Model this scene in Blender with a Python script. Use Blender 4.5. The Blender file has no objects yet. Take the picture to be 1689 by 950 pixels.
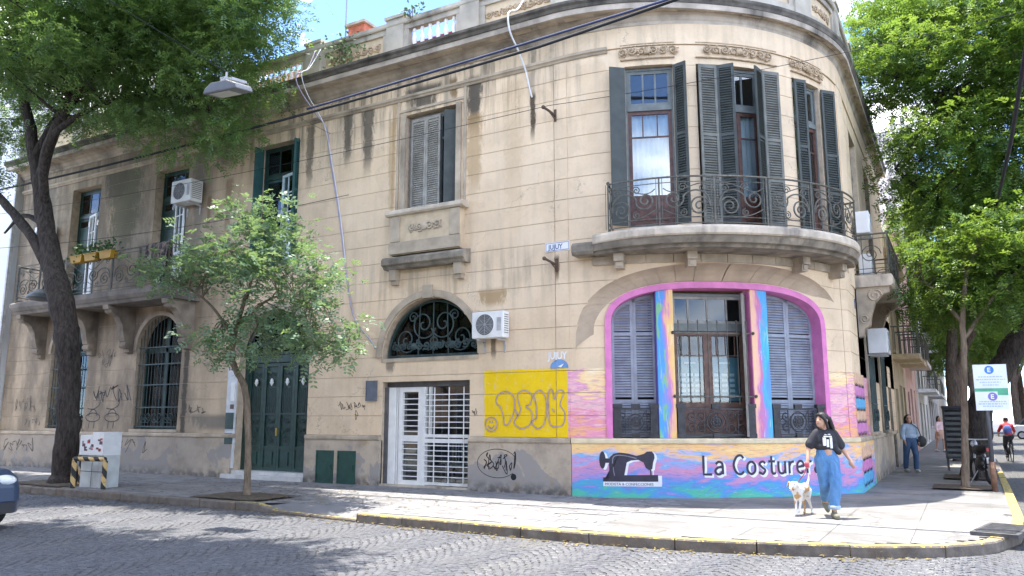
import bpy, bmesh, math, random
import numpy as np
from mathutils import Vector, Matrix
random.seed(7); rng = np.random.default_rng(7)
S = bpy.context.scene; COL = S.collection
R_ = math.radians; PI = math.pi
# ------------------------------------------------------------ camera
cam = bpy.data.cameras.new('camera'); cam_o = bpy.data.objects.new('camera', cam); COL.objects.link(cam_o)
cam_o.location = (0, 0, 1.55); cam_o.rotation_euler = (R_(90 + 9.46), 0, R_(29.7))
cam.sensor_width = 36; cam.lens = 27.5; cam.clip_start = .1; cam.clip_end = 3000
S.camera = cam_o
# ------------------------------------------------------------ sky, sun, exposure
SUN_EL, SUN_AZ = 81.0, 108.0         # azimuth: light travels towards (sin az, cos az)
W = bpy.data.worlds.new('World'); S.world = W; W.use_nodes = True
nt = W.node_tree; nt.nodes.clear()
wo = nt.nodes.new('ShaderNodeOutputWorld'); bg = nt.nodes.new('ShaderNodeBackground')
sky = nt.nodes.new('ShaderNodeTexSky'); sky.sky_type = 'NISHITA'; sky.sun_disc = False
sky.sun_elevation = R_(SUN_EL); sky.sun_rotation = R_(180 + SUN_AZ); sky.air_density = .55; sky.dust_density = 0.0; sky.ozone_density = 4.0; sky.altitude = 1500
tc = nt.nodes.new('ShaderNodeTexCoord'); mp = nt.nodes.new('ShaderNodeMapping'); mp.inputs['Scale'].default_value = (1, 1, 2.2); mp.inputs['Location'].default_value = (2.2, 8.4, 1.1)
no = nt.nodes.new('ShaderNodeTexNoise'); no.inputs['Scale'].default_value = 2.6; no.inputs['Detail'].default_value = 7; no.inputs['Roughness'].default_value = .6
rp = nt.nodes.new('ShaderNodeValToRGB'); rp.color_ramp.elements[0].position = .50; rp.color_ramp.elements[1].position = .66
mx = nt.nodes.new('ShaderNodeMix'); mx.data_type = 'RGBA'; mx.inputs[7].default_value = (11, 10.8, 10.4, 1)
L = nt.links.new
L(tc.outputs['Generated'], mp.inputs[0]); L(mp.outputs[0], no.inputs['Vector']); L(no.outputs['Fac'], rp.inputs[0])
L(rp.outputs[0], mx.inputs[0]); L(sky.outputs[0], mx.inputs[6]); L(mx.outputs[2], bg.inputs[0]); L(bg.outputs[0], wo.inputs[0])
bg.inputs[1].default_value = .15
sun = bpy.data.lights.new('sun', 'SUN'); sun.energy = 2.3; sun.angle = R_(.53); sun.color = (1, .94, .84)
sun_o = bpy.data.objects.new('sun', sun); COL.objects.link(sun_o)
az, el = R_(SUN_AZ), R_(SUN_EL)
sun_o.rotation_euler = Vector((math.sin(az)*math.cos(el), math.cos(az)*math.cos(el), -math.sin(el))).to_track_quat('-Z', 'Y').to_euler()
sun_o.location = (-10, -10, 30)
S.view_settings.view_transform = 'Standard'; S.view_settings.look = 'None'; S.view_settings.exposure = 2.6; S.view_settings.gamma = 1
S.view_settings.use_curve_mapping = False

# ------------------------------------------------------------ mesh helpers
class MB:
    def __init__(s): s.v = []; s.f = []
    def add(s, vs, fs):
        b = len(s.v); s.v += [tuple(p) for p in vs]; s.f += [tuple(b + i for i in f) for f in fs]; return s
    def face(s, pts): return s.add(pts, [range(len(pts))])
    def box(s, x0, x1, y0, y1, z0, z1, nx=1):
        vs = []; fs = []
        for i in range(nx + 1):
            x = x0 + (x1 - x0) * i / nx
            vs += [(x, y0, z0), (x, y1, z0), (x, y1, z1), (x, y0, z1)]
        for i in range(nx):
            a = 4 * i; b = a + 4
            for k in range(4):
                l = (k + 1) % 4; fs.append((a + k, a + l, b + l, b + k))
        fs += [(3, 2, 1, 0), (4*nx, 4*nx + 1, 4*nx + 2, 4*nx + 3)]
        return s.add(vs, fs)
    def prism(s, poly, y0, y1):              # poly in (x,z), extruded in y
        n = len(poly)
        vs = [(x, y0, z) for x, z in poly] + [(x, y1, z) for x, z in poly]
        return s.add(vs, [tuple(range(n)), tuple(range(2*n - 1, n - 1, -1))] + [(i, i + n, (i + 1) % n + n, (i + 1) % n) for i in range(n)])
    def sweep(s, prof, ss, closed=True, caps=True):   # prof [(n,z)] swept along x = ss
        n = len(prof); vs = [(x, p[0], p[1]) for x in ss for p in prof]; fs = []
        m = n if closed else n - 1
        for i in range(len(ss) - 1):
            for k in range(m):
                l = (k + 1) % n; fs.append((i*n + k, i*n + l, (i + 1)*n + l, (i + 1)*n + k))
        if caps and closed: fs += [tuple(range(n - 1, -1, -1)), tuple((len(ss) - 1)*n + k for k in range(n))]
        return s.add(vs, fs)
    def tube(s, pts, r, sides=6, cap=True, sq=None):
        pts = [Vector(p) for p in pts]; n = len(pts)
        rs = r if isinstance(r, (list, tuple)) else [r]*n
        vs = []; ref = None
        for i, p in enumerate(pts):
            t = (pts[min(i + 1, n - 1)] - pts[max(i - 1, 0)])
            t = t.normalized() if t.length > 1e-9 else Vector((0, 0, 1))
            if ref is None: ref = t.orthogonal().normalized()
            else:
                ref = ref - t*ref.dot(t)
                ref = ref.normalized() if ref.length > 1e-6 else t.orthogonal().normalized()
            b = t.cross(ref)
            for k in range(sides):
                a = 2*PI*k/sides
                vs.append(p + (ref*math.cos(a) + b*math.sin(a))*rs[i])
        fs = [(i*sides + k, i*sides + (k + 1) % sides, (i + 1)*sides + (k + 1) % sides, (i + 1)*sides + k) for i in range(n - 1) for k in range(sides)]
        if cap: fs += [tuple(range(sides - 1, -1, -1)), tuple((n - 1)*sides + k for k in range(sides))]
        return s.add(vs, fs)
    def lathe(s, prof, c=(0, 0, 0), segs=10, axis='z'):
        vs = []
        for r, z in prof:
            for k in range(segs):
                a = 2*PI*k/segs; x, y = r*math.cos(a), r*math.sin(a)
                q = (x, y, z) if axis == 'z' else ((x, z, y) if axis == 'y' else (z, x, y))
                vs.append((c[0] + q[0], c[1] + q[1], c[2] + q[2]))
        n = len(prof)
        fs = [(i*segs + k, i*segs + (k + 1) % segs, (i + 1)*segs + (k + 1) % segs, (i + 1)*segs + k) for i in range(n - 1) for k in range(segs)]
        fs += [tuple(range(segs - 1, -1, -1)), tuple((n - 1)*segs + k for k in range(segs))]
        return s.add(vs, fs)
    def ball(s, c, r, segs=12, rings=8, m=None):
        r = (r, r, r) if not isinstance(r, (tuple, list)) else r; vs = []; fs = []
        for i in range(rings + 1):
            a = PI*i/rings
            for k in range(segs):
                b = 2*PI*k/segs; q = Vector((r[0]*math.sin(a)*math.cos(b), r[1]*math.sin(a)*math.sin(b), r[2]*math.cos(a)))
                if m: q = m @ q
                vs.append((c[0] + q.x, c[1] + q.y, c[2] + q.z))
        for i in range(rings):
            for k in range(segs):
                l = (k + 1) % segs
                f = [i*segs + k, (i + 1)*segs + k, (i + 1)*segs + l, i*segs + l]
                if i == 0: f = [0, (i + 1)*segs + k, (i + 1)*segs + l]
                if i == rings - 1: f = [i*segs + k, (i + 1)*segs, i*segs + l]
                fs.append(tuple(f))
        return s.add(vs, fs)
    def cap(s, a, b, ra, rb, sides=10):      # closed tapered capsule
        a, b = Vector(a), Vector(b); d = (b - a); L_ = d.length or 1e-6; d /= L_
        pts = []; rs = []
        for t in (-1, -.8, -.5, 0): pts.append(a + d*ra*t); rs.append(max(.002, ra*math.sqrt(max(0, 1 - t*t))))
        for t in (0, .5, .8, 1): pts.append(b + d*rb*t); rs.append(max(.002, rb*math.sqrt(max(0, 1 - t*t))))
        return s.tube(pts, rs, sides)
    def ribbon(s, pts, w, y=0.0, closed=False):   # flat stroke in (x,z) at depth y
        P = [Vector((p[0], p[1])) for p in pts]; n = len(P); vs = []
        for i in range(n):
            a = P[i - 1] if (i or closed) else P[i]; b = P[(i + 1) % n] if (i < n - 1 or closed) else P[i]
            t = (b - a); t = t.normalized() if t.length > 1e-9 else Vector((1, 0)); q = Vector((-t.y, t.x))*w/2
            vs += [(P[i].x + q.x, y, P[i].y + q.y), (P[i].x - q.x, y, P[i].y - q.y)]
        fs = [(2*i, 2*i + 1, 2*i + 3, 2*i + 2) for i in range(n - 1)]
        if closed: fs.append((2*n - 2, 2*n - 1, 1, 0))
        return s.add(vs, fs)
    def flatpoly(s, poly, y=0.0, step=.12):    # filled polygon cut into narrow strips so that it can follow a curved wall
        bm = bmesh.new(); f = bm.faces.new([bm.verts.new((x, 0, z)) for x, z in poly])
        bmesh.ops.triangulate(bm, faces=[f])
        xs = [p[0] for p in poly]; x = min(xs) + step
        while x < max(xs):
            bmesh.ops.bisect_plane(bm, geom=bm.verts[:] + bm.edges[:] + bm.faces[:], plane_co=(x, 0, 0), plane_no=(1, 0, 0)); x += step
        bm.verts.index_update(); s.add([(v.co.x, y, v.co.z) for v in bm.verts], [tuple(v.index for v in f.verts) for f in bm.faces]); bm.free(); return s
    def build(s, name, mat, parent=None, xf=None, smooth=False, local=False, recalc=True, loc=None):
        me = bpy.data.meshes.new(name)
        vs = [xf(*p) for p in s.v] if xf else s.v
        me.from_pydata([tuple(p) for p in vs], [], s.f)
        if recalc and len(s.f) < 60000:
            bm = bmesh.new(); bm.from_mesh(me); bmesh.ops.recalc_face_normals(bm, faces=bm.faces); bm.to_mesh(me); bm.free()
        li = np.empty(len(me.loops), dtype=np.int32); me.loops.foreach_get('vertex_index', li)
        uvl = me.uv_layers.new(name='UVMap'); raw = np.array([(p[0], p[2]) for p in s.v], dtype=np.float32)
        uvl.data.foreach_set('uv', raw[li].ravel())
        if smooth: me.polygons.foreach_set('use_smooth', [True]*len(me.polygons))
        if mat: me.materials.append(mat)
        me.update()
        return link(name, me, parent, local)
WORLD = {}
def link(name, me, parent=None, local=False):
    o = bpy.data.objects.new(name, me); COL.objects.link(o)
    if parent is not None:
        o.parent = parent
        if not local:
            m = WORLD.get(parent.name)
            if m is not None: o.matrix_parent_inverse = m.inverted()
    return o
def empty(name, loc=(0, 0, 0), rz=0.0):
    o = bpy.data.objects.new(name, None); COL.objects.link(o); o.location = loc; o.rotation_euler = (0, 0, rz); o.empty_display_size = .2
    WORLD[o.name] = Matrix.Translation(loc) @ Matrix.Rotation(rz, 4, 'Z'); return o
def tag(o, label, cat, group=None):
    o['label'] = label; o['category'] = cat
    if group: o['group'] = group
    return o
def kind(o, k): o['kind'] = k; return o
def copy_tree(o, parent=None):
    c = o.copy(); COL.objects.link(c); c.parent = parent
    for ch in list(o.children): copy_tree(ch, c)
    return c
def spiral(cx, cz, r0, r1, a0, turns, n=26):
    return [(cx + (r0 + (r1 - r0)*i/n)*math.cos(a0 + turns*2*PI*i/n), cz + (r0 + (r1 - r0)*i/n)*math.sin(a0 + turns*2*PI*i/n)) for i in range(n + 1)]
def bez(p0, p1, p2, p3, n=12):
    out = []
    for i in range(n + 1):
        t = i/n; u = 1 - t
        out.append(tuple(u**3*a + 3*u*u*t*b + 3*u*t*t*c + t**3*d for a, b, c, d in zip(p0, p1, p2, p3)))
    return out
def text_mb(txt, size, y=0.0, mb=None, at=(0, 0), step=.12, sx=1.0, bold=0.0):
    cu = bpy.data.curves.new('t', 'FONT'); cu.body = txt; cu.size = size; cu.resolution_u = 3; cu.offset = bold
    ob = bpy.data.objects.new('t', cu); me = bpy.data.meshes.new_from_object(ob)
    mb = mb or MB(); mb.add([(v.co.x*sx + at[0], y, v.co.y + at[1]) for v in me.vertices], [tuple(p.vertices) for p in me.polygons])
    bpy.data.objects.remove(ob); bpy.data.curves.remove(cu); bpy.data.meshes.remove(me); return mb

# ------------------------------------------------------------ materials
class NB:
    def __init__(s, name):
        s.m = bpy.data.materials.new(name); s.m.use_nodes = True; s.nt = s.m.node_tree; s.nt.nodes.clear()
        s.out = s.n('OutputMaterial'); s.bs = s.n('BsdfPrincipled'); s.l(s.bs.outputs[0], s.out.inputs[0])
    def n(s, t, **k):
        o = s.nt.nodes.new('ShaderNode' + t)
        for a, b in k.items(): setattr(o, a, b)
        return o
    def l(s, a, b): s.nt.links.new(a, b)
    def put(s, sock, v):
        if isinstance(v, bpy.types.NodeSocket): s.l(v, sock)
        elif v is not None: sock.default_value = (*v, 1) if (isinstance(v, tuple) and len(v) == 3 and sock.type == 'RGBA') else v
    def coord(s, k='UV'): return s.n('TexCoord').outputs[k]
    def map(s, v, sc=(1, 1, 1), loc=(0, 0, 0), rot=(0, 0, 0)):
        o = s.n('Mapping'); s.l(v, o.inputs[0]); o.inputs['Scale'].default_value = sc; o.inputs['Location'].default_value = loc; o.inputs['Rotation'].default_value = rot; return o.outputs[0]
    def noise(s, v, scale, detail=5, rough=.55, dist=0.0, col=False):
        o = s.n('TexNoise'); s.l(v, o.inputs['Vector']); o.inputs['Scale'].default_value = scale; o.inputs['Detail'].default_value = detail
        o.inputs['Roughness'].default_value = rough; o.inputs['Distortion'].default_value = dist; return o.outputs['Color' if col else 'Fac']
    def math(s, op, a, b=None, c=None, clamp=False):
        o = s.n('Math', operation=op, use_clamp=clamp); s.put(o.inputs[0], a); s.put(o.inputs[1], b); s.put(o.inputs[2], c); return o.outputs[0]
    def mr(s, v, a, b, c=0.0, d=1.0, smooth=True):
        o = s.n('MapRange', interpolation_type='SMOOTHSTEP' if smooth else 'LINEAR'); s.put(o.inputs['Value'], v)
        for i, x in enumerate((a, b, c, d)): o.inputs[i + 1].default_value = x
        return o.outputs[0]
    def mix(s, f, a, b, mode='MIX'):
        o = s.n('Mix', data_type='RGBA', blend_type=mode); s.put(o.inputs[0], f); s.put(o.inputs[6], a); s.put(o.inputs[7], b); return o.outputs[2]
    def ramp(s, f, stops, interp='LINEAR'):
        o = s.n('ValToRGB'); s.l(f, o.inputs[0]); cr = o.color_ramp; cr.interpolation = interp
        while len(cr.elements) < len(stops): cr.elements.new(.5)
        for e, (p, c) in zip(cr.elements, stops): e.position = p; e.color = (*c, 1) if len(c) == 3 else c
        return o.outputs[0]
    def sep(s, v):
        o = s.n('SeparateXYZ'); s.l(v, o.inputs[0]); return o.outputs
    def bump(s, h, st=.3, dist=.01):
        o = s.n('Bump'); o.inputs['Strength'].default_value = st; o.inputs['Distance'].default_value = dist; s.l(h, o.inputs['Height']); s.l(o.outputs[0], s.bs.inputs['Normal'])
    def fin(s, col, rough=.7, metal=0.0, spec=None):
        s.put(s.bs.inputs['Base Color'], col); s.put(s.bs.inputs['Roughness'], rough); s.bs.inputs['Metallic'].default_value = metal
        if spec is not None: s.bs.inputs['Specular IOR Level'].default_value = spec
        return s.m
MATS = {}
def M(name, col, rough=.65, var=.18, scale=6.0, bump=.15, metal=0.0, dirt=None, spec=None):
    if name in MATS: return MATS[name]
    b = NB(name); v = b.coord('Object')
    f = b.noise(v, scale, 6)
    lo = tuple(c*(1 - var*1.6) for c in col); hi = tuple(min(1, c*(1 + var)) for c in col)
    c = b.ramp(f, [(.28, lo), (.72, hi)])
    if dirt:
        g = b.noise(b.map(v, (1, 1, .35)), scale*.35, 7, .65); c = b.mix(b.mr(g, .5, .72), c, dirt)
    if bump: b.bump(b.noise(v, scale*6, 4), bump, .006)
    MATS[name] = b.fin(c, rough, metal, spec); return MATS[name]
def M_glass(name='window_glass', tint=(.82, .88, .90), refl=.07):
    if name in MATS: return MATS[name]
    b = NB(name); tr = b.n('BsdfTransparent'); gl = b.n('BsdfGlossy'); ms = b.n('MixShader'); fr = b.n('Fresnel')
    tr.inputs[0].default_value = (*tint, 1); gl.inputs['Roughness'].default_value = .04; fr.inputs[0].default_value = 1.5
    f = b.math('ADD', fr.outputs[0], refl, clamp=True); b.l(f, ms.inputs[0]); b.l(tr.outputs[0], ms.inputs[1]); b.l(gl.outputs[0], ms.inputs[2]); b.l(ms.outputs[0], b.out.inputs[0])
    MATS[name] = b.m; return b.m
def M_leaf(name, cols, trans=.35):
    b = NB(name); at = b.n('Attribute', attribute_name='tint'); c = b.ramp(at.outputs['Fac'], [(i/(len(cols) - 1), q) for i, q in enumerate(cols)])
    d = b.n('BsdfDiffuse'); t = b.n('BsdfTranslucent'); g = b.n('BsdfGlossy'); m1 = b.n('MixShader'); m2 = b.n('MixShader')
    b.l(c, d.inputs[0]); tcol = b.mix(.5, c, (.30, .42, .05), 'MIX'); b.l(tcol, t.inputs[0]); g.inputs['Roughness'].default_value = .45; g.inputs[0].default_value = (.8, .85, .8, 1)
    m1.inputs[0].default_value = trans; b.l(d.outputs[0], m1.inputs[1]); b.l(t.outputs[0], m1.inputs[2])
    m2.inputs[0].default_value = .045; b.l(m1.outputs[0], m2.inputs[1]); b.l(g.outputs[0], m2.inputs[2]); b.l(m2.outputs[0], b.out.inputs[0])
    MATS[name] = b.m; return b.m
# weathered stucco of the house, in facade metres (u = along the wall, v = height)
def wall_nodes(b, base=(.72, .56, .385)):
    uv = b.coord('UV'); sx = b.sep(uv); s, z = sx[0], sx[1]
    c = b.ramp(b.noise(uv, .9, 6, .6), [(.25, tuple(x*.80 for x in base)), (.5, base), (.78, (base[0]*1.1, base[1]*1.12, base[2]*1.14))])
    c = b.mix(b.mr(b.noise(b.map(uv, (7, 7, 7)), 2.2, 6, .7), .45, .8, 0, .35), c, tuple(x*.72 for x in base))
    st = b.noise(b.map(uv, (3.2, .22, 1)), 1.6, 6, .65)                      # vertical run-off streaks
    top = b.math('MAXIMUM', b.mr(z, 7.4, 9.6), b.mr(b.math('ABSOLUTE', b.math('SUBTRACT', z, 4.7)), .9, .2, 0, .35))
    c = b.mix(b.math('MULTIPLY', b.math('MULTIPLY', b.mr(st, .44, .66), b.mr(s, 1.2, -1.0, .25, 1)), b.math('MULTIPLY_ADD', top, .75, .1)), c, (.2, .165, .125))
    pt = b.noise(uv, .75, 5, .62, .6); c = b.mix(b.mr(pt, .54, .555, 0, .16), c, (.80, .66, .50)); c = b.mix(b.mr(pt, .40, .385, 0, .14), c, (.42, .32, .22))
    vo = b.n('TexVoronoi', feature='DISTANCE_TO_EDGE'); wv = b.n('VectorMath', operation='ADD'); b.l(uv, wv.inputs[0]); b.l(b.noise(uv, 2.2, 5, .65, col=True), wv.inputs[1]); b.l(wv.outputs[0], vo.inputs['Vector']); vo.inputs['Scale'].default_value = .42
    c = b.mix(b.math('MULTIPLY', b.mr(vo.outputs['Distance'], .006, .001), b.mr(b.noise(uv, .6, 3), .5, .6, 0, .55)), c, (.22, .175, .13))
    far = b.mr(s, -8.6, -13.0)                                               # the old, sooty left wing, with the tree crown's shade painted in too
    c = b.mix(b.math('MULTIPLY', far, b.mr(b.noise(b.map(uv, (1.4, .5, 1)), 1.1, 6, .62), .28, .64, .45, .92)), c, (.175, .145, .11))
    wob = b.noise(b.map(uv, (4.5, 1.6, 1)), 2.2, 6, .75)
    OC = (.36, .235, .11); DK = (.085, .075, .06); GR = (.17, .155, .13)
    for (sc, hw, z1, z0, col, k) in [(-2.42, .24, 9.5, 7.9, DK, .95), (-2.42, .27, 8.6, 6.2, OC, .62), (-6.3, .17, 9.4, 7.8, DK, .85), (-5.62, .2, 9.4, 7.4, DK, .85),
            (-7.62, .16, 9.3, 7.3, DK, .75), (-.85, .085, 8.75, 7.55, (.10, .075, .05), 1.0), (-.28, .07, 4.95, 4.35, (.16, .10, .06), .9), (-1.9, .42, 4.35, 3.95, OC, .8), (-1.86, .09, 3.4, 2.75, (.17, .13, .09), .9),
            (-15.5, .95, 9.3, 6.2, (.12, .115, .07), .85), (-12.0, .3, 9.6, 6.0, GR, .7), (-3.9, .55, 9.6, 8.9, DK, .9), (-3.0, .12, 9.6, 9.0, (.2, .13, .06), .9), (-4.85, .1, 8.9, 5.9, OC, .5),
            (-10.7, .16, 8.3, 6.4, (.2, .12, .07), .6), (-4.72, .16, 2.95, 2.55, DK, .7), (-11.5, .1, 7.9, 6.8, (.2, .12, .07), .7), (-1.35, .3, 9.2, 5.0, OC, .22), (.6, .3, 9.2, 6.5, OC, .15), (-10.6, 1.3, 1.6, 1.15, GR, .8), (-6.6, .25, 4.2, 3.0, OC, .12), (-12.03, .13, 4.7, -2.5, DK, .95), (-16.0, .7, 9.4, 8.2, DK, .6), (-20.0, .8, 9.5, 6.5, GR, .7), (-11.0, .5, 9.6, 8.6, DK, .7), (-4.78, .07, 9.4, 5.4, OC, .6)]:
        ds = b.math('ABSOLUTE', b.math('SUBTRACT', s, sc)); ds = b.math('ADD', b.math('MULTIPLY', ds, 1/hw), b.math('MULTIPLY', b.math('SUBTRACT', wob, .5), 2.2))
        ds = b.math('SUBTRACT', ds, b.mr(z, z0, z1, -.25, .15, False))
        m = b.math('MULTIPLY', b.mr(ds, 1.05, .45), b.math('MULTIPLY', b.mr(z, z0, z0 + (z1 - z0)*.45), b.mr(z, z1 + .12, z1 - .05)))
        c = b.mix(b.math('MULTIPLY', m, k), c, col)
    return uv, s, z, c
def boxmask(b, s, z, s0, s1, z0, z1, e=.02, wob=None):
    if wob is not None: s = b.math('ADD', s, wob); z = b.math('ADD', z, wob)
    return b.math('MULTIPLY', b.math('MULTIPLY', b.mr(s, s0 - e, s0 + e), b.mr(s, s1 + e, s1 - e)), b.math('MULTIPLY', b.mr(z, z0 - e, z0 + e), b.mr(z, z1 + e, z1 - e)))
def mural_col(b, uv, s, z, upper=False):
    ln = b.noise(b.map(uv, (1.1, 13, 1), rot=(0, 0, -.12 if not upper else .5)), 2.2, 4, .6, 2.4); hl = b.noise(b.map(uv, (1.0, 11, 1), rot=(0, 0, .2 if not upper else .6)), 2.6, 4, .6, 2.0)
    fx = lambda c: b.mix(.05, b.mix(b.mr(hl, .60, .70, 0, .4), b.mix(b.mr(ln, .54, .64, 0, .5), c, (.22, .14, .24)), (.86, .76, .64)), (.72, .58, .48))
    w1 = b.noise(b.map(uv, (.6, 1.35, 1)), 1.5, 3, .5, 1.7); w2 = b.noise(b.map(uv, (.8, 4.5, 1), rot=(0, 0, .25)), 2.2, 4, .55, 1.8)
    if upper:
        d = b.math('ADD', b.math('MULTIPLY', z, .42), b.math('MULTIPLY', b.math('ABSOLUTE', b.math('SUBTRACT', s, 3.2)), -.10))
        v = b.math('ADD', b.math('ADD', d, b.math('MULTIPLY', b.math('SUBTRACT', w1, .5), 1.1)), b.math('MULTIPLY', b.math('SUBTRACT', w2, .5), .75))
        return fx(b.ramp(b.mr(v, -.1, 1.1, smooth=False), [(0, (.55, .22, .45)), (.2, (.83, .42, .16)), (.33, (.72, .26, .42)), (.46, (.80, .50, .47)), (.58, (.70, .30, .50)), (.7, (.86, .60, .30)), (.84, (.86, .68, .42)), (1, (.88, .74, .52))]))
    v = b.math('ADD', b.math('ADD', z, b.math('MULTIPLY', b.math('SUBTRACT', w1, .5), 1.35)), b.math('MULTIPLY', b.math('SUBTRACT', w2, .5), .36))
    return fx(b.ramp(b.mr(v, .0, 1.08, smooth=False), [(0, (.07, .50, .36)), (.10, (.06, .38, .58)), (.22, (.08, .30, .66)), (.30, (.28, .26, .62)), (.40, (.55, .27, .48)), (.50, (.64, .27, .42)), (.58, (.40, .33, .62)), (.65, (.14, .43, .70)), (.72, (.62, .48, .56)), (.80, (.85, .50, .20)), (1, (.86, .60, .26))]))
def M_wall(name, paint=None):
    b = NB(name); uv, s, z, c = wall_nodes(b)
    wob = b.math('MULTIPLY', b.math('SUBTRACT', b.noise(uv, 6, 6, .7), .5), .10)
    if paint == 'left':
        yl = b.ramp(b.noise(uv, 3, 5), [(.3, (.80, .53, .008)), (.75, (.86, .60, .02))])
        c = b.mix(b.math('MULTIPLY', boxmask(b, s, z, -2.09, -.06, 1.12, 2.585, .015, wob), b.mr(b.noise(b.map(uv, (1, .6, 1)), 7, 6, .75), .30, .46, .45, 1)), c, yl)
        c = b.mix(boxmask(b, s, z, -.06, 3, 1.12, 2.56, .015, wob), c, mural_col(b, uv, s, z, True))
    if paint == 'mural':
        c = b.mix(boxmask(b, s, z, -.2, 9.3, 1.1, 2.56, .02, wob), c, mural_col(b, uv, s, z, True))
    b.bump(b.noise(uv, 42, 5, .65), .22, .006)
    MATS[name] = b.fin(c, .88, spec=.25); return b.m
def M_plinth(name, mural=False):
    b = NB(name); uv = b.coord('UV'); sx = b.sep(uv); s, z = sx[0], sx[1]
    c = b.ramp(b.noise(uv, 1.6, 7, .65), [(.3, (.30, .25, .20)), (.5, (.46, .38, .29)), (.72, (.56, .47, .36))])
    gp = b.math('ADD', b.noise(uv, 1.05, 4, .5, .4), b.math('MULTIPLY', z, -.16)); c = b.mix(b.mr(gp, .445, .465, 0, .8), c, (.29, .275, .265))
    c = b.mix(b.mr(b.noise(b.map(uv, (1, .8, 1)), 1.9, 5, .6), .58, .66, 0, .7), c, (.37, .275, .16))
    c = b.mix(b.math('MULTIPLY', b.mr(z, .3, .02), b.mr(b.noise(uv, 5, 5), .35, .6)), c, (.13, .115, .10))
    c = b.mix(b.math('MULTIPLY', b.mr(s, -9.8, -12), .4), c, (.20, .185, .17))
    if mural:
        wob = b.math('MULTIPLY', b.math('SUBTRACT', b.noise(uv, 9, 4), .5), .05)
        mc = mural_col(b, uv, s, z)
        c = b.mix(boxmask(b, s, z, .02, 9.25, -.2, 1.2, .02, wob), c, mc)
    b.bump(b.noise(uv, 30, 6, .7), .3, .008)
    MATS[name] = b.fin(c, .85, spec=.3); return b.m
# ------------------------------------------------------------ ground, road, kerb, pavement
def M_sett():
    b = NB('granite_sett'); oi = b.n('ObjectInfo'); at = b.n('Attribute', attribute_name='tint')
    v = b.n('NewGeometry').outputs['Position']
    c = b.ramp(b.math('FRACT', b.math('ADD', at.outputs['Fac'], oi.outputs['Random'])), [(0, (.075, .077, .088)), (.5, (.09, .093, .105)), (1, (.115, .118, .128))])
    c = b.mix(b.mr(b.noise(v, 60, 4, .7), .5, .75, 0, .6), c, (.10, .10, .105))
    c = b.mix(b.mr(b.noise(v, .8, 5, .6), .45, .65, 0, .5), c, (.095, .095, .10)); c = b.mix(b.mr(b.noise(v, .33, 6, .7, .5), .58, .66, 0, .45), c, (.15, .14, .125))
    b.bump(b.noise(v, 45, 4), .35, .006); MATS['sett'] = b.fin(c, b.mr(b.noise(v, 9, 3), .3, .7, .42, .7), spec=.5); return b.m
def M_road():
    b = NB('road_bed'); v = b.n('NewGeometry').outputs['Position']
    vo = b.n('TexVoronoi', feature='DISTANCE_TO_EDGE'); b.l(v, vo.inputs['Vector']); vo.inputs['Scale'].default_value = 8.5; vo.inputs['Randomness'].default_value = .35
    c = b.ramp(b.noise(v, 7, 6, .65), [(.3, (.07, .069, .068)), (.7, (.12, .119, .118))])
    c = b.mix(b.mr(vo.outputs['Distance'], .012, .05), (.062, .06, .058), c)
    b.bump(b.mr(vo.outputs['Distance'], 0, .07), .7, .02); return b.fin(c, .75)
def M_tile(name, col, g=.1):
    b = NB(name); at = b.n('Attribute', attribute_name='tint'); oi = b.n('ObjectInfo'); v = b.n('NewGeometry').outputs['Position']; sx = b.sep(v)
    c = b.ramp(b.math('FRACT', b.math('ADD', at.outputs['Fac'], oi.outputs['Random'])), [(0, tuple(x*.8 for x in col)), (.5, col), (1, tuple(x*1.12 for x in col))])
    c = b.mix(b.mr(b.noise(v, 1.3, 7, .65), .42, .68, 0, .5), c, tuple(x*.55 for x in col))
    c = b.mix(b.mr(b.noise(b.map(v, (.35, 1.2, 1), rot=(0, 0, .4)), 2.3, 6, .65, .5), .54, .70, 0, .55), c, tuple(x*.42 for x in col))
    vo = b.n('TexVoronoi', feature='DISTANCE_TO_EDGE'); wv = b.n('VectorMath', operation='ADD'); b.l(v, wv.inputs[0]); b.l(b.noise(v, 2.6, 5, .65, col=True), wv.inputs[1]); b.l(wv.outputs[0], vo.inputs['Vector']); vo.inputs['Scale'].default_value = .55
    c = b.mix(b.math('MULTIPLY', b.mr(vo.outputs['Distance'], .012, .003), b.mr(b.noise(v, .5, 3), .42, .55, 0, .8)), c, tuple(x*.3 for x in col))
    c = b.mix(b.mr(b.noise(v, 5.5, 6, .7), .60, .66, 0, .5), c, tuple(x*.5 for x in col))
    if g:
        gr = b.math('PINGPONG', sx[1], g/2); b.bump(b.mr(gr, .0, .012), .5, .006)
    else:
        c = b.mix(b.mr(b.noise(b.map(v, (.5, 1, 1), rot=(0, 0, .6)), 1.1, 7, .7, .8), .50, .64, 0, .65), c, tuple(x*.5 for x in col)); c = b.mix(b.mr(b.noise(v, .7, 5, .6), .55, .62, 0, .4), c, (.30, .26, .20)); b.bump(b.noise(v, 40, 5, .7), .3, .008)
    return b.fin(c, .8, spec=.3)
MT_SETT = M_sett(); MT_TILE = M_tile('pavement_tile', (.235, .23, .232), .0667); MT_SLAB = M_tile('pavement_concrete', (.22, .214, .207), 0)
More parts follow.
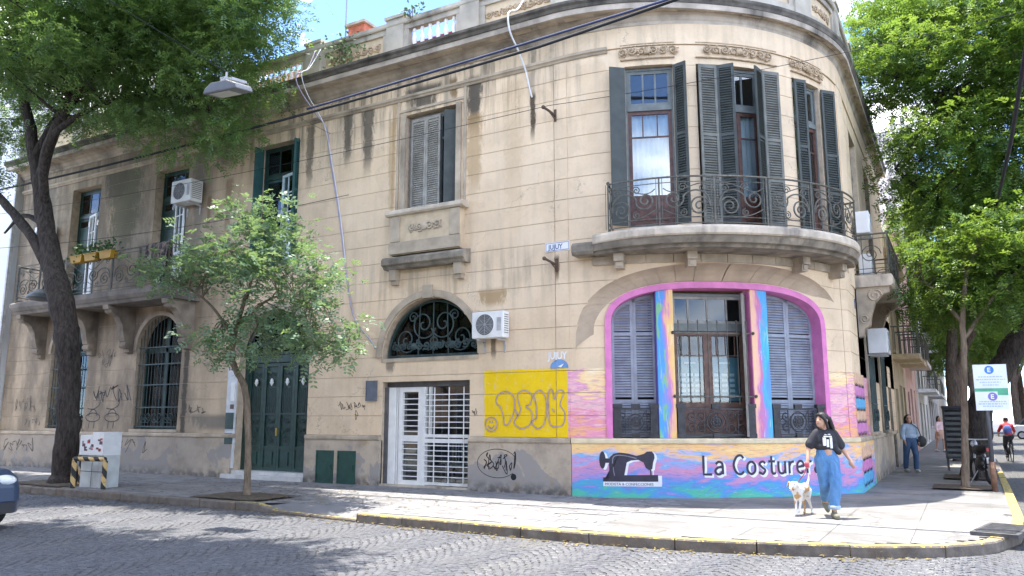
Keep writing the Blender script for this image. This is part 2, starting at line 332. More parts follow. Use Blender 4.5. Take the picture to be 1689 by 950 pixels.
def M_kerb(name, yel):
    b = NB(name); v = b.n('NewGeometry').outputs['Position']; nz = b.sep(b.n('NewGeometry').outputs['Normal'])[2]
    c = b.ramp(b.noise(v, 5, 6), [(.3, (.095, .08, .068)), (.7, (.21, .18, .15))])
    c = b.mix(b.mr(b.noise(v, 2.2, 5), .5, .7, 0, .6), c, (.16, .105, .06))
    if yel:
        w = b.math('ADD', b.noise(v, 11, 7, .75), b.math('MULTIPLY', nz, .2)); c = b.mix(b.mr(w, yel, yel + .06), c, (.50, .38, .09))
    b.bump(b.noise(v, 26, 6), .5, .015); return b.fin(c, .8)
g = MB(); g.face([(-900, -900, -.19), (900, -900, -.19), (900, 900, -.19), (-900, 900, -.19)]); kind(g.build('ground', M('earth', (.12, .11, .10), .9, scale=.3)), 'structure')
road = MB(); road.face([(-200, -8, -.145), (260, -8, -.145), (260, 14, -.145), (-200, 14, -.145)]); road.face([(.3, 14, -.145), (11.5, 14, -.145), (14.5, 260, -.145), (.3, 260, -.145)])
road = kind(road.build('road', M_road()), 'structure')
KERB = [(-42, 10.5), (-30, 10.52), (-20, 10.55), (-11.9, 10.6), (-11.4, 10.6), (-8.85, 10.33), (-8.3, 10.3), (-6, 10.2), (-4.3, 10.16), (-3.1, 10.28), (-2.05, 10.54), (-1.05, 10.9), (-.33, 11.35), (.2, 12.0), (.55, 13.2), (.70, 15.0), (.8, 22), (1.0, 40), (1.9, 140)]
def kerb_len():
    d = [0]
    for a, b_ in zip(KERB, KERB[1:]): d.append(d[-1] + math.dist(a, b_))
    return d
KD = kerb_len()
def kerb_at(t, off=0.0):
    for i in range(len(KERB) - 1):
        if t <= KD[i + 1] or i == len(KERB) - 2:
            u = (t - KD[i])/(KD[i + 1] - KD[i]); a, b_ = KERB[i], KERB[i + 1]
            dx, dy = b_[0] - a[0], b_[1] - a[1]; l = math.hypot(dx, dy)
            # smooth normal
            return (a[0] + dx*u - dy/l*off, a[1] + dy*u + dx/l*off)
def kerb_y(x):
    for a, b_ in zip(KERB, KERB[1:]):
        if a[0] <= x <= b_[0]: return a[1] + (b_[1] - a[1])*(x - a[0])/(b_[0] - a[0])
    return 10.5
def inside_pave(x, y, m=.16):    # is the point on the pavement side of the kerb
    if x < -.4: return y > kerb_y(x) + m*1.05
    for a, b_ in zip(KERB[12:], KERB[13:]):
        if a[1] <= y <= b_[1]: return x < a[0] + (b_[0] - a[0])*(y - a[1])/(b_[1] - a[1]) - m
    return False
# kerb stones
kerb = MB(); kp = [(x, y) for x, y in KERB]
kerb.tube([(x, y, -.26) for x, y in [kerb_at(t, .08) for t in np.linspace(0, KD[-1] - .1, 160)]], .06, 4)
kerb = kind(kerb.build('kerb', M('kerb_bed', (.12, .11, .1))), 'structure')
t = KD[2] - 6; KM = [M_kerb('kerb_stone', None), M_kerb('kerb_paint_worn', .70), M_kerb('kerb_paint', .63)]
i = 0
while t < KD[17]:
    ln = random.uniform(.95, 1.25) if t < KD[16] else 2.6
    x0 = kerb_at(t)[0]; hi = (0.0, 0.0)
    if KD[4] - .1 < t < KD[5]: ln = min(ln, KD[5] - t + .01)
    n = 4 if KD[8] < t < KD[16] else 2
    q = MB(); e = .008; vs = []; jit = random.uniform(-.006, .006)
    for k in range(n + 1):
        tt = t + e + (ln - 2*e)*k/n; xx = kerb_at(tt)[0]
        zt = 0.004 + jit
        if KD[4] <= tt <= KD[5]: zt = -.095
        a, b_, c = kerb_at(tt, 0), kerb_at(tt, .16), kerb_at(tt, .012)
        vs += [(a[0], a[1], -.22), (a[0], a[1], zt - .022), (c[0], c[1], zt), (b_[0], b_[1], zt), (b_[0], b_[1], -.22)]
    fs = []
    for k in range(n):
        for j in range(4): fs.append((5*k + j, 5*k + j + 1, 5*k + j + 6, 5*k + j + 5))
    fs += [(0, 1, 2, 3, 4), tuple(5*n + j for j in (4, 3, 2, 1, 0))]
    q.add(vs, fs)
    mt = KM[0] if x0 < -12.2 else (KM[1] if (x0 < -8.9 or KD[11] < t < KD[12]) else (KM[2] if t < KD[16] + 3 else KM[0]))
    q.build('kerb_stone', mt, kerb); t += ln
# tree pits and grate (x0,x1,y0,y1)
PITS = [(-20.3, -18.0, 10.75, 12.1), (-13.55, -11.75, 10.78, 11.95), (-.75, .5, 20.2, 21.5), (-.6, .62, 23.6, 25.4)]
def in_pit(x, y, m=.1): return any(a - m < x < b_ + m and c - m < y < d + m for a, b_, c, d in PITS)
pv = MB()
inner = [kerb_at(t, .155) for t in sorted(list(np.linspace(0, KD[-1] - .2, 150)) + [KD[4] - .21, KD[4] - .2, KD[5] + .1, KD[5] + .11])]; inner = [(x, 11.15 if -11.6 < x < -8.75 else y) for x, y in inner]
bm = bmesh.new(); ring = [(x, y, -.014) for x, y in inner] + [(-2.6, 139, -.014), (-2.6, 18, -.014), (-4, 16.6, -.014), (-8, 15.4, -.014), (-42, 15.4, -.014)]
f = bm.faces.new([bm.verts.new(p) for p in ring]); bmesh.ops.triangulate(bm, faces=[f]); bm.verts.index_update()
pv.add([v.co[:] for v in bm.verts], [tuple(v.index for v in f.verts) for f in bm.faces]); bm.free()
pave = kind(pv.build('pavement', MT_SLAB), 'structure')
def brick_geo(w, d, h, bev=.006):
    a, b_ = w/2, d/2; c, e = a - bev, b_ - bev
    vs = [(-a, -b_, -h), (a, -b_, -h), (a, b_, -h), (-a, b_, -h), (-a, -b_, -bev), (a, -b_, -bev), (a, b_, -bev), (-a, b_, -bev), (-c, -e, 0), (c, -e, 0), (c, e, 0), (-c, e, 0)]
    fs = [(0, 1, 5, 4), (1, 2, 6, 5), (2, 3, 7, 6), (3, 0, 4, 7), (4, 5, 9, 8), (5, 6, 10, 9), (6, 7, 11, 10), (7, 4, 8, 11), (8, 9, 10, 11)]
    return vs, fs
def scatter(items, geos, name, parent, mat, limit=300, stuff_name=None):
    # items: (x,y,z,rot,geo index); the nearest as pieces of their own, the rest as one part
    items.sort(key=lambda q: q[0]**2 + q[1]**2)
    mes = []
    for vs, fs in geos:
        me = bpy.data.meshes.new(name); me.from_pydata(vs, [], fs); me.materials.append(mat); mes.append(me)
    for x, y, z, r, k in items[:limit]:
        o = link(name, mes[k], parent); o.location = (x, y, z); o.rotation_euler = (random.uniform(-.02, .02), random.uniform(-.02, .02), r)
    rest = items[limit:]
    if not rest: return
    V = []; F = []; T = []; off = 0
    G = [(np.array(vs), fs) for vs, fs in geos]
    for x, y, z, r, k in rest:
        vs, fs = G[k]; c, s_ = math.cos(r), math.sin(r)
        tx, ty = random.uniform(-.02, .02), random.uniform(-.02, .02)
        P = np.empty_like(vs); P[:, 0] = vs[:, 0]*c - vs[:, 1]*s_ + x; P[:, 1] = vs[:, 0]*s_ + vs[:, 1]*c + y; P[:, 2] = vs[:, 2] + z + vs[:, 0]*tx + vs[:, 1]*ty
        V.append(P); F += [tuple(i + off for i in f) for f in fs]; T += [random.random()]*len(vs); off += len(vs)
    me = bpy.data.meshes.new(stuff_name); me.from_pydata(np.concatenate(V).tolist(), [], F); me.materials.append(mat)
    a = me.attributes.new('tint', 'FLOAT', 'POINT'); a.data.foreach_set('value', T)
    kind(link(stuff_name, me, parent), 'stuff')
geos = [brick_geo(random.uniform(.074, .087), random.uniform(.074, .083), .05, random.uniform(.005, .010)) for _ in range(10)]
items = []; cw = 1.25
for c in range(-20, 8):
    for r in range(-4, 90):
        y0 = 4.6 + r*.0855
        nS = 15; off = .5*(r % 2)
        for k in range(nS):
            u = (k + .5 + (off - .25)*.8)/nS; x = c*cw + u*cw; w_ = 2*u - 1
            y = y0 + .42*(1 - w_*w_); sl = -.42*4*w_/cw*.5*2*.5
            if y > 12.3 or y < 4.4: continue
            if inside_pave(x, y, -.09): continue
            # only the ground the photograph looks at, with a wide margin
            if y < 3.6 - .28*(x + 9) - .6 and x < -9: continue
            if y < 4.99 + (x + 9.26)*.571 - 1.3: continue
            items.append((x + random.uniform(-.008, .008), y + random.uniform(-.008, .008), -.133 + random.uniform(-.004, .003), math.atan(sl*.8) + random.uniform(-.08, .08), random.randrange(10)))
scatter(items, geos, 'sett', road, MT_SETT, 300, 'setts_further_off')
tg = [brick_geo(.194, .194, .02, .004)]; items = []
ix0 = int(-27/.2)
for i in range(ix0, int(-3.6/.2)):
    for j in range(0, 24):
        x = i*.2 + .1; y = 10.5 + j*.2
        edge = -5.2 + .8*math.sin(j*.7)
        if x > edge or y > 14.75 or not inside_pave(x, y, .28) or in_pit(x, y, .08): continue
        if x > -6.9 and y > 14.8: continue
        if -11.6 < x < -8.7 and y < 11.15: continue
        items.append((x, y, random.uniform(-.003, .003), random.uniform(-.012, .012), 0))
scatter(items, tg, 'paving_tile', pave, MT_TILE, 300, 'paving_tiles_further_off')
# driveway ramp tiles
rm = MB(); rm.face([(-11.45, 10.7, -.1), (-8.8, 10.42, -.1), (-8.7, 11.17, -.003), (-11.6, 11.17, -.003)]); rm.face([(-11.6, 10.7, -.1), (-11.45, 10.7, -.1), (-11.6, 11.17, -.003)]); rm.face([(-8.8, 10.42, -.1), (-8.68, 10.42, -.1), (-8.7, 11.17, -.003)]); rm.build('driveway_ramp', MT_TILE, pave)
# concrete slabs at the corner and along the side street
for i in range(-8, 3):
    for j in range(0, 26):
        x0, y0 = i*1.02 + .3, 9.9 + j*1.02
        poly = [(x0 + .006, y0 + .006), (x0 + 1.012, y0 + .006), (x0 + 1.012, y0 + 1.012), (x0 + .006, y0 + 1.012)]
        cx, cy = x0 + .5, y0 + .5
        if cx < -5.9 or (cx < -2.4 and cy > 17.6) or (cx < -6 + (cy - 14)*1.2 and cy > 14.4): continue
        # clip against the kerb by sampling
        n = 8; q = MB(); cells = 0
        for a in range(n):
            for b_ in range(n):
                xa, ya = x0 + .003 + 1.014*a/n, y0 + .003 + 1.014*b_/n; st = 1.014/n
                if not all(inside_pave(xx, yy, .15) for xx in (xa, xa + st) for yy in (ya, ya + st)): continue
                if in_pit(xa + st/2, ya + st/2, .02): continue
                if xa < -5.2 + .2: continue
                cells += 1; q.face([(xa, ya, 0), (xa + st, ya, 0), (xa + st, ya + st, 0), (xa, ya + st, 0)])
        if cells < 4: continue
        o = q.build('paving_slab', MT_SLAB, pave); o.location.z = random.uniform(-.003, .002)
# soil in the tree pits
MT_SOIL = M('soil', (.10, .075, .05), .95, .4, 14, .8)
for (a, b_, c, d) in PITS:
    q = MB(); n = 14; vs = []; fs = []
    for i in range(n + 1):
        for j in range(n + 1):
            h = 0.012 + .035*math.sin(PI*i/n)*math.sin(PI*j/n) + random.uniform(0, .018)
            vs.append((a + (b_ - a)*i/n, c + (d - c)*j/n, h))
    for i in range(n):
        for j in range(n): fs.append((i*(n + 1) + j, (i + 1)*(n + 1) + j, (i + 1)*(n + 1) + j + 1, i*(n + 1) + j + 1))
    q.add(vs, fs); kind(q.build('soil', MT_SOIL, pave, smooth=True), 'stuff')
# fallen leaves and litter along the kerb and around the tree pits
lv = MB(); rl_ = random.Random(21)
for _ in range(900):
    if rl_.random() < .55: x = rl_.uniform(-21, -.5); y = kerb_y(x) - abs(rl_.gauss(0, .22)) - .02; z = -.124
    else: x = rl_.gauss(-12.5, 2.4); y = rl_.uniform(10.9, 14.4); z = .008
    if z > 0 and not (x < -5 and inside_pave(x, y, .2)): continue
    a = rl_.uniform(0, 2*PI); l_ = rl_.uniform(.025, .06); w_ = l_*.4; c_, s_ = math.cos(a), math.sin(a)
    lv.face([(x + c_*l_, y + s_*l_, z + .004), (x - s_*w_, y + c_*w_, z + .012), (x - c_*l_, y - s_*l_, z + .004), (x + s_*w_, y - c_*w_, z + .010)])
kind(lv.build('fallen_leaves', M('dry_leaf', (.20, .15, .045), .8, .5, 3, 0), pave, recalc=False), 'stuff')
# storm drain cover slab at the corner
dr = MB(); dr.box(0, .56, 0, 1.25, .004, .05)
for k in range(9): dr.box(.05, .51, .1 + k*.125, .15 + k*.125, .05, .058)
q = dr.build('drain_cover', M('cast_iron', (.10, .10, .105), .6, .25, 10, .3, .3)); q.location = (-.06, 12.55, 0); q.rotation_euler.z = R_(-12)
tag(q, 'dark grey iron drain cover slab at the yellow kerb corner', 'drain cover')

# ------------------------------------------------------------ facade mappings: s along the wall, n outwards, z up
JX, D, RR, X1 = -7.03, 14.76, 5.0, -2.03
SU = RR*PI/2
PA = np.array([JX, D]); PB = np.array([X1, 18.62]); CH = PB - PA; CL_ = float(np.hypot(*CH)); SAG = .62
R2 = (CL_**2/4 + SAG**2)/(2*SAG); TH0 = math.asin(CL_/2/R2); SL = 2*TH0*R2
cd = CH/CL_; on = np.array([cd[1], -cd[0]]); CC = (PA + PB)/2 + on*(SAG - R2)
def PU(s, n, z):
    if s < 0: return (JX + s, D - n, z)
    if s <= SU:
        t = s/RR; return (JX + (RR + n)*math.sin(t), D + RR - (RR + n)*math.cos(t), z)
    return (X1 + n, D + RR + s - SU, z)
def PL(s, n, z):
    if s < 0: return (JX + s, D - n, z)
    if s <= SL:
        t = s/R2 - TH0; v = CC + (R2 + n)*(math.sin(t)*cd + math.cos(t)*on); return (float(v[0]), float(v[1]), z)
    return (X1 + n, float(PB[1]) + s - SL, z)
def frame(P, s0, rot=0.0):        # flat local frame at s0: x along the wall, y outwards, z up
    a = Vector(P(s0 - .01, 0, 0)); b_ = Vector(P(s0 + .01, 0, 0)); o = Vector(P(s0, 0, 0)); t = (b_ - a).normalized(); nn = Vector((t.y, -t.x, 0))
    return lambda x, n, z: tuple(o + t*x + nn*n + Vector((0, 0, z)))
def srange(a, b, P=PU):
    ss = {a, b}
    for k in np.arange(0, SU + .01, .14):
        if a < k < b: ss.add(float(k))
    return sorted(ss)
# openings (sa, sb, zb, z spring, z top, exponent)
class Op:
    def __init__(o, sa, sb, zb, zs, zt, p=2.0): o.sa, o.sb, o.zb, o.zs, o.zt, o.p = sa, sb, zb, zs, zt, p
    def top(o, s):
        if o.zt - o.zs < 1e-4: return o.zt
        u = min(1, abs((s - (o.sa + o.sb)/2)/((o.sb - o.sa)/2))); return o.zs + (o.zt - o.zs)*(max(0, 1 - u**o.p))**(1/o.p)
    def brk(o):
        if o.zt - o.zs < 1e-4: return [o.sa, o.sb]
        c, h = (o.sa + o.sb)/2, (o.sb - o.sa)/2
        return [c + h*math.copysign(abs(math.cos(a))**(2/max(2, o.p)), math.cos(a)) for a in np.linspace(0, PI, 33)]
def wall_runs(s0, s1, z0, z1, ops, curved=True):
    bp = {s0, s1}
    if curved:
        for k in np.arange(0, SU + .01, .14):
            if s0 < k < s1: bp.add(float(k))
    for o in ops:
        for k in o.brk():
            if s0 < k < s1: bp.add(k)
    bp = sorted(bp); runs = []; cur = {}
    for a, b_ in zip(bp, bp[1:]):
        if b_ - a < 1e-6: continue
        mid = (a + b_)/2; op = next((o for o in ops if o.sa < mid < o.sb and o.zb < z1 and o.top(mid) > z0), None)
        cells = []
        if op is None: cells.append(('f', (z0, z1), (z0, z1)))
        else:
            if op.zb - z0 > 2e-3: cells.append((('b', id(op)), (z0, min(z1, op.zb)), (z0, min(z1, op.zb))))
            if z1 - op.top(mid) > 2e-3: cells.append((('a', id(op)), (min(z1, max(z0, op.top(a))), z1), (min(z1, max(z0, op.top(b_))), z1)))
        nxt = {}
        for k, l, r in cells:
            if k in cur: run = cur[k]; run.append((b_, *r))
            else: run = [(a, *l), (b_, *r)]; runs.append(run)
            nxt[k] = run
        cur = nxt
    return runs
def run_solid(mb, run, n0, n1):
    vs = []; fs = []
    for s, lo, hi in run: vs += [(s, n1, lo), (s, n1, hi), (s, n0, hi), (s, n0, lo)]
    for i in range(len(run) - 1):
        a = 4*i; b_ = a + 4
        for k in range(4): fs.append((a + k, a + (k + 1) % 4, b_ + (k + 1) % 4, b_ + k))
    m = 4*(len(run) - 1); fs += [(3, 2, 1, 0), (m, m + 1, m + 2, m + 3)]
    return mb.add(vs, fs)
# ------------------------------------------------------------ the corner house
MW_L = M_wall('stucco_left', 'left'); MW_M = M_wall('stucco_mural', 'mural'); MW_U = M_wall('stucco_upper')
MP_L = M_plinth('plinth_cement'); MP_M = M_plinth('plinth_mural', True)
M_CORN = M('cornice_stone', (.45, .385, .315), .9, .3, 1.9, .35, dirt=(.10, .088, .072)); M_SOOT = M('cornice_soot', (.13, .115, .095), .95, .45, 2.6, .5, dirt=(.035, .033, .03)); M_SOFFIT = M('soffit_stone', (.44, .345, .25), .9, .14, 2.2, .2); M_TRIM = M('trim_stone', (.45, .37, .275), .85, .2, 2.5, .25, dirt=(.17, .145, .115))
M_PARA = M('parapet_stone', (.46, .415, .34), .9, .2, 1.8, .3, dirt=(.15, .135, .115)); M_PANEL = M('panel_stucco', (.58, .46, .31), .85, .15, 3, .2)
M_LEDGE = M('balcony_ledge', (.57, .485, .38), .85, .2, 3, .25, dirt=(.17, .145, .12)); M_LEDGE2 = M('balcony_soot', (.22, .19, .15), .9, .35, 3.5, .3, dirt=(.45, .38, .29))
M_IRON = M('wrought_iron', (.12, .115, .095), .6, .3, 12, .2, .35); M_IRONB = M('black_iron', (.045, .045, .05), .55, .3, 10, .2, .3); M_IRONG = M('green_iron', (.045, .075, .075), .6, .3, 8, .2, .2)
M_SHUT = M('shutter_slate', (.046, .056, .052), .6, .2, 5, .15); M_SHUTG = M('shutter_grey', (.30, .29, .26), .7, .2, 5, .2, dirt=(.17, .155, .13)); M_SHUTGR = M('shutter_green', (.025, .085, .085), .5, .2, 5, .1); M_SHUTB = M('shutter_bluegrey', (.28, .305, .36), .65, .15, 5, .12); M_SHUTL = M('shutter_pale', (.15, .152, .132), .7, .2, 4, .2)
M_WOOD = M('door_wood', (.095, .04, .028), .5, .35, 9, .25); M_WOOD2 = M('door_wood_pale', (.15, .085, .065), .6, .3, 8, .25); M_FRG = M('window_frame_grey', (.14, .16, .155), .55); M_FRW = M('white_paint', (.78, .78, .76), .5, .06, 6, .05); M_FRB = M('pale_blue_paint', (.55, .68, .72), .5, .08)
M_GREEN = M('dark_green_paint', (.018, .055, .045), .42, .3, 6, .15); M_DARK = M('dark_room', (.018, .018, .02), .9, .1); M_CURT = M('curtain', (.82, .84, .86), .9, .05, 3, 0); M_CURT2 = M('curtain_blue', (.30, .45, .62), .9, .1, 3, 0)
M_PINK = M('pink_paint', (.68, .205, .45), .6, .14, 4, .12); M_PURPLE = M('purple_paint', (.14, .11, .42), .6, .12, 4, .12); M_GLASS = M_glass(); M_GLASSD = M_glass('dark_glass', (.4, .45, .47), .0)
house = empty('corner_house', (-8, 18, 0)); tag(house, 'old two storey beige corner house with curved balcony and colourful mural', 'house')
OPL = [Op(-18.7, -16.7, 1.24, 3.62, 4.65), Op(-14.3, -12.27, 1.24, 3.55, 4.55), Op(-9.87, -7.32, 0, 3.25, 4.38), Op(-4.94, -2.47, 0, 2.4, 2.4), Op(-4.97, -2.25, 2.95, 2.98, 4.34),
       Op(-18.35, -16.8, 5.45, 9.1, 9.1), Op(-14.0, -12.5, 5.45, 9.06, 9.06), Op(-9.6, -8.0, 5.6, 9.06, 9.06), Op(-4.45, -2.85, 6.5, 8.98, 8.98)]
WC = 3.77
SQ = Op(.13, 6.67, -1, 3.0, 4.68, 2.7)
OPU = [Op(1.31, 2.33, 5.45, 9.0, 9.0), Op(2.82, 4.72, 5.45, 9.0, 9.0), Op(5.21, 6.23, 5.45, 9.0, 9.0), SQ, Op(SU + 1.5, SU + 3.0, 5.45, 9.0, 9.0), Op(SU + 5.0, SU + 6.5, 5.45, 9.0, 9.0)]
OPB = [Op(.85, 5.56, 1.15, 3.42, 4.24, 2.9), Op(SL + 2.9, SL + 4.4, 1.2, 3.5, 4.2), Op(SL + 6.2, SL + 7.6, 1.2, 3.5, 4.2), Op(SL + 9.1, SL + 10.3, 0, 3.2, 3.2)]
SEND = SU + 10.5; SENDL = SL + 11.65; SBEG = -21.35
zc = [1.15 + .46*k for k in range(19)]; zc[-1] = 9.43; J = .0065
def wall(name, mat, P, ops, s0, s1, z0, z1, dep=.4):
    w = MB()
    zs = sorted({z0, z1} | {z for o in ops for z in (o.zb, o.zt) if z0 < z < z1})
    for a, b_ in zip(zs, zs[1:]):
        if b_ - a < .004: continue
        for r in wall_runs(s0, s1, a, b_, [o for o in ops if o.zb < b_ - .001 and o.zt > a + .001]): run_solid(w, r, -dep, -.012)
    w = w.build(name, mat, house, P)
    return w
M_JOINT = M('joint_mortar', (.50, .395, .285), .9)
wl = wall('wall', M_JOINT, PU, OPL, SBEG, -.0, 0, 10.3)
wu = wall('wall', M_JOINT, PU, OPU, 0, SEND, 2.95, 10.3)
wb = wall('wall', M_JOINT, PL, OPB, 0.0, SENDL, 0, 4.62, .42)
for a, b_ in zip(zc, zc[1:]):
    lo, hi = a + J, b_ - J
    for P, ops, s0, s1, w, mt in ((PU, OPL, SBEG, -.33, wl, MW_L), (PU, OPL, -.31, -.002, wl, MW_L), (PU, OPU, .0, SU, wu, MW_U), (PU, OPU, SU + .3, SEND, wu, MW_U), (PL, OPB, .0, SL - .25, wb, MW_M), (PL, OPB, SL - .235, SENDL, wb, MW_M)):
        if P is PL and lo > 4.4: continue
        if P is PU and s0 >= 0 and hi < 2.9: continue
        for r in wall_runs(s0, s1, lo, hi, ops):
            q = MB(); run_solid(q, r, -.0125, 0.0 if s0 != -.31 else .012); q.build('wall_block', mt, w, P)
# frieze above the courses and pilaster strip on the right end
q = MB(); q.sweep([(-.01, 9.44), (.03, 9.44), (.03, 9.98), (-.01, 9.98)], srange(SBEG, SEND)); q.build('frieze', MW_U, house, PU)
q = MB(); q.box(SU - .55, SU + .3, -.01, .025, 4.6, 9.43, 6); q.build('corner_pilaster', MW_U, house, PU)
# architrave moulding, cornice, parapet
q = MB(); q.sweep([(-.01, 9.36), (.035, 9.36), (.055, 9.40), (.09, 9.42), (.09, 9.47), (.05, 9.5), (-.01, 9.5)], srange(SBEG, .95)); q.build('architrave', M_TRIM, house, PU)
def PC(s, n, z):      # the cornice projects less round the corner than along the straight front
    u = min(1, max(0, (s + .6)/4.2)); k = 1 - .58*(u*u*(3 - 2*u)); return PU(s, n*k if n > 0 else n, z)
cp = [(-.02, 9.90), (.07, 9.90), (.075, 9.97), (.13, 10.0), (.17, 10.07), (.26, 10.10), (.30, 10.10), (.32, 10.13), (.50, 10.14), (.50, 10.10), (.63, 10.10), (.64, 10.22), (-.35, 10.22), (-.35, 9.9)]
q = MB(); q.sweep(cp, srange(SBEG - .1, SEND)); corn = q.build('cornice', M_CORN, house, PC)
q = MB(); q.sweep([(.60, 10.222), (.665, 10.225), (.69, 10.29), (.74, 10.33), (.74, 10.39), (.45, 10.45), (-.35, 10.5), (-.35, 10.222)], srange(SBEG - .1, SEND)); q.build('cornice_edge', M_SOOT, corn, PC)
for s_ in np.arange(SBEG + .4, SEND - .5, .62):
    q = MB(); q.box(s_, s_ + .44, .315, .49, 10.118, 10.135, 2); q.build('soffit_panel', M_TRIM, corn, PC)
q = MB(); q.sweep([(.30, 10.505), (-.25, 10.53), (-.25, 10.44), (.30, 10.44)], srange(SBEG, SEND)); q.build('parapet_base', M_PARA, house, PC)
par = MB(); par.sweep([(.06, 10.5), (.06, 10.72), (-.14, 10.72), (-.14, 10.5)], srange(SBEG, SEND)); par = par.build('parapet', M_PARA, house, PU)
q = MB(); q.sweep([(.10, 11.42), (.12, 11.45), (.12, 11.54), (-.18, 11.56), (-.18, 11.42)], srange(SBEG, SEND)); q.build('coping', M_PARA, par, PU)
q = MB(); q.sweep([(.05, 11.28), (.05, 11.418), (-.13, 11.418), (-.13, 11.28)], srange(SBEG, SEND)); q.build('top_rail', M_PARA, par, PU)
PED = [-21.1, -18.3, -15.5, -10.35, -7.58, -4.78, -2.52, .05, 1.9, 3.77, 5.65, 7.75, 10.2, 12.8, 15.4, 18.0]; PED.insert(3, -12.9)
BAL = {2, 4, 6, 14, 16}
bal_me = MB().lathe([(.045, 0), (.05, .02), (.05, .06), (.028, .08), (.06, .2), (.066, .27), (.04, .4), (.024, .45), (.045, .48), (.05, .5), (.05, .54), (.045, .56)], segs=8)
tmp = bal_me.build('baluster', M_FRW, par, smooth=True); bal_data = tmp.data; bpy.data.objects.remove(tmp)
M_RELIEF = M('relief_stone', (.44, .33, .215), .9, .3, 9, .5)
def relief(mb, x0, x1, z0, z1, n, seed):
    rd = random.Random(seed); cx, cz = (x0 + x1)/2, (z0 + z1)/2; h = (z1 - z0)/2; L_ = (x1 - x0)/2
    for sg in (-1, 1):
        x = .22*h
        k = 0
        while x < L_ - h*.5:
            sp = spiral(cx + sg*(x + h*.62), cz + (.08*h if k % 2 else -.08*h), h*.62, h*.1, (PI if sg > 0 else 0) + (.8 if k % 2 else -.8), 1.35*(1 if (k % 2) == (sg > 0) else -1), 16)
            mb.tube([(a, n, b_) for a, b_ in sp], [h*.15]*17, 5); mb.ball((cx + sg*(x + h*.62), n, cz), (h*.2, .02, h*.2), 6, 4)
            for _ in range(3):
                a = rd.uniform(0, 2*PI); mb.ball((cx + sg*(x + h*.62) + math.cos(a)*h*.8, n, cz + math.sin(a)*h*.7), (h*.2, .018, h*.13), 6, 4)
            x += h*1.35; k += 1
    mb.lathe([(h*.5, n - .01), (h*.55, n + .02), (h*.3, n + .035), (.01, n + .045)], (cx, 0, cz), 12, 'y')
    return mb
for k, (a, b_) in enumerate(zip(PED, PED[1:])):
    w = .27
    q = MB(); q.box(a - w, a + w, -.2, .10, 10.515, 11.62, 3); q.box(a - w - .04, a + w + .04, -.24, .14, 11.62, 11.70, 3); q.build('pedestal', M_PARA, par, PU)
    x0, x1 = a + w, b_ - w
    for xx in ((x0, x0 + .14), (x1 - .14, x1)): q = MB(); q.box(*xx, -.12, .045, 10.722, 11.278, 1); q.build('panel_stile', M_PARA, par, PU)
    x0 += .14; x1 -= .14
    if k in BAL:
        n = max(3, int((x1 - x0)/.21))
        for i in range(n):
            o = link('baluster', bal_data, par); p = PU(x0 + (x1 - x0)*(i + .5)/n, -.05, 10.72); o.location = p
    else:
        q = MB(); q.box(x0, x1, -.12, .0, 10.722, 11.278, max(1, int((x1 - x0)/.2))); q.build('panel', M_PANEL, par, PU)
        if k in (3, 5, 7, 8, 9, 10, 11): relief(MB(), x0 + .1, x1 - .1, 10.84, 11.16, .01, k).build('relief', M_RELIEF, par, PU, smooth=True)
# roof terrace: slab, painted walls seen between the balusters, chimney
q = MB(); q.prism([(-28.3, 15.2), (-7.5, 15.2), (-4, 17), (-2.5, 20.5), (-2.5, 30), (-28.3, 30)], 0, .12); q.build('roof_slab', M('roof_tile', (.2, .13, .1)), house, lambda x, n, z: (x, z, 10.25 + n))
q = MB(); q.box(-22, -15.2, 17.0, 17.2, 10.37, 12.5); q.build('terrace_wall', M('orange_paint', (.72, .27, .035), .8), house)
q = MB(); q.box(-12.2, -9.0, 15.6, 15.75, 10.37, 11.42); q.build('terrace_wall', M('red_paint', (.33, .035, .05), .7), house)
q = MB(); q.box(-14.95, -14.35, 16.4, 17.1, 10.37, 13.0); ch = q.build('chimney', M('chimney_brick', (.52, .16, .09), .85, .25, 9, .4), house)
q = MB(); q.box(-15.03, -14.27, 16.32, 17.18, 13.0, 13.08); q.box(-14.85, -14.45, 16.5, 17.0, 13.08, 13.2); q.build('chimney_cap', M_CORN, ch)
am = MB(); am.tube([(0, 0, 0), (0, 0, 7)], .025, 5)
for k in range(4): am.box(-.5 + .06*k, .5 - .06*k, -.01, .01, 5.6 + .3*k, 5.62 + .3*k)
am = am.build('antenna_mast', M('grey_steel', (.3, .31, .33), .5, metal=.5)); am.location = (-15.15, 16.5, 10.37); tag(am, 'thin grey antenna mast on the roof beside the red chimney', 'antenna')
# plinth, sill band
def plinth(P, s0, s1, ops, mat):
    q = MB()
    for r in wall_runs(s0, s1, -.05, 1.04, ops): run_solid(q, r, -.05, .055)
    return q.build('plinth', mat, house, P)
plinth(PU, SBEG, -9.97, [], MP_L); plinth(PU, -7.319, -4.94, [], MP_L); plinth(PU, -2.47, 0.02, [], MP_L)
plinth(PL, .021, SL - .02, [], MP_M); plinth(PL, SL - .019, SENDL, [Op(SL + 9.1, SL + 10.3, -1, 5, 5)], MP_M)
def band(P, s0, s1, mat): q = MB(); q.sweep([(-.03, 1.042), (.075, 1.042), (.085, 1.06), (.085, 1.12), (.06, 1.148), (-.03, 1.15)], srange(s0, s1)); return q.build('sill_band', mat, house, P)
M_BANDY = M('band_cream', (.66, .55, .36), .7, .15, 5)
for a, b_ in ((SBEG, -9.88), (-7.31, -4.95), (-2.46, .01)): band(PU, a, b_, M_TRIM)
band(PL, .015, SL - .01, M_BANDY); band(PL, SL - .005, SL + 9.09, M_TRIM)
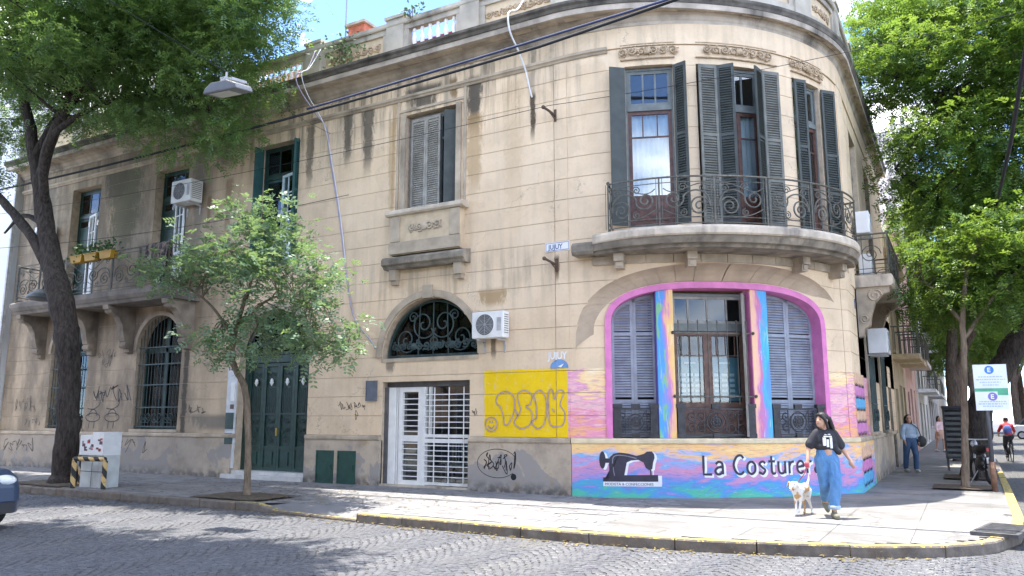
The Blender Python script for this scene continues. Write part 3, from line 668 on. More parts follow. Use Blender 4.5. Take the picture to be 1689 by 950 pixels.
# squinch: voussoirs from the rim of the corner arch to the round wall above
def sup(op_c, op_h, zs, zt, p, th): return (op_c + op_h*math.copysign(abs(math.cos(th))**(2/p), math.cos(th)), zs + (zt - zs)*abs(math.sin(th))**(2/p))
sq = MB()
TH = np.linspace(PI, 0, 73); grid = []
for th in TH:
    a = sup(3.205, 2.47, 3.36, 4.36, 2.9, th); b_ = sup(3.4, 3.27, 3.0, 4.68, 2.7, th)
    A = Vector(PL(a[0], -.01, a[1])); B = Vector(PU(b_[0], -.005, b_[1])); row = []
    for k in range(5):
        u = k/4; q_ = A.lerp(B, u); q_.z += .05*math.sin(u*PI); row.append(q_)
    grid.append(row)
n = 5; sq.add([tuple(p + Vector((-.02, .03, .015))) for r in grid for p in r], [(i*n + k, i*n + k + 1, (i + 1)*n + k + 1, (i + 1)*n + k) for i in range(72) for k in range(n - 1)])
sq = sq.build('corner_arch_soffit', M_TRIM, house)
for v in range(24):
    i0 = v*3; vs = []
    for i in range(i0, i0 + 4):
        f_ = (i - i0)/3; g_ = .012 + .976*f_; x = i0 + 3*g_; a = int(x); u = x - a
        if a >= 72: a = 71; u = 1
        vs += [tuple(grid[a][k].lerp(grid[a + 1][k], u)) for k in range(n)]
    q = MB(); q.add(vs, [(i*n + k, i*n + k + 1, (i + 1)*n + k + 1, (i + 1)*n + k) for i in range(3) for k in range(n - 1)])
    q.build('voussoir', M_SOFFIT, sq)
# pink rim and reveal
rim = MB(); vs = []; N_ = 64
path = [(0.0, 1.15)]
inn = [(.86, 1.152)] + [sup(3.205, 2.345, 3.40, 4.23, 2.9, th) for th in np.linspace(PI, 0, N_)] + [(5.55, 1.152)]
out = [(.735, 1.152)] + [sup(3.205, 2.47, 3.38, 4.36, 2.9, th) for th in np.linspace(PI, 0, N_)] + [(5.675, 1.152)]
prof = [(inn, -.42), (inn, .03), (out, .03), (out, -.05)]
for i in range(len(inn)):
    for lst, nn in prof: vs.append((lst[i][0], nn, lst[i][1]))
rim.add(vs, [(4*i + k, 4*i + k + 1, 4*i + k + 5, 4*i + k + 4) for i in range(len(inn) - 1) for k in range(3)])
rim.build('arch_rim', M_PINK, house, PL)

# ---------------- openings' fittings
def leaf(xf, hx, hn, ang):
    c, s_ = math.cos(ang), math.sin(ang); return lambda u, v, z: xf(hx + u*c - v*s_, hn + u*s_ + v*c, z)
def louver(w, z0, z1, top=None, pitch=.055, rails=(), fr=.055, t=.03, blank=None):
    m = MB(); tz = (lambda u: z1) if top is None else top
    if top is None: m.box(fr*.8, w - fr*.8, -.0135, -.011, z0 + .02, z1 - .02)
    m.box(0, fr, -t/2, t/2, z0, tz(fr/2)); m.box(w - fr, w, -t/2, t/2, z0, tz(w - fr/2))
    m.box(fr, w - fr, -t/2, t/2, z0, z0 + .09)
    if top is None: m.box(fr, w - fr, -t/2, t/2, z1 - .08, z1)
    for r in rails: m.box(fr, w - fr, -t/2, t/2, r - .035, r + .035)
    z = z0 + .11
    while z < z1 - .1:
        if all(abs(z - r) > .055 for r in rails):
            xa, xb = fr, w - fr
            if top:      # clip by the arch
                while xa < xb and tz(xa) < z + .03: xa += .02
                while xb > xa and tz(xb) < z + .03: xb -= .02
            if xb - xa > .05: m.add([(xa, -.014, z + .03), (xb, -.014, z + .03), (xb, .017, z - .012), (xa, .017, z - .012), (xa, -.010, z + .036), (xb, -.010, z + .036), (xb, .021, z - .006), (xa, .021, z - .006)],
                  [(0, 1, 2, 3), (7, 6, 5, 4), (3, 2, 6, 7), (0, 4, 5, 1), (0, 3, 7, 4), (1, 5, 6, 2)])
        z += pitch
    if top:
        pts = [(u, tz(u)) for u in np.linspace(0, w, 15)]
        for a, b_ in zip(pts, pts[1:]): m.prism([(a[0], a[1] - .07), (b_[0], b_[1] - .07), b_, a], -t/2, t/2)
    return m
def frame_rect(m, x0, x1, z0, z1, n0, n1, w):
    m.box(x0, x0 + w, n0, n1, z0, z1); m.box(x1 - w, x1, n0, n1, z0, z1); m.box(x0 + w, x1 - w, n0, n1, z0, z0 + w); m.box(x0 + w, x1 - w, n0, n1, z1 - w, z1); return m
def curtain(x0, x1, z0, z1, n, amp=.025, k=9):
    m = MB(); N = int((x1 - x0)/.02); xs = np.linspace(x0, x1, N + 1)
    vs = [(x, n + amp*math.sin(x*k*2*PI/1.0 + .6*math.sin(3*x)), z) for x in xs for z in (z0, z1)]
    return m.add(vs, [(2*i, 2*i + 2, 2*i + 3, 2*i + 1) for i in range(N)])
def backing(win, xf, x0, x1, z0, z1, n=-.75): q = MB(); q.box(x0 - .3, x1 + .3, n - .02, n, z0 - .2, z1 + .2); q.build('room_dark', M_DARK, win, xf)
def french(P, s0, w, zb, zt, ft, wm, nd=-.16, cur=None, low=.62, cols=3, label=None, single=False):
    xf = frame(P, s0); h = w/2; m = MB(); frame_rect(m, -h, h, zb, zt, nd - .05, nd + .03, .05)
    tb = zt - .85
    m.box(-h + .05, h - .05, nd - .05, nd + .05, tb - .11, tb)                  # transom bar
    win = m.build('window', ft, house, xf)
    if label: win['label'] = label
    m = MB(); frame_rect(m, -h + .052, h - .052, tb + .002, zt - .052, nd - .03, nd + .01, .07)
    for k in range(1, cols): x = -h + .12 + (w - .24)*k/cols; m.box(x - .018, x + .018, nd - .025, nd + .008, tb + .07, zt - .12)
    m.build('transom_light', ft, win, xf)
    for sg in ((0,) if single else (-1, 1)):
        x0, x1 = (-h + .052, h - .052) if single else ((-h + .052, -.004) if sg < 0 else (.004, h - .052))
        m = MB(); frame_rect(m, x0, x1, zb + .02, tb - .112, nd - .03, nd + .015, .075)
        m.box(x0 + .075, x1 - .075, nd - .02, nd + .006, zb + .095, zb + low); m.box(x0 + .075, x1 - .075, nd - .03, nd + .012, zb + low, zb + low + .08)
        m.box(x0 + .12, x1 - .12, nd + .006, nd + .02, zb + .16, zb + low - .07)
        zc_ = tb - .112 - .075 - .5; m.box(x0 + .075, x1 - .075, nd - .02, nd + .008, zc_ - .015, zc_ + .015)
        if single:
            for k in (1, 2): xx = x0 + (x1 - x0)*k/3; m.box(xx - .013, xx + .013, nd - .02, nd + .006, zc_, tb - .18)
        m.build('door_leaf', wm, win, xf)
    q = MB(); q.box(-h + .06, h - .06, nd - .014, nd - .008, zb + low, zt - .08); q.build('pane', M_GLASS, win, xf)
    if cur: curtain(-h + .06, h - .06, zb + .05, tb - .15 if cur is M_CURT else zt - .1, nd - .12).build('curtain', cur, win, xf, smooth=True)
    backing(win, xf, -h, h, zb, zt); return win, xf
# upper corner windows
for (s0, w) in ((1.82, 1.02), (3.77, 1.90), (5.72, 1.02)):
    win, xf = french(PU, s0, w if w < 1.5 else 1.1, 5.46, 8.98, M_FRG, M_WOOD, cur=M_CURT, single=w < 1.5)
    h = w/2
    if w < 1.5:
        for sg in (-1, 1):
            for k, (hx, hn, a) in enumerate(((sg*h, .03, ((PI - .35) if s0 < 3 else .30) if sg < 0 else (.62 if s0 < 3 else .28)),)):
                louver((.34 if sg < 0 else .30) if s0 < 3 else (.31 if sg < 0 else .38), 5.48, 8.95, rails=(6.5, 7.4)).build('shutter', M_SHUT, win, leaf(xf, hx, hn, a))
            louver(.40, 5.48, 8.95, rails=(6.5, 7.4)).build('shutter', M_SHUT, win, leaf(xf, sg*(h - .0) + sg*.0, -.02, (PI/2 + .25) if sg < 0 else PI/2 - .25)) if False else None
    else:
        for sg in (-1, 1):
            ux = (lambda f: f) ; base = xf if sg < 0 else (lambda x, n_, z, f=xf: f(-x, n_, z))
            louver(.41, 5.48, 8.95, rails=(6.5, 7.4)).build('shutter', M_SHUTL, win, leaf(base, -h, .02, .03))  # outer leaves get a paler tone than the inner ones
            louver(.36, 5.48, 8.95, rails=(6.5, 7.4)).build('shutter', M_SHUT, win, leaf(base, -h + .41, .03, .62))
# relief panels over them
for a, b_ in ((1.23, 2.37), (2.82, 4.75), (5.18, 6.32)):
    rp_ = MB(); N = max(2, int((b_ - a)/.15)); rp_.box(a, b_, .028, .036, 9.13, 9.14, N); rp_.box(a, b_, .0, .045, 9.14, 9.155, N); rp_.box(a, b_, .0, .045, 9.47, 9.485, N)
    rp_ = rp_.build('relief_panel', M_RELIEF, house, PU)
    relief(MB(), a + .05, b_ - .05, 9.16, 9.46, .05, int(a*10)).build('relief', M_RELIEF, rp_, PU, smooth=True)
# left wing french windows (dark doorways with green shutters and a white casement)
for (s0, w) in ((-17.58, 1.55), (-13.25, 1.5), (-8.8, 1.6)):
    zb = 5.46 if s0 < -10 else 5.62; zt = 9.08
    win, xf = french(PU, s0, w, zb, zt, M_GREEN, M_GREEN if s0 < -10 else M_SHUTGR, nd=-.30, cur=None, low=.8 if s0 > -10 else 2.3)
    h = w/2
    for sg in (-1, 1):
        base = xf if sg < 0 else (lambda x, n_, z, f=xf: f(-x, n_, z))
        if s0 > -10: louver(.34, zb + .03, zt - .05, rails=(6.6, 7.6)).build('shutter', M_SHUTGR, win, leaf(base, -h + .03, -.19, 1.5))
    # white casement leaf standing open
    c = MB(); zt2 = zt - .95; frame_rect(c, 0, .62, zb + .9, zt2, -.02, .02, .075)
    for k in (1, 2): c.box(.075, .545, -.012, .012, zb + .9 + (zt2 - zb - .9)*k/3 - .015, zb + .9 + (zt2 - zb - .9)*k/3 + .015)
    c.box(.29, .33, -.012, .012, zb + .97, zt2 - .08); c.box(.0, .62, -.02, .02, zb + .02, zb + .9)
    c.build('casement', M_FRB if s0 > -10 else M_FRW, win, leaf(xf, .08, -.14, .25))
# window 4: half-open grey shutters, moulded surround, sill with relief
xf = frame(PU, -3.65)
m = MB(); frame_rect(m, -.8, .8, 6.5, 8.98, -.3, -.22, .07); win = m.build('window', M_SHUTG, house, xf)
q = MB(); q.box(-.73, .73, -.265, -.259, 6.57, 8.9); q.build('pane', M_GLASSD, win, xf); backing(win, xf, -.8, .8, 6.5, 9)
frame_rect(MB(), .12, .70, 6.58, 8.9, -.25, -.2, .06).box(.18, .64, -.24, -.21, 8.25, 8.32).build('casement', M_FRG, win, xf)
louver(.44, 6.53, 8.88).build('shutter', M_SHUTG, win, leaf(xf, -.68, -.13, .0)); louver(.44, 6.53, 8.88).build('shutter', M_SHUTG, win, leaf(xf, -.235, -.13, .06)); louver(.40, 6.53, 8.88).build('shutter', M_SHUT, win, leaf(xf, .76, -.16, PI - .55))
m = MB()
for sg in (-1, 1): m.box(sg*.82 - .07, sg*.82 + .07, -.005, .05, 6.5, 9.0); m.box(sg*.99 - .035, sg*.99 + .035, -.005, .028, 6.45, 9.36)
m.box(-.955, .955, -.005, .03, 9.06, 9.12); m.build('surround', M_TRIM, win, xf)
m = MB(); m.sweep([(-.1, 6.36), (.26, 6.36), (.3, 6.40), (.3, 6.47), (.26, 6.5), (-.1, 6.52)], [-1.12, 1.12]); m.build('sill', M_LEDGE, win, xf); m = MB(); m.box(-1.0, 1.0, -.01, .2, 5.4, 6.36); m.build('apron_block', M_PANEL, win, xf)
m = MB(); m.box(-1.0, -.72, .2, .235, 5.72, 6.34); m.box(.72, 1.0, .2, .235, 5.72, 6.34); m.box(-1.02, 1.02, .2, .25, 5.42, 5.70); relief(m, -.55, .55, 5.86, 6.2, .215, 5); m.build('apron', M_TRIM, win, xf)
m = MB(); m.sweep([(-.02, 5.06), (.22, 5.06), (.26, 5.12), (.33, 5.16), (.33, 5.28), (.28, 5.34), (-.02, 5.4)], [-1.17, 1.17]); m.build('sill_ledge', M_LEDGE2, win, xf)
for sg in (-1, 1): m = MB(); m.prism([(sg*.93 - .1, 4.80), (sg*.93 + .1, 4.80), (sg*.93 + .1, 5.06), (sg*.93 - .1, 5.06)], -.02, .2); m.box(sg*.93 - .08, sg*.93 + .08, -.02, .14, 4.70, 4.80); m.build('bracket', M_TRIM, win, xf)
def grille_arch(win, xf, w, zb, zs, zt, n, mat, scrolls=True):
    top = lambda x: zs + (zt - zs)*math.sqrt(max(0, 1 - (x/(w/2))**2))
    m = MB(); pts = [(x, n, top(x) - .02) for x in (w/2*math.cos(a) for a in np.linspace(PI, 0, 25))]; m.tube(pts, .025, 5); m.box(-w/2, w/2, n - .02, n + .02, zb, zb + .06); m.build('grille_frame', mat, win, xf)
    m = MB(); relief(m, -w/2 + .15, 0.05, zb + .1, zb + .42, n, 3); relief(m, -.05, w/2 - .15, zb + .1, zb + .42, n, 4) if scrolls else None
    for (cx, cz, r, a0, tr) in [(-.82, zb + .42, .34, 0, -1.8), (.82, zb + .42, .34, PI, 1.8), (-.3, zb + .78, .38, -.3, -1.7), (.3, zb + .78, .38, PI + .3, 1.7), (-.62, zb + .95, .14, 0, 1.4), (.62, zb + .95, .14, PI, -1.4), (0, zb + .35, .16, -PI/2, 1.2)]:
        m.tube([(x*w/2.72, n, z) for x, z in spiral(cx, cz, r, .03, a0, tr, 30)], .018, 5)
    for x in (-.45, 0, .45): m.tube([(x*w/2.72, n, zb), (x*.9*w/2.72, n, top(x*w/2.72) - .03)], .015, 4)
    m.build('grille_scrollwork', mat, win, xf)
def arch_pane(w, zb, zs, zt, n, t=.006):
    pts = [(-w/2, zb)] + [(w/2*math.cos(a), zs + (zt - zs)*math.sin(a)) for a in np.linspace(PI, 0, 21)] + [(w/2, zb)]
    return MB().prism(pts, n, n + t)
def archivolt(w, zs, zt, t, n0, n1, legs=0.0):
    m = MB(); a_ = np.linspace(PI, 0, 25); i_ = [(w/2*math.cos(a), zs + (zt - zs)*math.sin(a)) for a in a_]; o_ = [((w/2 + t)*math.cos(a), zs + (zt - zs + t)*math.sin(a)) for a in a_]
    if legs: i_ = [(-w/2, zs - legs)] + i_ + [(w/2, zs - legs)]; o_ = [(-w/2 - t, zs - legs)] + o_ + [(w/2 + t, zs - legs)]
    for k in range(len(i_) - 1): m.prism([i_[k], i_[k + 1], o_[k + 1], o_[k]], n0, n1)
    return m
# arched fanlight over the shop entrance
xf = frame(PU, -3.61); win = archivolt(2.74, 2.98, 4.36, .16, -.01, .055).build('fanlight', M_TRIM, house, xf)
archivolt(2.72, 2.98, 4.34, -.06, -.34, -.28).build('fanlight_frame', M_GREEN, win, xf)
arch_pane(2.7, 2.96, 2.98, 4.3, -.3).build('pane', M_GLASSD, win, xf); grille_arch(win, xf, 2.6, 2.97, 2.98, 4.3, -.18, M_IRONG); backing(win, xf, -1.4, 1.4, 3.1, 4.2, -.7)
m = MB(); m.box(-1.37, 1.37, -.36, .02, 2.86, 2.95); m.build('fanlight_sill', M_TRIM, win, xf)
q = MB(); q.box(-.13, .13, .05, .11, 4.32, 4.62); q.build('keystone', M_TRIM, win, xf)
# shop entrance: white barred door and window
xf = frame(PU, -3.705); m = MB(); m.box(-1.235, 1.235, -.32, -.2, 2.28, 2.398); m.box(-1.235, -1.13, -.35, -.1, 0, 2.28); shop = m.build('shop_entrance', M('shop_steel', (.12, .12, .125), .5), house, xf)
q = MB(); q.box(-1.12, -.93, -.25, -.12, .0, 2.27); q.box(-.91, -.87, -.24, -.16, 0, 2.27); q.build('jamb', M_FRW, shop, xf)
dl = frame_rect(MB(), -.84, -.17, .03, 2.27, -.22, -.15, .11).box(-.73, -.28, -.21, -.155, 1.02, 1.16).build('door', M_FRW, shop, xf)
for z0, k in ((.22, 7), (1.24, 7)):
    for i in range(k): q = MB(); q.box(-.73, -.28, -.17, -.155, z0 + i*.125, z0 + i*.125 + .022); q.build('bar', M_FRW, shop, xf)
m = MB(); m.box(-.15, -.06, -.25, -.12, 0, 2.27); m.box(-.06, 1.2, -.25, -.13, 1.0, 1.09); m.box(-.06, 1.2, -.25, -.13, 1.12, 1.19); m.box(1.18, 1.235, -.25, -.13, 0.08, 2.27); m.box(-.06, 1.18, -.25, -.13, .06, .12); m.box(.02, .06, -.25, -.15, 1.19, 2.27)
m.build('window_frame', M_FRW, shop, xf)
for z0, k, dz in ((.24, 7, .115), (1.33, 7, .125)):
    for i in range(k): q = MB(); q.box(-.06, 1.18, -.11, -.09, z0 + i*dz, z0 + i*dz + .02); q.build('bar', M_FRW, shop, xf)
for x in (.22, .62, 1.02): q = MB(); q.box(x, x + .022, -.088, -.072, .1, 2.25); q.build('bar', M_FRW, shop, xf)
q = MB(); q.box(-1.1, 1.2, -.235, -.23, .05, 2.27); q.build('pane', M_GLASS, shop, xf)
q = MB(); q.box(-1.6, 1.5, -2.62, -2.6, 0, 2.6); q.box(-1.62, -1.6, -2.6, -.45, 0, 2.6); q.box(1.5, 1.52, -2.6, -.45, 0, 2.6); q.box(-1.6, 1.5, -2.6, -.42, 2.6, 2.62); q.box(-1.6, 1.5, -2.6, -.42, -.02, .0); q.build('shop_interior', M('shop_interior', (.20, .21, .22), .8), shop, xf)
q = MB(); q.box(-1.24, 1.24, -.42, .02, -.03, .045); q.build('threshold', M_LEDGE, shop, xf)
# green double door with fanlight
xf = frame(PU, -8.595); win = archivolt(2.56, 3.25, 4.4, .17, -.01, .05).build('entrance', M_TRIM, house, xf)
m = MB(); m.box(-1.275, 1.275, -.34, -.22, 3.02, 3.22); m.box(-1.275, -1.14, -.34, -.22, .2, 3.02); m.box(1.14, 1.275, -.34, -.22, .2, 3.02); m.build('door_frame', M_GREEN, win, xf)
arch_pane(2.5, 3.22, 3.25, 4.36, -.32).build('pane', M_GLASSD, win, xf); grille_arch(win, xf, 2.5, 3.23, 3.25, 4.34, -.2, M_IRONG); backing(win, xf, -1.3, 1.3, 2.8, 4.3, -.6)
for k in range(4):
    x0 = -1.135 + k*.568; x1 = x0 + .562
    m = frame_rect(MB(), x0, x1, .2, 3.0, -.32, -.25, .085); m.box(x0 + .085, x1 - .085, -.31, -.27, .285, .75); m.box(x0 + .085, x1 - .085, -.32, -.255, .75, .83); m.box(x0 + .15, x1 - .15, -.27, -.25, .36, .68)
    m.box(x0 + .085, x1 - .085, -.312, -.296, .83, 2.92)
    lf = m.build('door_leaf', M_GREEN, win, xf)
    m = MB(); cx = (x0 + x1)/2
    for i in range(5): m.box(cx - .15 + i*.07, cx - .135 + i*.07, -.262, -.25, 1.7, 2.35)
    for (a, b_, r, t0, tr) in ((-.08, 1.25, .1, 0, 1.6), (.08, 1.25, .1, PI, -1.6), (-.08, 1.5, .09, 0, -1.6), (.08, 1.5, .09, PI, 1.6), (0, 1.02, .12, PI/2, 1.7), (-.07, 2.7, .08, 0, 1.5), (.07, 2.7, .08, PI, -1.5)):
        m.tube([(cx + x, -.255, z) for x, z in spiral(a, b_, r, .015, t0, tr, 20)], .009, 4)
    m.box(cx - .2, cx + .2, -.262, -.248, 1.64, 1.68); m.build('ironwork', M_IRONG, win, xf)
    MB().prism([(cx - .075, 2.5), (cx, 2.40), (cx + .075, 2.5), (cx + .045, 2.5), (cx + .045, 2.56), (cx, 2.6), (cx - .045, 2.56), (cx - .045, 2.5)], -.262, -.24).build('diamond_ornament', M('pale_ornament', (.7, .72, .7)), win, xf)
m = MB(); m.box(-.02, .03, -.25, -.2, 1.1, 1.3); m.build('door_handle', M('brass', (.5, .36, .12), .35, metal=.8), win, xf)
m = MB(); m.box(-1.6, 1.27, -.3, .16, -.02, .105); m.box(-1.35, 1.27, -.34, .02, .106, .2); m.build('step', M('marble_step', (.55, .54, .52), .5, .15, 4), win, xf)
m = MB(); m.box(-1.66, -1.3, -.02, .03, .25, 2.9); m.box(-1.64, -1.32, .03, .045, 1.25, 1.72); m.box(-1.64, -1.32, .03, .045, .85, 1.18); pj = m.build('door_jamb_panel', M('jamb_white', (.62, .64, .66), .6, .1), win, xf)
for z0, z1 in ((1.27, 1.70), (.87, 1.16)): q = MB(); q.box(-1.63, -1.33, .046, .06, z0, z1); q.build('letter_box', M_GREEN, pj, xf)
q = MB(); q.box(-1.50, -1.36, .031, .045, 2.0, 2.5); q.build('intercom', M_FRW, pj, xf); q = MB(); q.box(-1.49, -1.37, .031, .05, 1.8, 1.92); q.build('house_number', M('plate_dark', (.12, .08, .07)), pj, xf)
# green meter doors in the plinth, grey plate by the shop
for s0 in (-6.62, -5.93):
    m = frame_rect(MB(), -.28, .28, .0, .78, .05, .075, .03); m.box(-.25, .25, .05, .068, .03, .75); m.box(.19, .215, .068, .085, .35, .45)
    for z in (.15, .6): m.box(-.275, -.24, .07, .085, z, z + .07)
    m.build('meter_door', M('meter_green', (.012, .06, .045), .4, .2, 6, .05), house, frame(PU, s0))
m = frame_rect(MB(), -.16, .16, 1.96, 2.44, 0, .05, .025); m.box(-.135, .135, 0, .042, 1.985, 2.415); m.build('wall_plate', M('slate_plate', (.11, .13, .16), .4, .15), house, frame(PU, -5.25))
# barred arched windows of the left wing
for s0, w in ((-17.7, 2.0), (-13.285, 2.03)):
    xf = frame(PU, s0); zs, zt = (3.62, 4.65) if s0 < -15 else (3.55, 4.55); top = lambda x: zs + (zt - zs)*math.sqrt(max(0, 1 - (x/(w/2))**2))
    win = archivolt(w, zs, zt, .13, -.01, .045).build('barred_window', M_TRIM, house, xf)
    arch_pane(w - .02, 1.25, zs, zt - .02, -.34).build('pane', M_GLASSD, win, xf); backing(win, xf, -1, 1, 1.4, 4.4, -.65)
    m = frame_rect(MB(), -w/2 + .02, w/2 - .02, 1.25, zs, -.33, -.29, .08); m.box(-.05, .05, -.33, -.28, 1.3, zt - .05); m.box(-w/2, w/2, -.33, -.28, zs - .06, zs + .06); m.build('casement', M_GREEN, win, xf)
    for k in range(14): x = -w/2 + .08 + (w - .16)*k/13; q = MB(); q.tube([(x, -.07, 1.26), (x, -.07, top(x) - .02)], .011, 5); q.build('bar', M_IRONG, win, xf)
    m = MB(); 
    for z in (1.3, 1.85, 2.5, 3.1, 3.6): m.box(-w/2 + .02, w/2 - .02, -.085, -.06, z, z + .035)
    for cx in (-.5, 0, .5):
        for sg in (-1, 1): m.tube([(cx + sg*.0 + sg*x, -.075, z) for x, z in spiral(.1, 1.58, .17, .03, PI, 1.6, 20)], .012, 4)
    m.build('grille_rails', M_IRONG, win, xf)
    m = MB(); m.box(-w/2 - .03, w/2 + .03, -.35, .06, 1.16, 1.24); m.build('sill', M_TRIM, win, xf)
# ---------------- ground floor of the round corner
def rimz(s): u = min(1, abs((s - 3.205)/2.345)); return 3.40 + .83*(1 - u**2.9)**(1/2.9)
def M_rainbow(name, s0, w, stops):
    b = NB(name); uv = b.coord('UV'); sx = b.sep(uv)
    n1 = b.noise(b.map(uv, (1.6, .55, 1), rot=(0, 0, .3)), 2.0, 3, .5, .8); st = b.noise(b.map(uv, (14, 1.1, 1), rot=(0, 0, .18)), 1.8, 4, .6, 1.0); n2 = b.noise(b.map(uv, (3, .9, 1), rot=(0, 0, -.4)), 1.7, 2, .5, 1.2)
    u = b.math('MULTIPLY', b.math('SUBTRACT', sx[0], s0), 1/w)
    v = b.math('ADD', u, b.math('ADD', b.math('MULTIPLY', b.math('SUBTRACT', n1, .5), 1.1), b.math('MULTIPLY', b.math('SUBTRACT', st, .5), .5)))
    c = b.ramp(v, stops)
    c = b.mix(b.math('MULTIPLY', b.mr(n2, .54, .62), b.mr(u, .7, .4, 0, .8)), c, (.22, .50, .16)) if s0 < 3 else b.mix(b.math('MULTIPLY', b.mr(n2, .54, .62), b.mr(u, .4, .7, 0, .8)), c, (.05, .46, .50))
    c = b.mix(b.mr(st, .58, .68, 0, .4), c, (.8, .72, .7)); b.bump(b.noise(uv, 40, 5), .2, .005); return b.fin(c, .7)
RAIN = [M_rainbow('pillar_paint_blue', 1.8, .35, [(.0, (.07, .33, .62)), (.3, (.10, .30, .70)), (.45, (.30, .24, .55)), (.58, (.62, .22, .42)), (.7, (.78, .42, .30)), (.85, (.82, .52, .18)), (1, (.80, .55, .22))]),
        M_rainbow('pillar_paint_pink', 3.83, .38, [(.0, (.80, .50, .30)), (.2, (.78, .42, .36)), (.38, (.55, .18, .34)), (.52, (.42, .22, .50)), (.66, (.10, .34, .72)), (.85, (.08, .40, .74)), (1, (.10, .30, .66))])]
for a, b_ in ((1.80, 2.15), (3.83, 4.21)):
    q = MB(); q.box(a, b_, -.415, -.015, 1.152, 4.24, 3); pl = q.build('pillar', RAIN[a > 3], house, PL)
    q = MB(); q.box(a - .012, a - .001, -.41, -.03, 1.154, min(rimz(a), 4.2)); q.build('painted_side', M_PURPLE if a < 3 else M_PINK, pl, PL)
def cast_rail(par_, xf, w, n, z0=1.155, z1=1.84):
    m = MB(); 
    for sg in (-1, 1):
        x = sg*(w/2 - .09); m.box(x - .075, x + .075, n - .035, n + .035, z0, z1 - .08); m.box(x - .10, x + .10, n - .05, n + .05, z1 - .08, z1); m.box(x - .095, x + .095, n - .045, n + .045, z0, z0 + .09)
    m.box(-w/2 + .165, w/2 - .165, n - .015, n + .015, z1 - .12, z1 - .09); m.box(-w/2 + .165, w/2 - .165, n - .015, n + .015, z0 + .05, z0 + .08)
    m.box(-.09, .09, n - .03, n + .03, z1 - .1, z1); m.box(-.08, .08, n - .03, n + .03, z0, z0 + .1)
    r = m.build('window_guard', M_IRONB, par_, xf)
    m = MB(); cz = (z0 + z1)/2 - .02; k = min(.2, w*.17)
    m.tube([(k*math.cos(a), n, cz + k*math.sin(a)) for a in np.linspace(0, 2*PI, 21)], .016, 5); m.tube([(k*.62*math.cos(a), n, cz + k*.62*math.sin(a)) for a in np.linspace(0, 2*PI, 17)], .014, 5)
    for a in range(8): m.ball((k*.35*math.cos(a*PI/4), n, cz + k*.35*math.sin(a*PI/4)), (.04, .02, .04), 6, 4)
    m.ball((0, n, cz), (.05, .03, .05), 8, 5)
    nsp = 2 if w > 1.3 else 1
    for sg in (-1, 1):
        for j in range(nsp):
            x = sg*(k + .06 + j*.2); m.tube([(x + sg*a, n, b_) for a, b_ in spiral(.05, cz + .12, .12, .02, PI, 1.4*sg*-1, 16)], .011, 4); m.tube([(x + sg*a, n, b_) for a, b_ in spiral(.05, cz - .12, .12, .02, PI, 1.4*sg, 16)], .011, 4)
            m.tube([(x, n, z0 + .05), (x, n, z1 - .1)], .01, 4)
    m.build('guard_ornament', M_IRONB, par_, xf)
for a, b_ in ((.87, 1.79), (4.225, 5.53)):
    c = (a + b_)/2; xf = frame(PL, c); w = b_ - a
    m = frame_rect(MB(), -w/2, w/2, 1.16, rimz(a if a < 2 else b_) + .25 if False else 3.3, -.38, -.34, .05); win = m.build('window', M_SHUTB, house, xf)
    hw = w/2 - .005
    for sg in (-1, 1):
        x0 = -w/2 + .003 if sg < 0 else .002
        top = (lambda u, x0=x0: rimz(min(5.53, max(.87, c + x0 + u))) - .01)
        louver(hw, 1.17, 4.2, top=top, rails=(3.3, 1.9), fr=.06).build('shutter', M_SHUTB, win, leaf(xf, x0, -.30, 0))
    backing(win, xf, -w/2, w/2, 1.3, 3.2, -.46)
    cast_rail(win, xf, w, -.07)
# middle bay: wooden glazed door behind bars
xf = frame(PL, 2.99); w = 1.66
m = frame_rect(MB(), -w/2, w/2, 1.16, 4.16, -.40, -.32, .06); m.box(-w/2, w/2, -.4, -.31, 3.36, 3.52); win = m.build('window', M_FRG, house, xf)
m = frame_rect(MB(), -w/2 + .06, w/2 - .06, 3.52, 4.10, -.38, -.34, .06)
for x in (-.42, 0, .42): m.box(x - .02, x + .02, -.375, -.345, 3.58, 4.04)
m.build('transom_light', M_SHUTG, win, xf)
for x0, x1 in ((-w/2 + .062, -.03), (-.03 + .004, w/2 - .062)):
    m = frame_rect(MB(), x0, x1, 1.17, 3.355, -.38, -.335, .09); m.box(x0 + .09, x1 - .09, -.375, -.345, 1.26, 1.78); m.box(x0 + .16, x1 - .16, -.345, -.33, 1.34, 1.70); m.box(x0 + .09, x1 - .09, -.38, -.335, 1.78, 1.88)
    for k in (1, 2, 3): m.box(x0 + (x1 - x0)*k/4 - .008, x0 + (x1 - x0)*k/4 + .008, -.37, -.345, 2.85, 3.265)
    m.box(x0 + .09, x1 - .09, -.37, -.345, 2.84, 2.86); m.build('door_leaf', M_WOOD2, win, xf)
q = MB(); q.box(-w/2 + .1, w/2 - .1, -.364, -.358, 1.85, 4.08); q.build('pane', M_glass('clear_glass', (.8, .86, .88), 0.0), win, xf)
q = MB(); q.box(-.68, -.1, -.42, -.41, 1.9, 2.82); q.box(.05, .68, -.42, -.41, 1.9, 2.82); po = q.build('poster', M('teal_poster', (.16, .34, .42), .5, .15, 3, 0), win, xf)
q = MB(); 
for x0 in (-.62, .12):
    q.box(x0 + .1, x0 + .35, -.409, -.407, 2.68, 2.72)
    for r in range(5):
        for k in range(3): q.box(x0 + k*.16, x0 + k*.16 + .12, -.409, -.407, 1.98 + r*.11, 2.04 + r*.11)
q.build('poster_lines', M('pale_blue_print', (.75, .85, .9)), po, xf)
backing(win, xf, -w/2, w/2, 1.3, 4.0, -.9)
louver(.40, 1.18, 4.12, rails=(2.0, 3.3)).build('shutter', M_SHUTG, win, leaf(xf, w/2 - .02, -.28, PI/2 + .55))
m = MB()
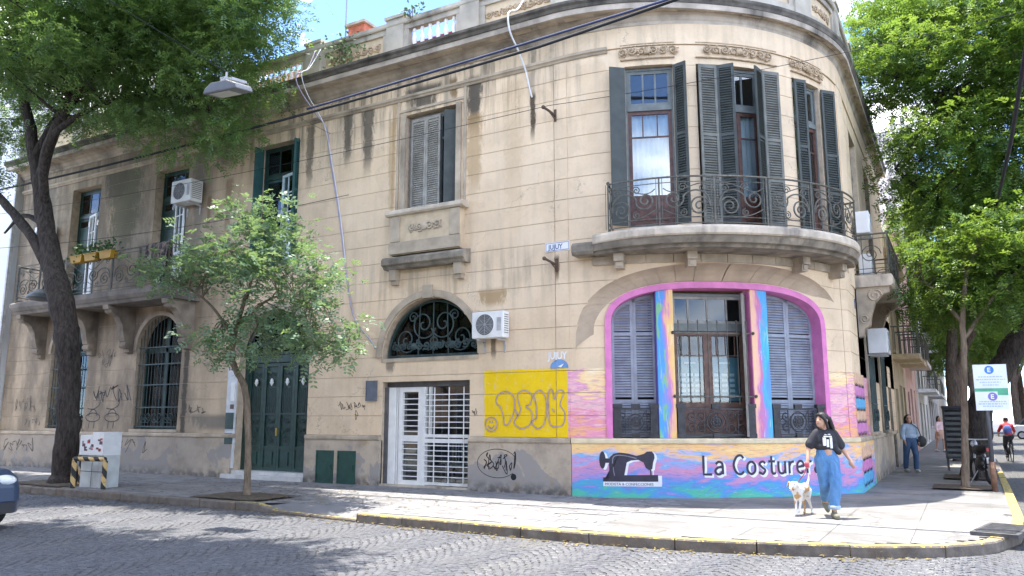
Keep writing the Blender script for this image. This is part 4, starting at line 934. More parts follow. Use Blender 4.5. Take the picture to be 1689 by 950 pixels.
for k in range(8): x = -w/2 + .1 + (w - .2)*k/7; m.tube([(x, -.08, 1.84), (x, -.08, 3.5)], .010, 5); m.ball((x, -.08, 3.53), (.02, .02, .05), 6, 4)
for z in (3.28, 1.98): m.box(-w/2 - .05, w/2 + .05, -.10, -.075, z, z + .03)
for z in (3.28, 1.98):
    for sg in (-1, 1): m.ball((sg*(w/2 + .03), -.05, z + .015), (.035, .05, .035), 8, 5)
m.build('security_bars', M_IRON, win, xf); cast_rail(win, xf, w, -.07)
# ---------------- balconies
def railing(par_, P, s0, s1, n, z0, z1, mat, panels, ends=True, rich=True):
    m = MB(); ss = srange(s0, s1)
    for z, r in ((z1, .022), (z1 - .11, .010), (z0 + .14, .010), (z0 + .03, .012)): m.tube([(s, n, z) for s in ss], r, 6)
    for k in range(panels + 1):
        s = s0 + (s1 - s0)*k/panels; m.box(s - .014, s + .014, n - .014, n + .014, z0 - .02, z1)
        for d in (-.05, .05): m.box(s + d - .005, s + d + .005, n - .006, n + .006, z0 + .03, z1)
    if ends:
        for s in (s0, s1):
            for z, r in ((z1, .022), (z1 - .11, .010), (z0 + .14, .010), (z0 + .03, .012)): m.tube([(s, n, z), (s, .0, z)], r, 6)
            k = n/3
            for j in range(1, 4): m.tube([(s, j*k - .05, z0), (s, j*k - .05, z1)], .008, 5)
            m.tube([(s, n/2 + a, b_) for a, b_ in spiral(0, (z0 + z1)/2, .24, .03, 0, 1.9, 24)], .012, 5); m.ball((s, n, z1 + .03), .035, 8, 6)
    rl = m.build('railing', mat, par_, P)
    w = (s1 - s0)/panels; H = z1 - z0
    for k in range(panels):
        a = s0 + w*k; q = []
        fl = k % 2
        def pt(x, z): return (a + (w - x if fl else x), z0 + z)
        sc = w/1.08
        q.append([pt(x*sc, z) for x, z in spiral(.30, .36, .21, .03, PI*1.0, -1.9, 34)] )
        q.append([pt(x*sc, z) for x, z in bez((.09, .36), (.07, .72), (.45, .78), (.62, .56), 14)] + [pt(x*sc, z) for x, z in spiral(.80, .52, .2, .03, PI*.9, 1.7, 30)])
        q.append([pt(x*sc, z) for x, z in bez((.3, .15), (.6, .12), (.8, .2), (1.0, .32), 14)])
        q.append([pt(x*sc, z) for x, z in spiral(.2, H - .24, .1, .015, -PI/2, 1.5, 20)]); q.append([pt(x*sc, z) for x, z in spiral(.62, H - .22, .09, .015, PI, -1.5, 20)]); q.append([pt(x*sc, z) for x, z in spiral(.62, .24, .08, .015, PI/2, 1.5, 20)])
        q.append([pt(x*sc, z) for x, z in bez((.1, H - .14), (.5, H - .1), (.75, .5), (1.0, .75), 14)])
        for i, pts in enumerate(q):
            r = .017 if i < 2 else .011
            MB().tube([(x, n, z) for x, z in pts], r, 5).build('scroll', mat, par_, P)
    return rl
def PBC(s, n, z):      # the balcony front is flatter than the wall behind it
    u = min(1, abs((s - 3.72)/3.1)); return PU(s, n*(.40 + .60*(1 - u**3)) if n > 0 else n, z)
bs = srange(.66, 6.82)
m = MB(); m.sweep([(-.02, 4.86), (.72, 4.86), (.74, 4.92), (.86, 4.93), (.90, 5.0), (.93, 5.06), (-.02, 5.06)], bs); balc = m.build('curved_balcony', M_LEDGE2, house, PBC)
m = MB(); m.sweep([(-.02, 5.062), (.96, 5.062), (.99, 5.09), (.99, 5.20), (.95, 5.255), (-.02, 5.30)], bs); m.build('ledge', M_LEDGE, balc, PBC)
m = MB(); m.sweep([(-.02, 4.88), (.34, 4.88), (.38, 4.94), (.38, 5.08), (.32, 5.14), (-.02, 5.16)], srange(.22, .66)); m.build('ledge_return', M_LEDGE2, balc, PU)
ss = list(np.linspace(.55, 6.6, 12))
for a, b_ in zip(ss, ss[1:]): q = MB(); q.box(a + .006, b_ - .006, -.01, .06, 4.69, 4.858, 4); q.build('band_block', M_TRIM, balc, PU)
for s in (1.14, 2.52, 4.95, 6.2):
    xf = frame(PU, s); m = MB(); m.box(-.10, .10, .0, .34, 4.70, 4.859); m.box(-.085, .085, .0, .28, 4.56, 4.70); m.box(-.055, .055, .28, .30, 4.59, 4.68); m.build('console', M_TRIM, balc, xf)
railing(balc, PBC, 1.0, 6.48, .88, 5.28, 6.25, M_IRON, 6)
# straight balcony of the left wing
m = MB(); m.sweep([(-.02, 4.84), (.92, 4.84), (.96, 4.92), (1.0, 4.95), (1.06, 5.05), (1.06, 5.18), (1.0, 5.22), (-.02, 5.24)], [-19.5, -11.65]); lb = m.build('long_balcony', M('balcony_dirty', (.20, .175, .15), .9, .3, 2, .3, dirt=(.09, .08, .07)), house, PU)
for s in (-19.2, -16.45, -14.62, -11.95):
    pts = [(-.01, 4.84), (.92, 4.84), (.9, 4.72), (.72, 4.66), (.55, 4.52), (.42, 4.3), (.36, 4.0), (.30, 3.82), (.16, 3.72), (.14, 3.5), (-.01, 3.46)]
    m = MB(); n = len(pts); m.add([(-.13, a, b_) for a, b_ in pts] + [(.13, a, b_) for a, b_ in pts], [tuple(range(n)), tuple(range(2*n - 1, n - 1, -1))] + [(i, i + n, (i + 1) % n + n, (i + 1) % n) for i in range(n)])
    m.tube([(0, a, b_) for a, b_ in spiral(.62, 4.6, .2, .05, 0, 1.3, 16)], [.145]*17, 4) if False else None
    m.lathe([(.10, -.15), (.11, -.02), (.11, .02), (.10, .15)], (0, .2, 3.72), 12, 'x'); m.lathe([(.11, -.155), (.12, 0), (.11, .155)], (0, .72, 4.70), 12, 'x')
    m.build('console', M('console_dirty', (.26, .215, .165), .9, .3, 2.5, .3, dirt=(.10, .088, .07)), lb, frame(PU, s))
railing(lb, PU, -19.3, -11.85, .98, 5.26, 6.40, M_IRON, 6)
# side street balcony
m = MB(); m.sweep([(-.02, 4.66), (.78, 4.66), (.83, 4.72), (.83, 4.90), (.80, 4.94), (-.02, 4.95)], [SU + .52, SU + 4.2]); rb = m.build('side_balcony', M_LEDGE, house, PU)
for s in (SU + .75, SU + 3.9):
    pts = [(-.01, 4.66), (.74, 4.66), (.72, 4.52), (.55, 4.46), (.40, 4.30), (.30, 4.0), (.26, 3.75), (.12, 3.66), (.1, 3.5), (-.01, 3.46)]
    n = len(pts); m = MB(); m.add([(-.15, a, b_) for a, b_ in pts] + [(.15, a, b_) for a, b_ in pts], [tuple(range(n)), tuple(range(2*n - 1, n - 1, -1))] + [(i, i + n, (i + 1) % n + n, (i + 1) % n) for i in range(n)])
    m.tube([(-.155, .40 + a, 4.45 + b_) for a, b_ in spiral(0, 0, .17, .03, 0, 1.6, 20)], .025, 5); m.tube([(-.155, .15 + a, 3.9 + b_) for a, b_ in spiral(0, 0, .12, .03, 0, -1.6, 20)], .02, 5); m.build('console', M_TRIM, rb, frame(PU, s))
railing(rb, PU, SU + .6, SU + 4.1, .76, 4.97, 5.95, M_IRON, 3)
for s0, w in ((SU + 2.25, 1.5), (SU + 5.75, 1.5)):
    win, xf = french(PU, s0, w, 5.46, 8.98, M_FRG, M_WOOD, cur=None)
for a, b_ in ((SL + 2.9, SL + 4.4), (SL + 6.2, SL + 7.6)):
    xf = frame(PL, (a + b_)/2); w = b_ - a; win = archivolt(w, 3.5, 4.2, .14, -.01, .05, 2.3).build('barred_window', M_TRIM, house, xf)
    arch_pane(w - .02, 1.22, 3.5, 4.18, -.3).build('pane', M_GLASSD, win, xf); backing(win, xf, -w/2, w/2, 1.4, 4, -.5)
    m = MB()
    for k in range(9): x = -w/2 + .1 + (w - .2)*k/8; m.tube([(x, .06, 1.2), (x, .06, 3.6)], .012, 5)
    for z in (1.3, 1.9, 3.3): m.box(-w/2, w/2, .045, .075, z, z + .03)
    m.tube([(x, .1, z) for x, z in spiral(-.35, 1.6, .2, .03, 0, 1.5, 18)], .014, 5); m.tube([(x, .1, z) for x, z in spiral(.35, 1.6, .2, .03, PI, -1.5, 18)], .014, 5)
    m.build('window_guard', M_IRONG, win, xf); m = MB(); m.box(-w/2 - .1, w/2 + .1, -.3, .14, 1.15, 1.22); m.build('sill', M_TRIM, win, xf)
xf = frame(PL, SL + 9.7); m = frame_rect(MB(), -.6, .6, .02, 3.2, -.3, -.2, .09); m.box(-.51, .51, -.28, -.22, .1, 2.3); m.box(-.4, .4, -.22, -.2, .3, 1.0); m.box(-.4, .4, -.22, -.2, 1.2, 2.1); m.build('side_door', M_GREEN, house, xf)

# ---------------- painted marks on the walls (flat paint, following the wall)
def stroke_obj(name, strokes, w, mat, P, n, parent=house, closed=False):
    m = MB()
    for st in strokes:
        d = []                                    # resample so that strokes bend with the wall
        for a, b_ in zip(st, st[1:]):
            k = max(1, int(math.dist(a, b_)/.1)); d += [(a[0] + (b_[0] - a[0])*i/k, a[1] + (b_[1] - a[1])*i/k) for i in range(k)]
        d.append(st[-1]); m.ribbon(d, w, n)
    return m.build(name, mat, parent, P, recalc=False)
def smooth(pts, n=5, closed=False):               # Catmull-Rom through the points
    out = []; m = len(pts); rg = range(m if closed else m - 1)
    g = lambda i: pts[i % m] if closed else pts[max(0, min(m - 1, i))]
    for i in rg:
        p0, p1, p2, p3 = g(i - 1), g(i), g(i + 1), g(i + 2)
        for k in range(n):
            t = k/n; out.append(tuple(.5*(2*b_ + (c - a)*t + (2*a - 5*b_ + 4*c - d)*t*t + (3*b_ - a - 3*c + d)*t**3) for a, b_, c, d in zip(p0, p1, p2, p3)))
    out.append(g(0) if closed else pts[-1]); return out
GL = {'L': (.46, [[(0, 1), (0, 0), (.40, 0)]]), 'a': (.50, [smooth([(.05, .54), (.18, .66), (.34, .6), (.38, .42)]) + [(.38, 0)], smooth([(.38, .38), (.16, .36), (.02, .2), (.1, .02), (.26, .02), (.38, .16)])]),
      'C': (.60, [smooth([(.5, .84), (.36, 1.0), (.14, .9), (.0, .5), (.12, .1), (.34, .0), (.5, .14)])]), 'o': (.50, [smooth([(.2, .66), (.02, .5), (.02, .16), (.2, 0), (.38, .16), (.38, .5)], closed=True)]),
      's': (.44, [smooth([(.34, .56), (.2, .66), (.04, .54), (.16, .36), (.32, .2), (.2, .0), (.0, .1)])]), 't': (.42, [[(.15, .95), (.15, .14)] + smooth([(.15, .14), (.22, 0), (.36, .04)]), [(-.02, .66), (.34, .66)]]),
      'u': (.50, [smooth([(.02, .66), (.02, .2), (.12, .02), (.28, .04), (.38, .22)]), [(.38, .66), (.38, 0)]]), 'r': (.38, [[(.03, .66), (.03, 0)], smooth([(.03, .38), (.12, .58), (.30, .64)])]),
      'e': (.48, [[(.04, .34), (.38, .38)] + smooth([(.38, .38), (.34, .58), (.18, .66), (.03, .5), (.03, .16), (.2, .0), (.36, .1)])]), ' ': (.26, [])}
M_INK = M('mural_dark', (.035, .03, .05), .6, .2, 6, 0); M_WHITE = M('mural_white', (.80, .80, .82), .6, .06, 6, 0)
x = 2.64; st = []; H = .37
for ch_ in 'La Costurera':
    w_, ss_ = GL[ch_]; st += [[(x + a*.46*.92, .445 + b_*H) for a, b_ in s_] for s_ in ss_]; x += w_*.46*.92 + .035
stroke_obj('lettering_shadow', [[(a + .036, b_ - .032) for a, b_ in s_] for s_ in st], .07, M_WHITE, PL, .0585); stroke_obj('lettering', st, .048, M_INK, PL, .0615)
cv = lambda px, py: (.58 + (px - 615)/310*1.23, .21 + (690 - py)/205*.70)
body = [(632, 640), (668, 638), (664, 600), (662, 560), (666, 524), (686, 503), (716, 496), (760, 502), (800, 515), (838, 503), (852, 490), (876, 489), (888, 505), (890, 525), (881, 556), (877, 590), (862, 596), (846, 584), (834, 552), (808, 538), (772, 542), (742, 558), (727, 580), (724, 604), (738, 626), (905, 624), (905, 662), (632, 664)]
shp = [(smooth([(630 + 16*math.cos(a), 540 + 50*math.sin(a)) for a in np.linspace(0, 2*PI, 14)[:-1]], 2, True))[:-1], [(866, 592), (872, 592), (872, 626), (866, 626)], [(644, 530), (668, 530), (668, 556), (644, 556)]]
m = MB()
for p in [body] + shp: m.flatpoly([cv(a + 12, b_ + 7) for a, b_ in p], .0575)
m.flatpoly([cv(*p) for p in [(632, 664), (922, 664), (922, 690), (632, 690)]], .0575); m.flatpoly([cv(*p) for p in [(890, 628), (924, 628), (924, 680), (890, 680)]], .0572); m.build('painted_machine_highlight', M_WHITE, house, PL, recalc=False)
m = MB()
for p in [body] + shp: m.flatpoly([cv(*q) for q in p], .0605)
m.build('painted_sewing_machine', M_INK, house, PL, recalc=False)
stroke_obj('painted_machine_gleam', [smooth([cv(*p) for p in [(680, 560), (684, 525), (706, 512), (750, 516), (800, 530)]]), smooth([cv(*p) for p in [(690, 630), (684, 600), (684, 580)]])], .016, M('mural_grey', (.22, .23, .28)), PL, .063)
text_mb('MODISTA & CONFECCIONES', .075, .0615, at=cv(640, 685), sx=.98).build('lettering_small', M_INK, house, PL, recalc=False)
# paint scallops at the side street end of the mural
for part_, P_, zz, nn in ((0, PL, [(1.05 + .0, .0)], .06),):
    for r in range(9):
        z0 = .12 + r*.27
        if .95 < z0 < 1.2: continue
        for c in range(3):
            x0 = SL + .12 + c*.62
            m = MB(); n_ = .058 if z0 < 1 else .004
            pts = [(x0, z0 + .28), (x0 + .62, z0 + .28), (x0 + .62, z0 + .06), (x0 + .45, z0 - .02), (x0 + .31, z0 + .05), (x0 + .16, z0 - .03), (x0, z0 + .05)]
            if z0 + .28 > 2.6 or (z0 < 1.0 and z0 + .28 > 1.03): continue
            m.flatpoly(pts, n_); m.build('painted_scallop', M(('scallop_blue', 'scallop_pink', 'scallop_peach')[r % 3], ((.10, .40, .68), (.62, .22, .48), (.72, .45, .30))[r % 3]), house, PL, recalc=False)
            stroke_obj('painted_scallop_line', [pts[2:]], .03, M_INK, PL, n_ + .002)
M_MAUVE = M('graffiti_mauve', (.46, .32, .24), .7, .2, 8, 0); M_TAG = M('graffiti_black', (.045, .04, .045), .7, .3, 9, 0); M_TAG2 = M('graffiti_faded', (.15, .125, .10), .8, .3, 9, 0)
gl = [[(.0, .66), (.1, .8), (.32, .84), (.5, .7), (.5, .4), (.36, .14), (.24, .1), (.2, .3), (.12, .5), (.04, .55)], [(.6, .78), (.78, .86), (.98, .76), (.94, .56), (.82, .5), (.98, .38), (.94, .12), (.7, .02), (.5, .14), (.6, .3), (.68, .44), (.62, .6)],
      [(1.04, .76), (1.2, .86), (1.34, .7), (1.36, .4), (1.3, .12), (1.12, .02), (.98, .16), (1.1, .26), (1.1, .5), (1.06, .66)], [(1.42, .8), (1.52, .86), (1.58, .66), (1.68, .84), (1.82, .8), (1.72, .54), (1.84, .36), (1.80, .12), (1.62, .06), (1.46, .12), (1.42, .4)]]
stroke_obj('graffiti_bubble_letters', [smooth([(-1.78 + a*.90, 1.32 + b_*.95) for a, b_ in g_], 5, True) for g_ in gl] + [smooth([(-1.9 + .15*math.cos(a), 1.42 + .15*math.sin(a)) for a in np.linspace(0, 2*PI, 12)[:-1]], 3, True), smooth([(-1.98, 1.4), (-1.9, 1.33), (-1.82, 1.4)]), [(-1.93, 1.5), (-1.93, 1.45)], [(-1.87, 1.5), (-1.87, 1.45)], [(-1.3, 1.75), (-1.24, 1.6)], [(-.42, 1.75), (-.36, 1.68)]], .034, M_MAUVE, PU, .0155)
def scribble(seed, s0, z0, w, h, n, wd, mat, P=PU, nn=.004):
    rd = random.Random(seed); st = []
    for k in range(n):
        x = s0 + w*k/n; cw_ = w/n
        pts = [(x + rd.uniform(-.1, 1.0)*cw_, z0 + rd.uniform(0, 1)*h) for _ in range(rd.randint(4, 7))]; st.append(smooth(pts, 5))
    return stroke_obj('graffiti_tag', st, wd, mat, P, nn)
scribble(3, -2.15, .42, .9, .42, 5, .02, M_TAG, nn=.0585); scribble(33, -2.0, .36, .7, .3, 4, .02, M_TAG, nn=.0585); stroke_obj('graffiti_tag', [smooth([(-1.72 + .5*math.cos(a), .60 + .3*math.sin(a)) for a in np.linspace(.4, 5.6, 14)], 3)], .014, M_TAG, PU, .0585)
scribble(5, -6.3, 1.75, .85, .2, 7, .014, M_TAG2); scribble(8, -5.75, 1.5, .2, .3, 1, .014, M_TAG2); scribble(12, -2.4, 1.6, .14, .2, 2, .012, M_TAG2)
scribble(9, -16.3, 2.0, 1.9, .55, 6, .03, M_TAG); scribble(10, -16.2, 3.1, 1.0, .55, 5, .024, M_TAG2); scribble(11, -20.6, 1.75, 1.3, .5, 6, .02, M_TAG2); scribble(13, -19.9, 1.3, 1.0, .25, 5, .02, M_TAG2)
scribble(14, -12.0, 1.65, .9, .3, 5, .022, M_TAG2); scribble(15, -16.6, .55, 3.2, .42, 9, .03, M_TAG2, nn=.0585); scribble(16, -20.9, .5, 1.8, .4, 5, .03, M_TAG2, nn=.0585)
for x0 in (-16.2, -15.25):
    stroke_obj('graffiti_drawing', [smooth([(x0 + .35*math.cos(a), 1.58 + .13*math.sin(a)) for a in np.linspace(0, 2*PI, 12)[:-1]], 3, True), smooth([(x0 + .2*math.cos(a), 1.62 + .2*math.sin(a)) for a in np.linspace(0, PI, 8)], 3), [(x0 - .15, 1.45), (x0 - .18, 1.25)], [(x0 + .1, 1.45), (x0 + .08, 1.25)], smooth([(x0 - .3, 1.85), (x0, 1.83), (x0 + .28, 1.95), (x0 + .3, 2.1)])], .028, M_TAG, PU, .004)
# stencilled street name and arrow disc
text_mb('JUJUY', .21, .0165, at=(-.50, 2.78), sx=.82, bold=.006).build('stencil_lettering', M_WHITE, house, PU, recalc=False)
m = MB(); m.flatpoly([(-.24 + .21*math.cos(a), 2.60 + .17*math.sin(a)) for a in np.linspace(-.1, PI + .1, 20)], .0165); m.build('stencil_disc', M('stencil_blue', (.16, .30, .55)), house, PU, recalc=False)
m = MB(); m.flatpoly([(-.28, 2.62), (-.13, 2.68), (-.2, 2.60)], .018); m.build('stencil_arrow', M_WHITE, house, PU, recalc=False)
# wall hooks, hole, number plate
for s, z in ((-.28, 8.15), (-.28, 4.78)):
    m = MB(); m.box(-.03, .03, 0, .03, z - .14, z + .14); m.tube([(0, .02, z), (-.05, .2, z + .05), (-.12, .36, z + .1)], .028, 6); m.tube([(0, .02, z - .1), (-.05, .2, z + .03)], .014, 5); m.ball((-.12, .36, z + .1), .045, 8, 5); m.build('wall_hook', M('rust', (.11, .07, .05), .85, .3, 14), house, frame(PU, s))
m = MB(); m.lathe([(.07, .056), (.06, .058), (.05, .0565)], (-1.32, 0, .33), 9, 'y'); m.build('pipe_hole', M_DARK, house, PU)
m = MB(); m.box(-.06, .06, 0, .02, 4.1, 4.32); m.build('number_plate', M('plate_blue', (.10, .12, .2), .4), house, frame(PU, SU + .1))
# ------------------------------------------------------------ things on and around the house
M_ACW = M('ac_white', (.74, .74, .72), .5, .06, 4, .05); M_ACD = M('ac_dark', (.10, .10, .105), .6, .1); M_ACG = M('ac_grey', (.42, .43, .44), .5)
def ac_unit(xf, w, h, d, z, label, legs=True):
    o = xf(0, 0, z); root = empty('air_conditioner', o); tag(root, label, 'air conditioner', 'air conditioners on the corner house')
    m = MB(); n0 = .08; m.box(-w/2, w/2, n0, n0 + d, z, z + h); c = m.build('casing', M_ACW, root, xf)
    bv = c.modifiers.new('bevel', 'BEVEL'); bv.width = .02; bv.segments = 2
    cx = -w*.08; r = min(h*.40, w*.30)
    m = MB(); m.lathe([(r*1.06, n0 + d + .001), (r*1.06, n0 + d + .012), (r, n0 + d + .014), (r, n0 + d + .002)], (cx, 0, z + h*.5), 24, 'y'); m.build('fan_ring', M_ACW, root, xf)
    m = MB(); m.lathe([(r*.98, n0 + d - .004), (r*.98, n0 + d + .004)], (cx, 0, z + h*.5), 24, 'y'); m.build('fan_recess', M_ACD, root, xf)
    m = MB()
    for k in range(1, 7): rr = r*k/7; m.tube([(cx + rr*math.cos(a), n0 + d + .012, z + h*.5 + rr*math.sin(a)) for a in np.linspace(0, 2*PI, 21)], .004, 4)
    for k in range(8): a = k*PI/4; m.tube([(cx, n0 + d + .012, z + h*.5), (cx + r*math.cos(a), n0 + d + .012, z + h*.5 + r*math.sin(a))], .004, 4)
    m.build('fan_guard', M_ACG, root, xf)
    m = MB()
    for k in range(9): m.box(w/2 - .001, w/2 + .006, n0 + .05, n0 + d - .05, z + .1 + k*h*.085, z + .115 + k*h*.085)
    m.build('side_vents', M_ACD, root, xf)
    m = MB(); m.box(w/2 - .16, w/2 - .05, n0 + d, n0 + d + .004, z + h*.25, z + h*.75); m.build('side_cover', M_ACG, root, xf)
    if legs:
        for sx in (-w*.32, w*.32): m = MB(); m.box(sx - .02, sx + .02, -.0, n0 + d*.9, z - .05, z - .005); m.box(sx - .02, sx + .02, 0, .03, z - .3 if z > 5.5 or z < 5 else z - .05, z - .045); m.build('bracket', M_ACG, root, xf)
    return root
ac_unit(frame(PU, -1.81), .80, .58, .27, 3.27, 'white air conditioner on the wall beside the arched fanlight, above the yellow paint')
ac_unit(frame(PU, -12.15), .85, .66, .42, 7.72, 'white air conditioner between upper doorway and small tree, on a grimy wall')
ac_unit(frame(PU, -19.35), .8, .62, .3, 7.3, 'white air conditioner half hidden behind the big tree trunk, above the long balcony')
ac_unit(frame(PU, SU + 1.05), .75, .55, .32, 6.02, 'white air conditioner high on the side street wall above the balcony rail')
ac_unit(frame(PU, SU + 1.2), .7, .52, .28, 5.01, 'white air conditioner standing on the side street balcony floor', True)
ac_unit(frame(PL, SL + 3.2), .85, .62, .45, 3.15, 'white air conditioner hung under the side street balcony')
# street name plaque
xf = frame(PU, -.26); m = MB(); m.box(-.29, .29, .006, .02, 5.09, 5.29); sg = m.build('street_sign', M('enamel_white', (.78, .78, .78), .35, .05)); tag(sg, 'white street name plaque reading JUJUY on the wall above the hook', 'street sign')
frame_rect(MB(), -.275, .275, 5.105, 5.275, .02, .024, .012).build('border', M('enamel_blue', (.12, .16, .3), .4), sg, xf) if False else None
sg.data.transform(Matrix()); bpy.data.objects.remove(sg)
m = MB(); m.box(-.29, .29, .006, .02, 5.09, 5.29); sg = m.build('street_sign', MATS['enamel_white'], None, xf); tag(sg, 'white street name plaque reading JUJUY on the wall above the iron hook', 'street sign')
frame_rect(MB(), -.275, .275, 5.105, 5.275, .0205, .0235, .010).build('border', M('enamel_blue', (.12, .16, .3), .4), sg, xf)
text_mb('JUJUY', .15, .0225, at=(-.21, 5.135), sx=.88, bold=.004).build('lettering', MATS['enamel_blue'], sg, xf, recalc=False)
# cables
M_CAB = M('cable_black', (.018, .019, .025), .9, .2, 4, 0); M_CABL = M('cable_lilac', (.36, .32, .42), .6, .1, 4, 0); M_CABW = M('cable_white', (.72, .73, .76), .55, .08, 4, 0)
def sagline(a, b_, sag, n=24): a, b_ = Vector(a), Vector(b_); return [tuple(a.lerp(b_, i/n) - Vector((0, 0, sag*4*(i/n)*(1 - i/n)))) for i in range(n + 1)]
def cable(name, pts, r, mat, label, cat='cable', sides=5):
    if name == 'facade_cable': pts = smooth(pts, 5)
    return tag(MB().tube(pts, r, sides).build(name, mat, smooth=True), label, cat)
cable('overhead_cable', sagline((-28.8, 13.2, 9.0), (-6.9, 13.25, 9.03), .18) + sagline((-6.9, 13.25, 9.03), (14, 13.4, 11.6), .25)[1:], .034, M_CAB, 'thick black overhead cable slung across the front of the house')
cable('overhead_cable', sagline((-13.2, 13.14, 8.93), (-4.2, 13.2, 9.27), .02) + [(2, 13.3, 10.1)], .028, M('cable_blue', (.035, .045, .10), .9, .15, 4, 0), 'dark blue cable bundle tied along the overhead cable near the corner')
cable('overhead_wire', sagline((-28.8, 13.4, 8.3), (-7.31, 14.45, 8.28), .22) , .007, M_CAB, 'thin black wire running from the left to the upper wall hook')
cable('overhead_wire', sagline((-7.31, 14.45, 8.28), (3.5, 17.5, 9.6), .2), .007, M_CAB, 'thin black wire crossing before the round corner windows')
cable('overhead_wire', sagline((-28.8, 12.6, 7.0), (-13.0, 14.5, 7.1), .3), .008, M_CAB, 'thin black wire sagging in front of the long balcony')
cable('facade_cable', [PU(-7.45, .13, 11.4), PU(-7.45, .4, 10.75), PU(-7.43, .80, 10.42), PU(-7.38, .72, 10.05), PU(-7.2, .3, 9.5), PU(-7.0, .06, 9.1), PU(-6.85, .03, 8.2), PU(-6.55, .03, 7.0), PU(-6.3, .03, 5.8), PU(-6.05, .03, 4.6), PU(-5.8, .03, 3.9), PU(-5.35, .03, 3.45), PU(-5.1, .1, 3.2)], .019, M_CABL, 'lilac grey cable bundle dropping from the roof pedestal down the facade')
cable('facade_cable', [PU(-7.25, .13, 11.4), PU(-7.28, .5, 10.7), PU(-7.25, .80, 10.42), PU(-7.2, .6, 9.9), PU(-7.05, .1, 9.2), PU(-6.75, .03, 8.0), PU(-6.42, .03, 6.6), PU(-6.2, .03, 5.4)], .012, M_CABW, 'thin pale cable beside the lilac bundle on the facade')
cable('facade_cable', [PU(-1.02, .09, 11.1), PU(-1.02, .4, 10.7), PU(-1.02, .80, 10.42), PU(-1.01, .76, 10.0), PU(-1.0, .4, 9.7), PU(-.98, .10, 9.35), PU(-.93, .03, 9.0), PU(-.86, .02, 8.7)], .021, M_CABW, 'white conduit hanging over the cornice near the round corner')
cable('overhead_cable', [(1.15, 9.0, 6.6), (1.12, 16, 6.4), (1.05, 22, 6.5), (1.0, 30, 6.9), (1.2, 60, 7.6)], .035, M_CAB, 'black overhead cable running along the side street in front of the trees')
# hanging street lamp over the road
lamp = empty('hanging_street_lamp', (-11.0, 9.0, 7.3)); tag(lamp, 'grey flat LED street lamp hanging on a wire before the leaves', 'street lamp')
def hx(x, y, z): x, y, z = x*1.15, y*1.15, z*1.15; return Matrix.Rotation(R_(8), 4, 'X') @ Matrix.Rotation(R_(4), 4, 'Y') @ Vector((x, y, z))
lx = lambda x, y, z: tuple(hx(x, y, z))
m = MB(); m.prism([(-.38, 0), (.38, 0), (.34, .09), (.15, .16), (-.2, .16), (-.34, .08)], -.17, .17); o = m.build('housing', M('lamp_grey', (.15, .155, .175), .45, .08), lamp, lx, local=True); bv = o.modifiers.new('bevel', 'BEVEL'); bv.width = .025; bv.segments = 2
m = MB(); m.box(-.26, .16, -.12, .12, -.012, .0); m.build('diffuser', M('lamp_lens', (.45, .45, .42), .3, .03), lamp, lx, local=True)
m = MB()
for k in range(6): m.box(.02 + k*.045, .03 + k*.045, -.15, .15, .15, .19)
m.box(-.12, -.02, -.05, .05, .16, .26); m.build('heat_sink', M_ACG, lamp, lx, local=True)
m = MB(); m.tube([(-.07, 0, .24), (-.07, 0, .42)], .02, 6); m.build('hanger', M_ACG, lamp, local=True)
cable('span_wire', sagline((-11.07, 9.0, 7.72), (-13.9, 14.7, 8.95), .05, 10), .004, M_CAB, 'thin dark span wire from the hanging lamp to the house wall')
cable('span_wire', sagline((-11.07, 9.0, 7.72), (-11.5, -1.0, 9.5), .1, 10), .006, M_CAB, 'thin dark span wire from the hanging lamp towards the near side')
# old lamp on a bracket at the long balcony
lamp2 = empty('bracket_lamp', (-22.75, 12.6, 5.0)); tag(lamp2, 'old dark bracket street lamp beside the big tree trunk below the balcony', 'street lamp')
m = MB(); m.lathe([(.05, .22), (.12, .2), (.3, .08), (.40, -.02), (.40, -.06), (.30, -.10), (.05, -.14)], (0, 0, 0), 16); m.build('shade', M('lamp_old', (.10, .11, .115), .45, .2, 6, .1, .4), lamp2, local=True, smooth=True)
m = MB(); m.tube([(0, 0, .2), (0, .05, .35), (-.2, .5, .42), (-.4, 1.1, .2)], .03, 6); m.build('arm', M_IRONB, lamp2, local=True)
# utility cabinet with its striped guard rails
cab = empty('utility_cabinet', (-17.42, 11.35, 0)); tag(cab, 'white two part utility cabinet with stickers beside the big tree', 'cabinet')
m = MB(); m.box(-.42, .42, -.2, .2, 0, .72); m.build('lower_box', M('cab_grey', (.50, .52, .50), .6, .1, 5, .1, dirt=(.33, .33, .31)), cab, local=True)
m = MB(); m.box(-.46, .0, -.24, .2, .72, 1.17); m.build('left_box', M('cab_white', (.70, .70, .69), .5, .06), cab, local=True); m = MB(); m.box(.004, .42, -.24, .2, .72, 1.24); m.build('right_box', MATS['cab_white'], cab, local=True)
m = MB(); m.box(-.425, .425, -.205, -.2, .345, .36); m.box(.0, .006, -.206, -.2, .0, .72); m.build('door_gap', M_ACD, cab, local=True)
rdm = random.Random(4)
for col, n_ in (((.12, .06, .08), 5), ((.55, .08, .09), 4), ((.10, .16, .4), 3), ((.3, .3, .32), 5)):
    m = MB()
    for _ in range(n_): x = rdm.uniform(-.42, .34); z = rdm.uniform(.78, 1.1); w_ = rdm.uniform(.05, .12); h_ = rdm.uniform(.03, .08); m.box(x, x + w_, -.244, -.2405 - .0003*n_, z, z + h_)
    m.build('sticker', M('sticker_%d' % int(col[0]*100 + col[2]*7), col), cab, local=True)
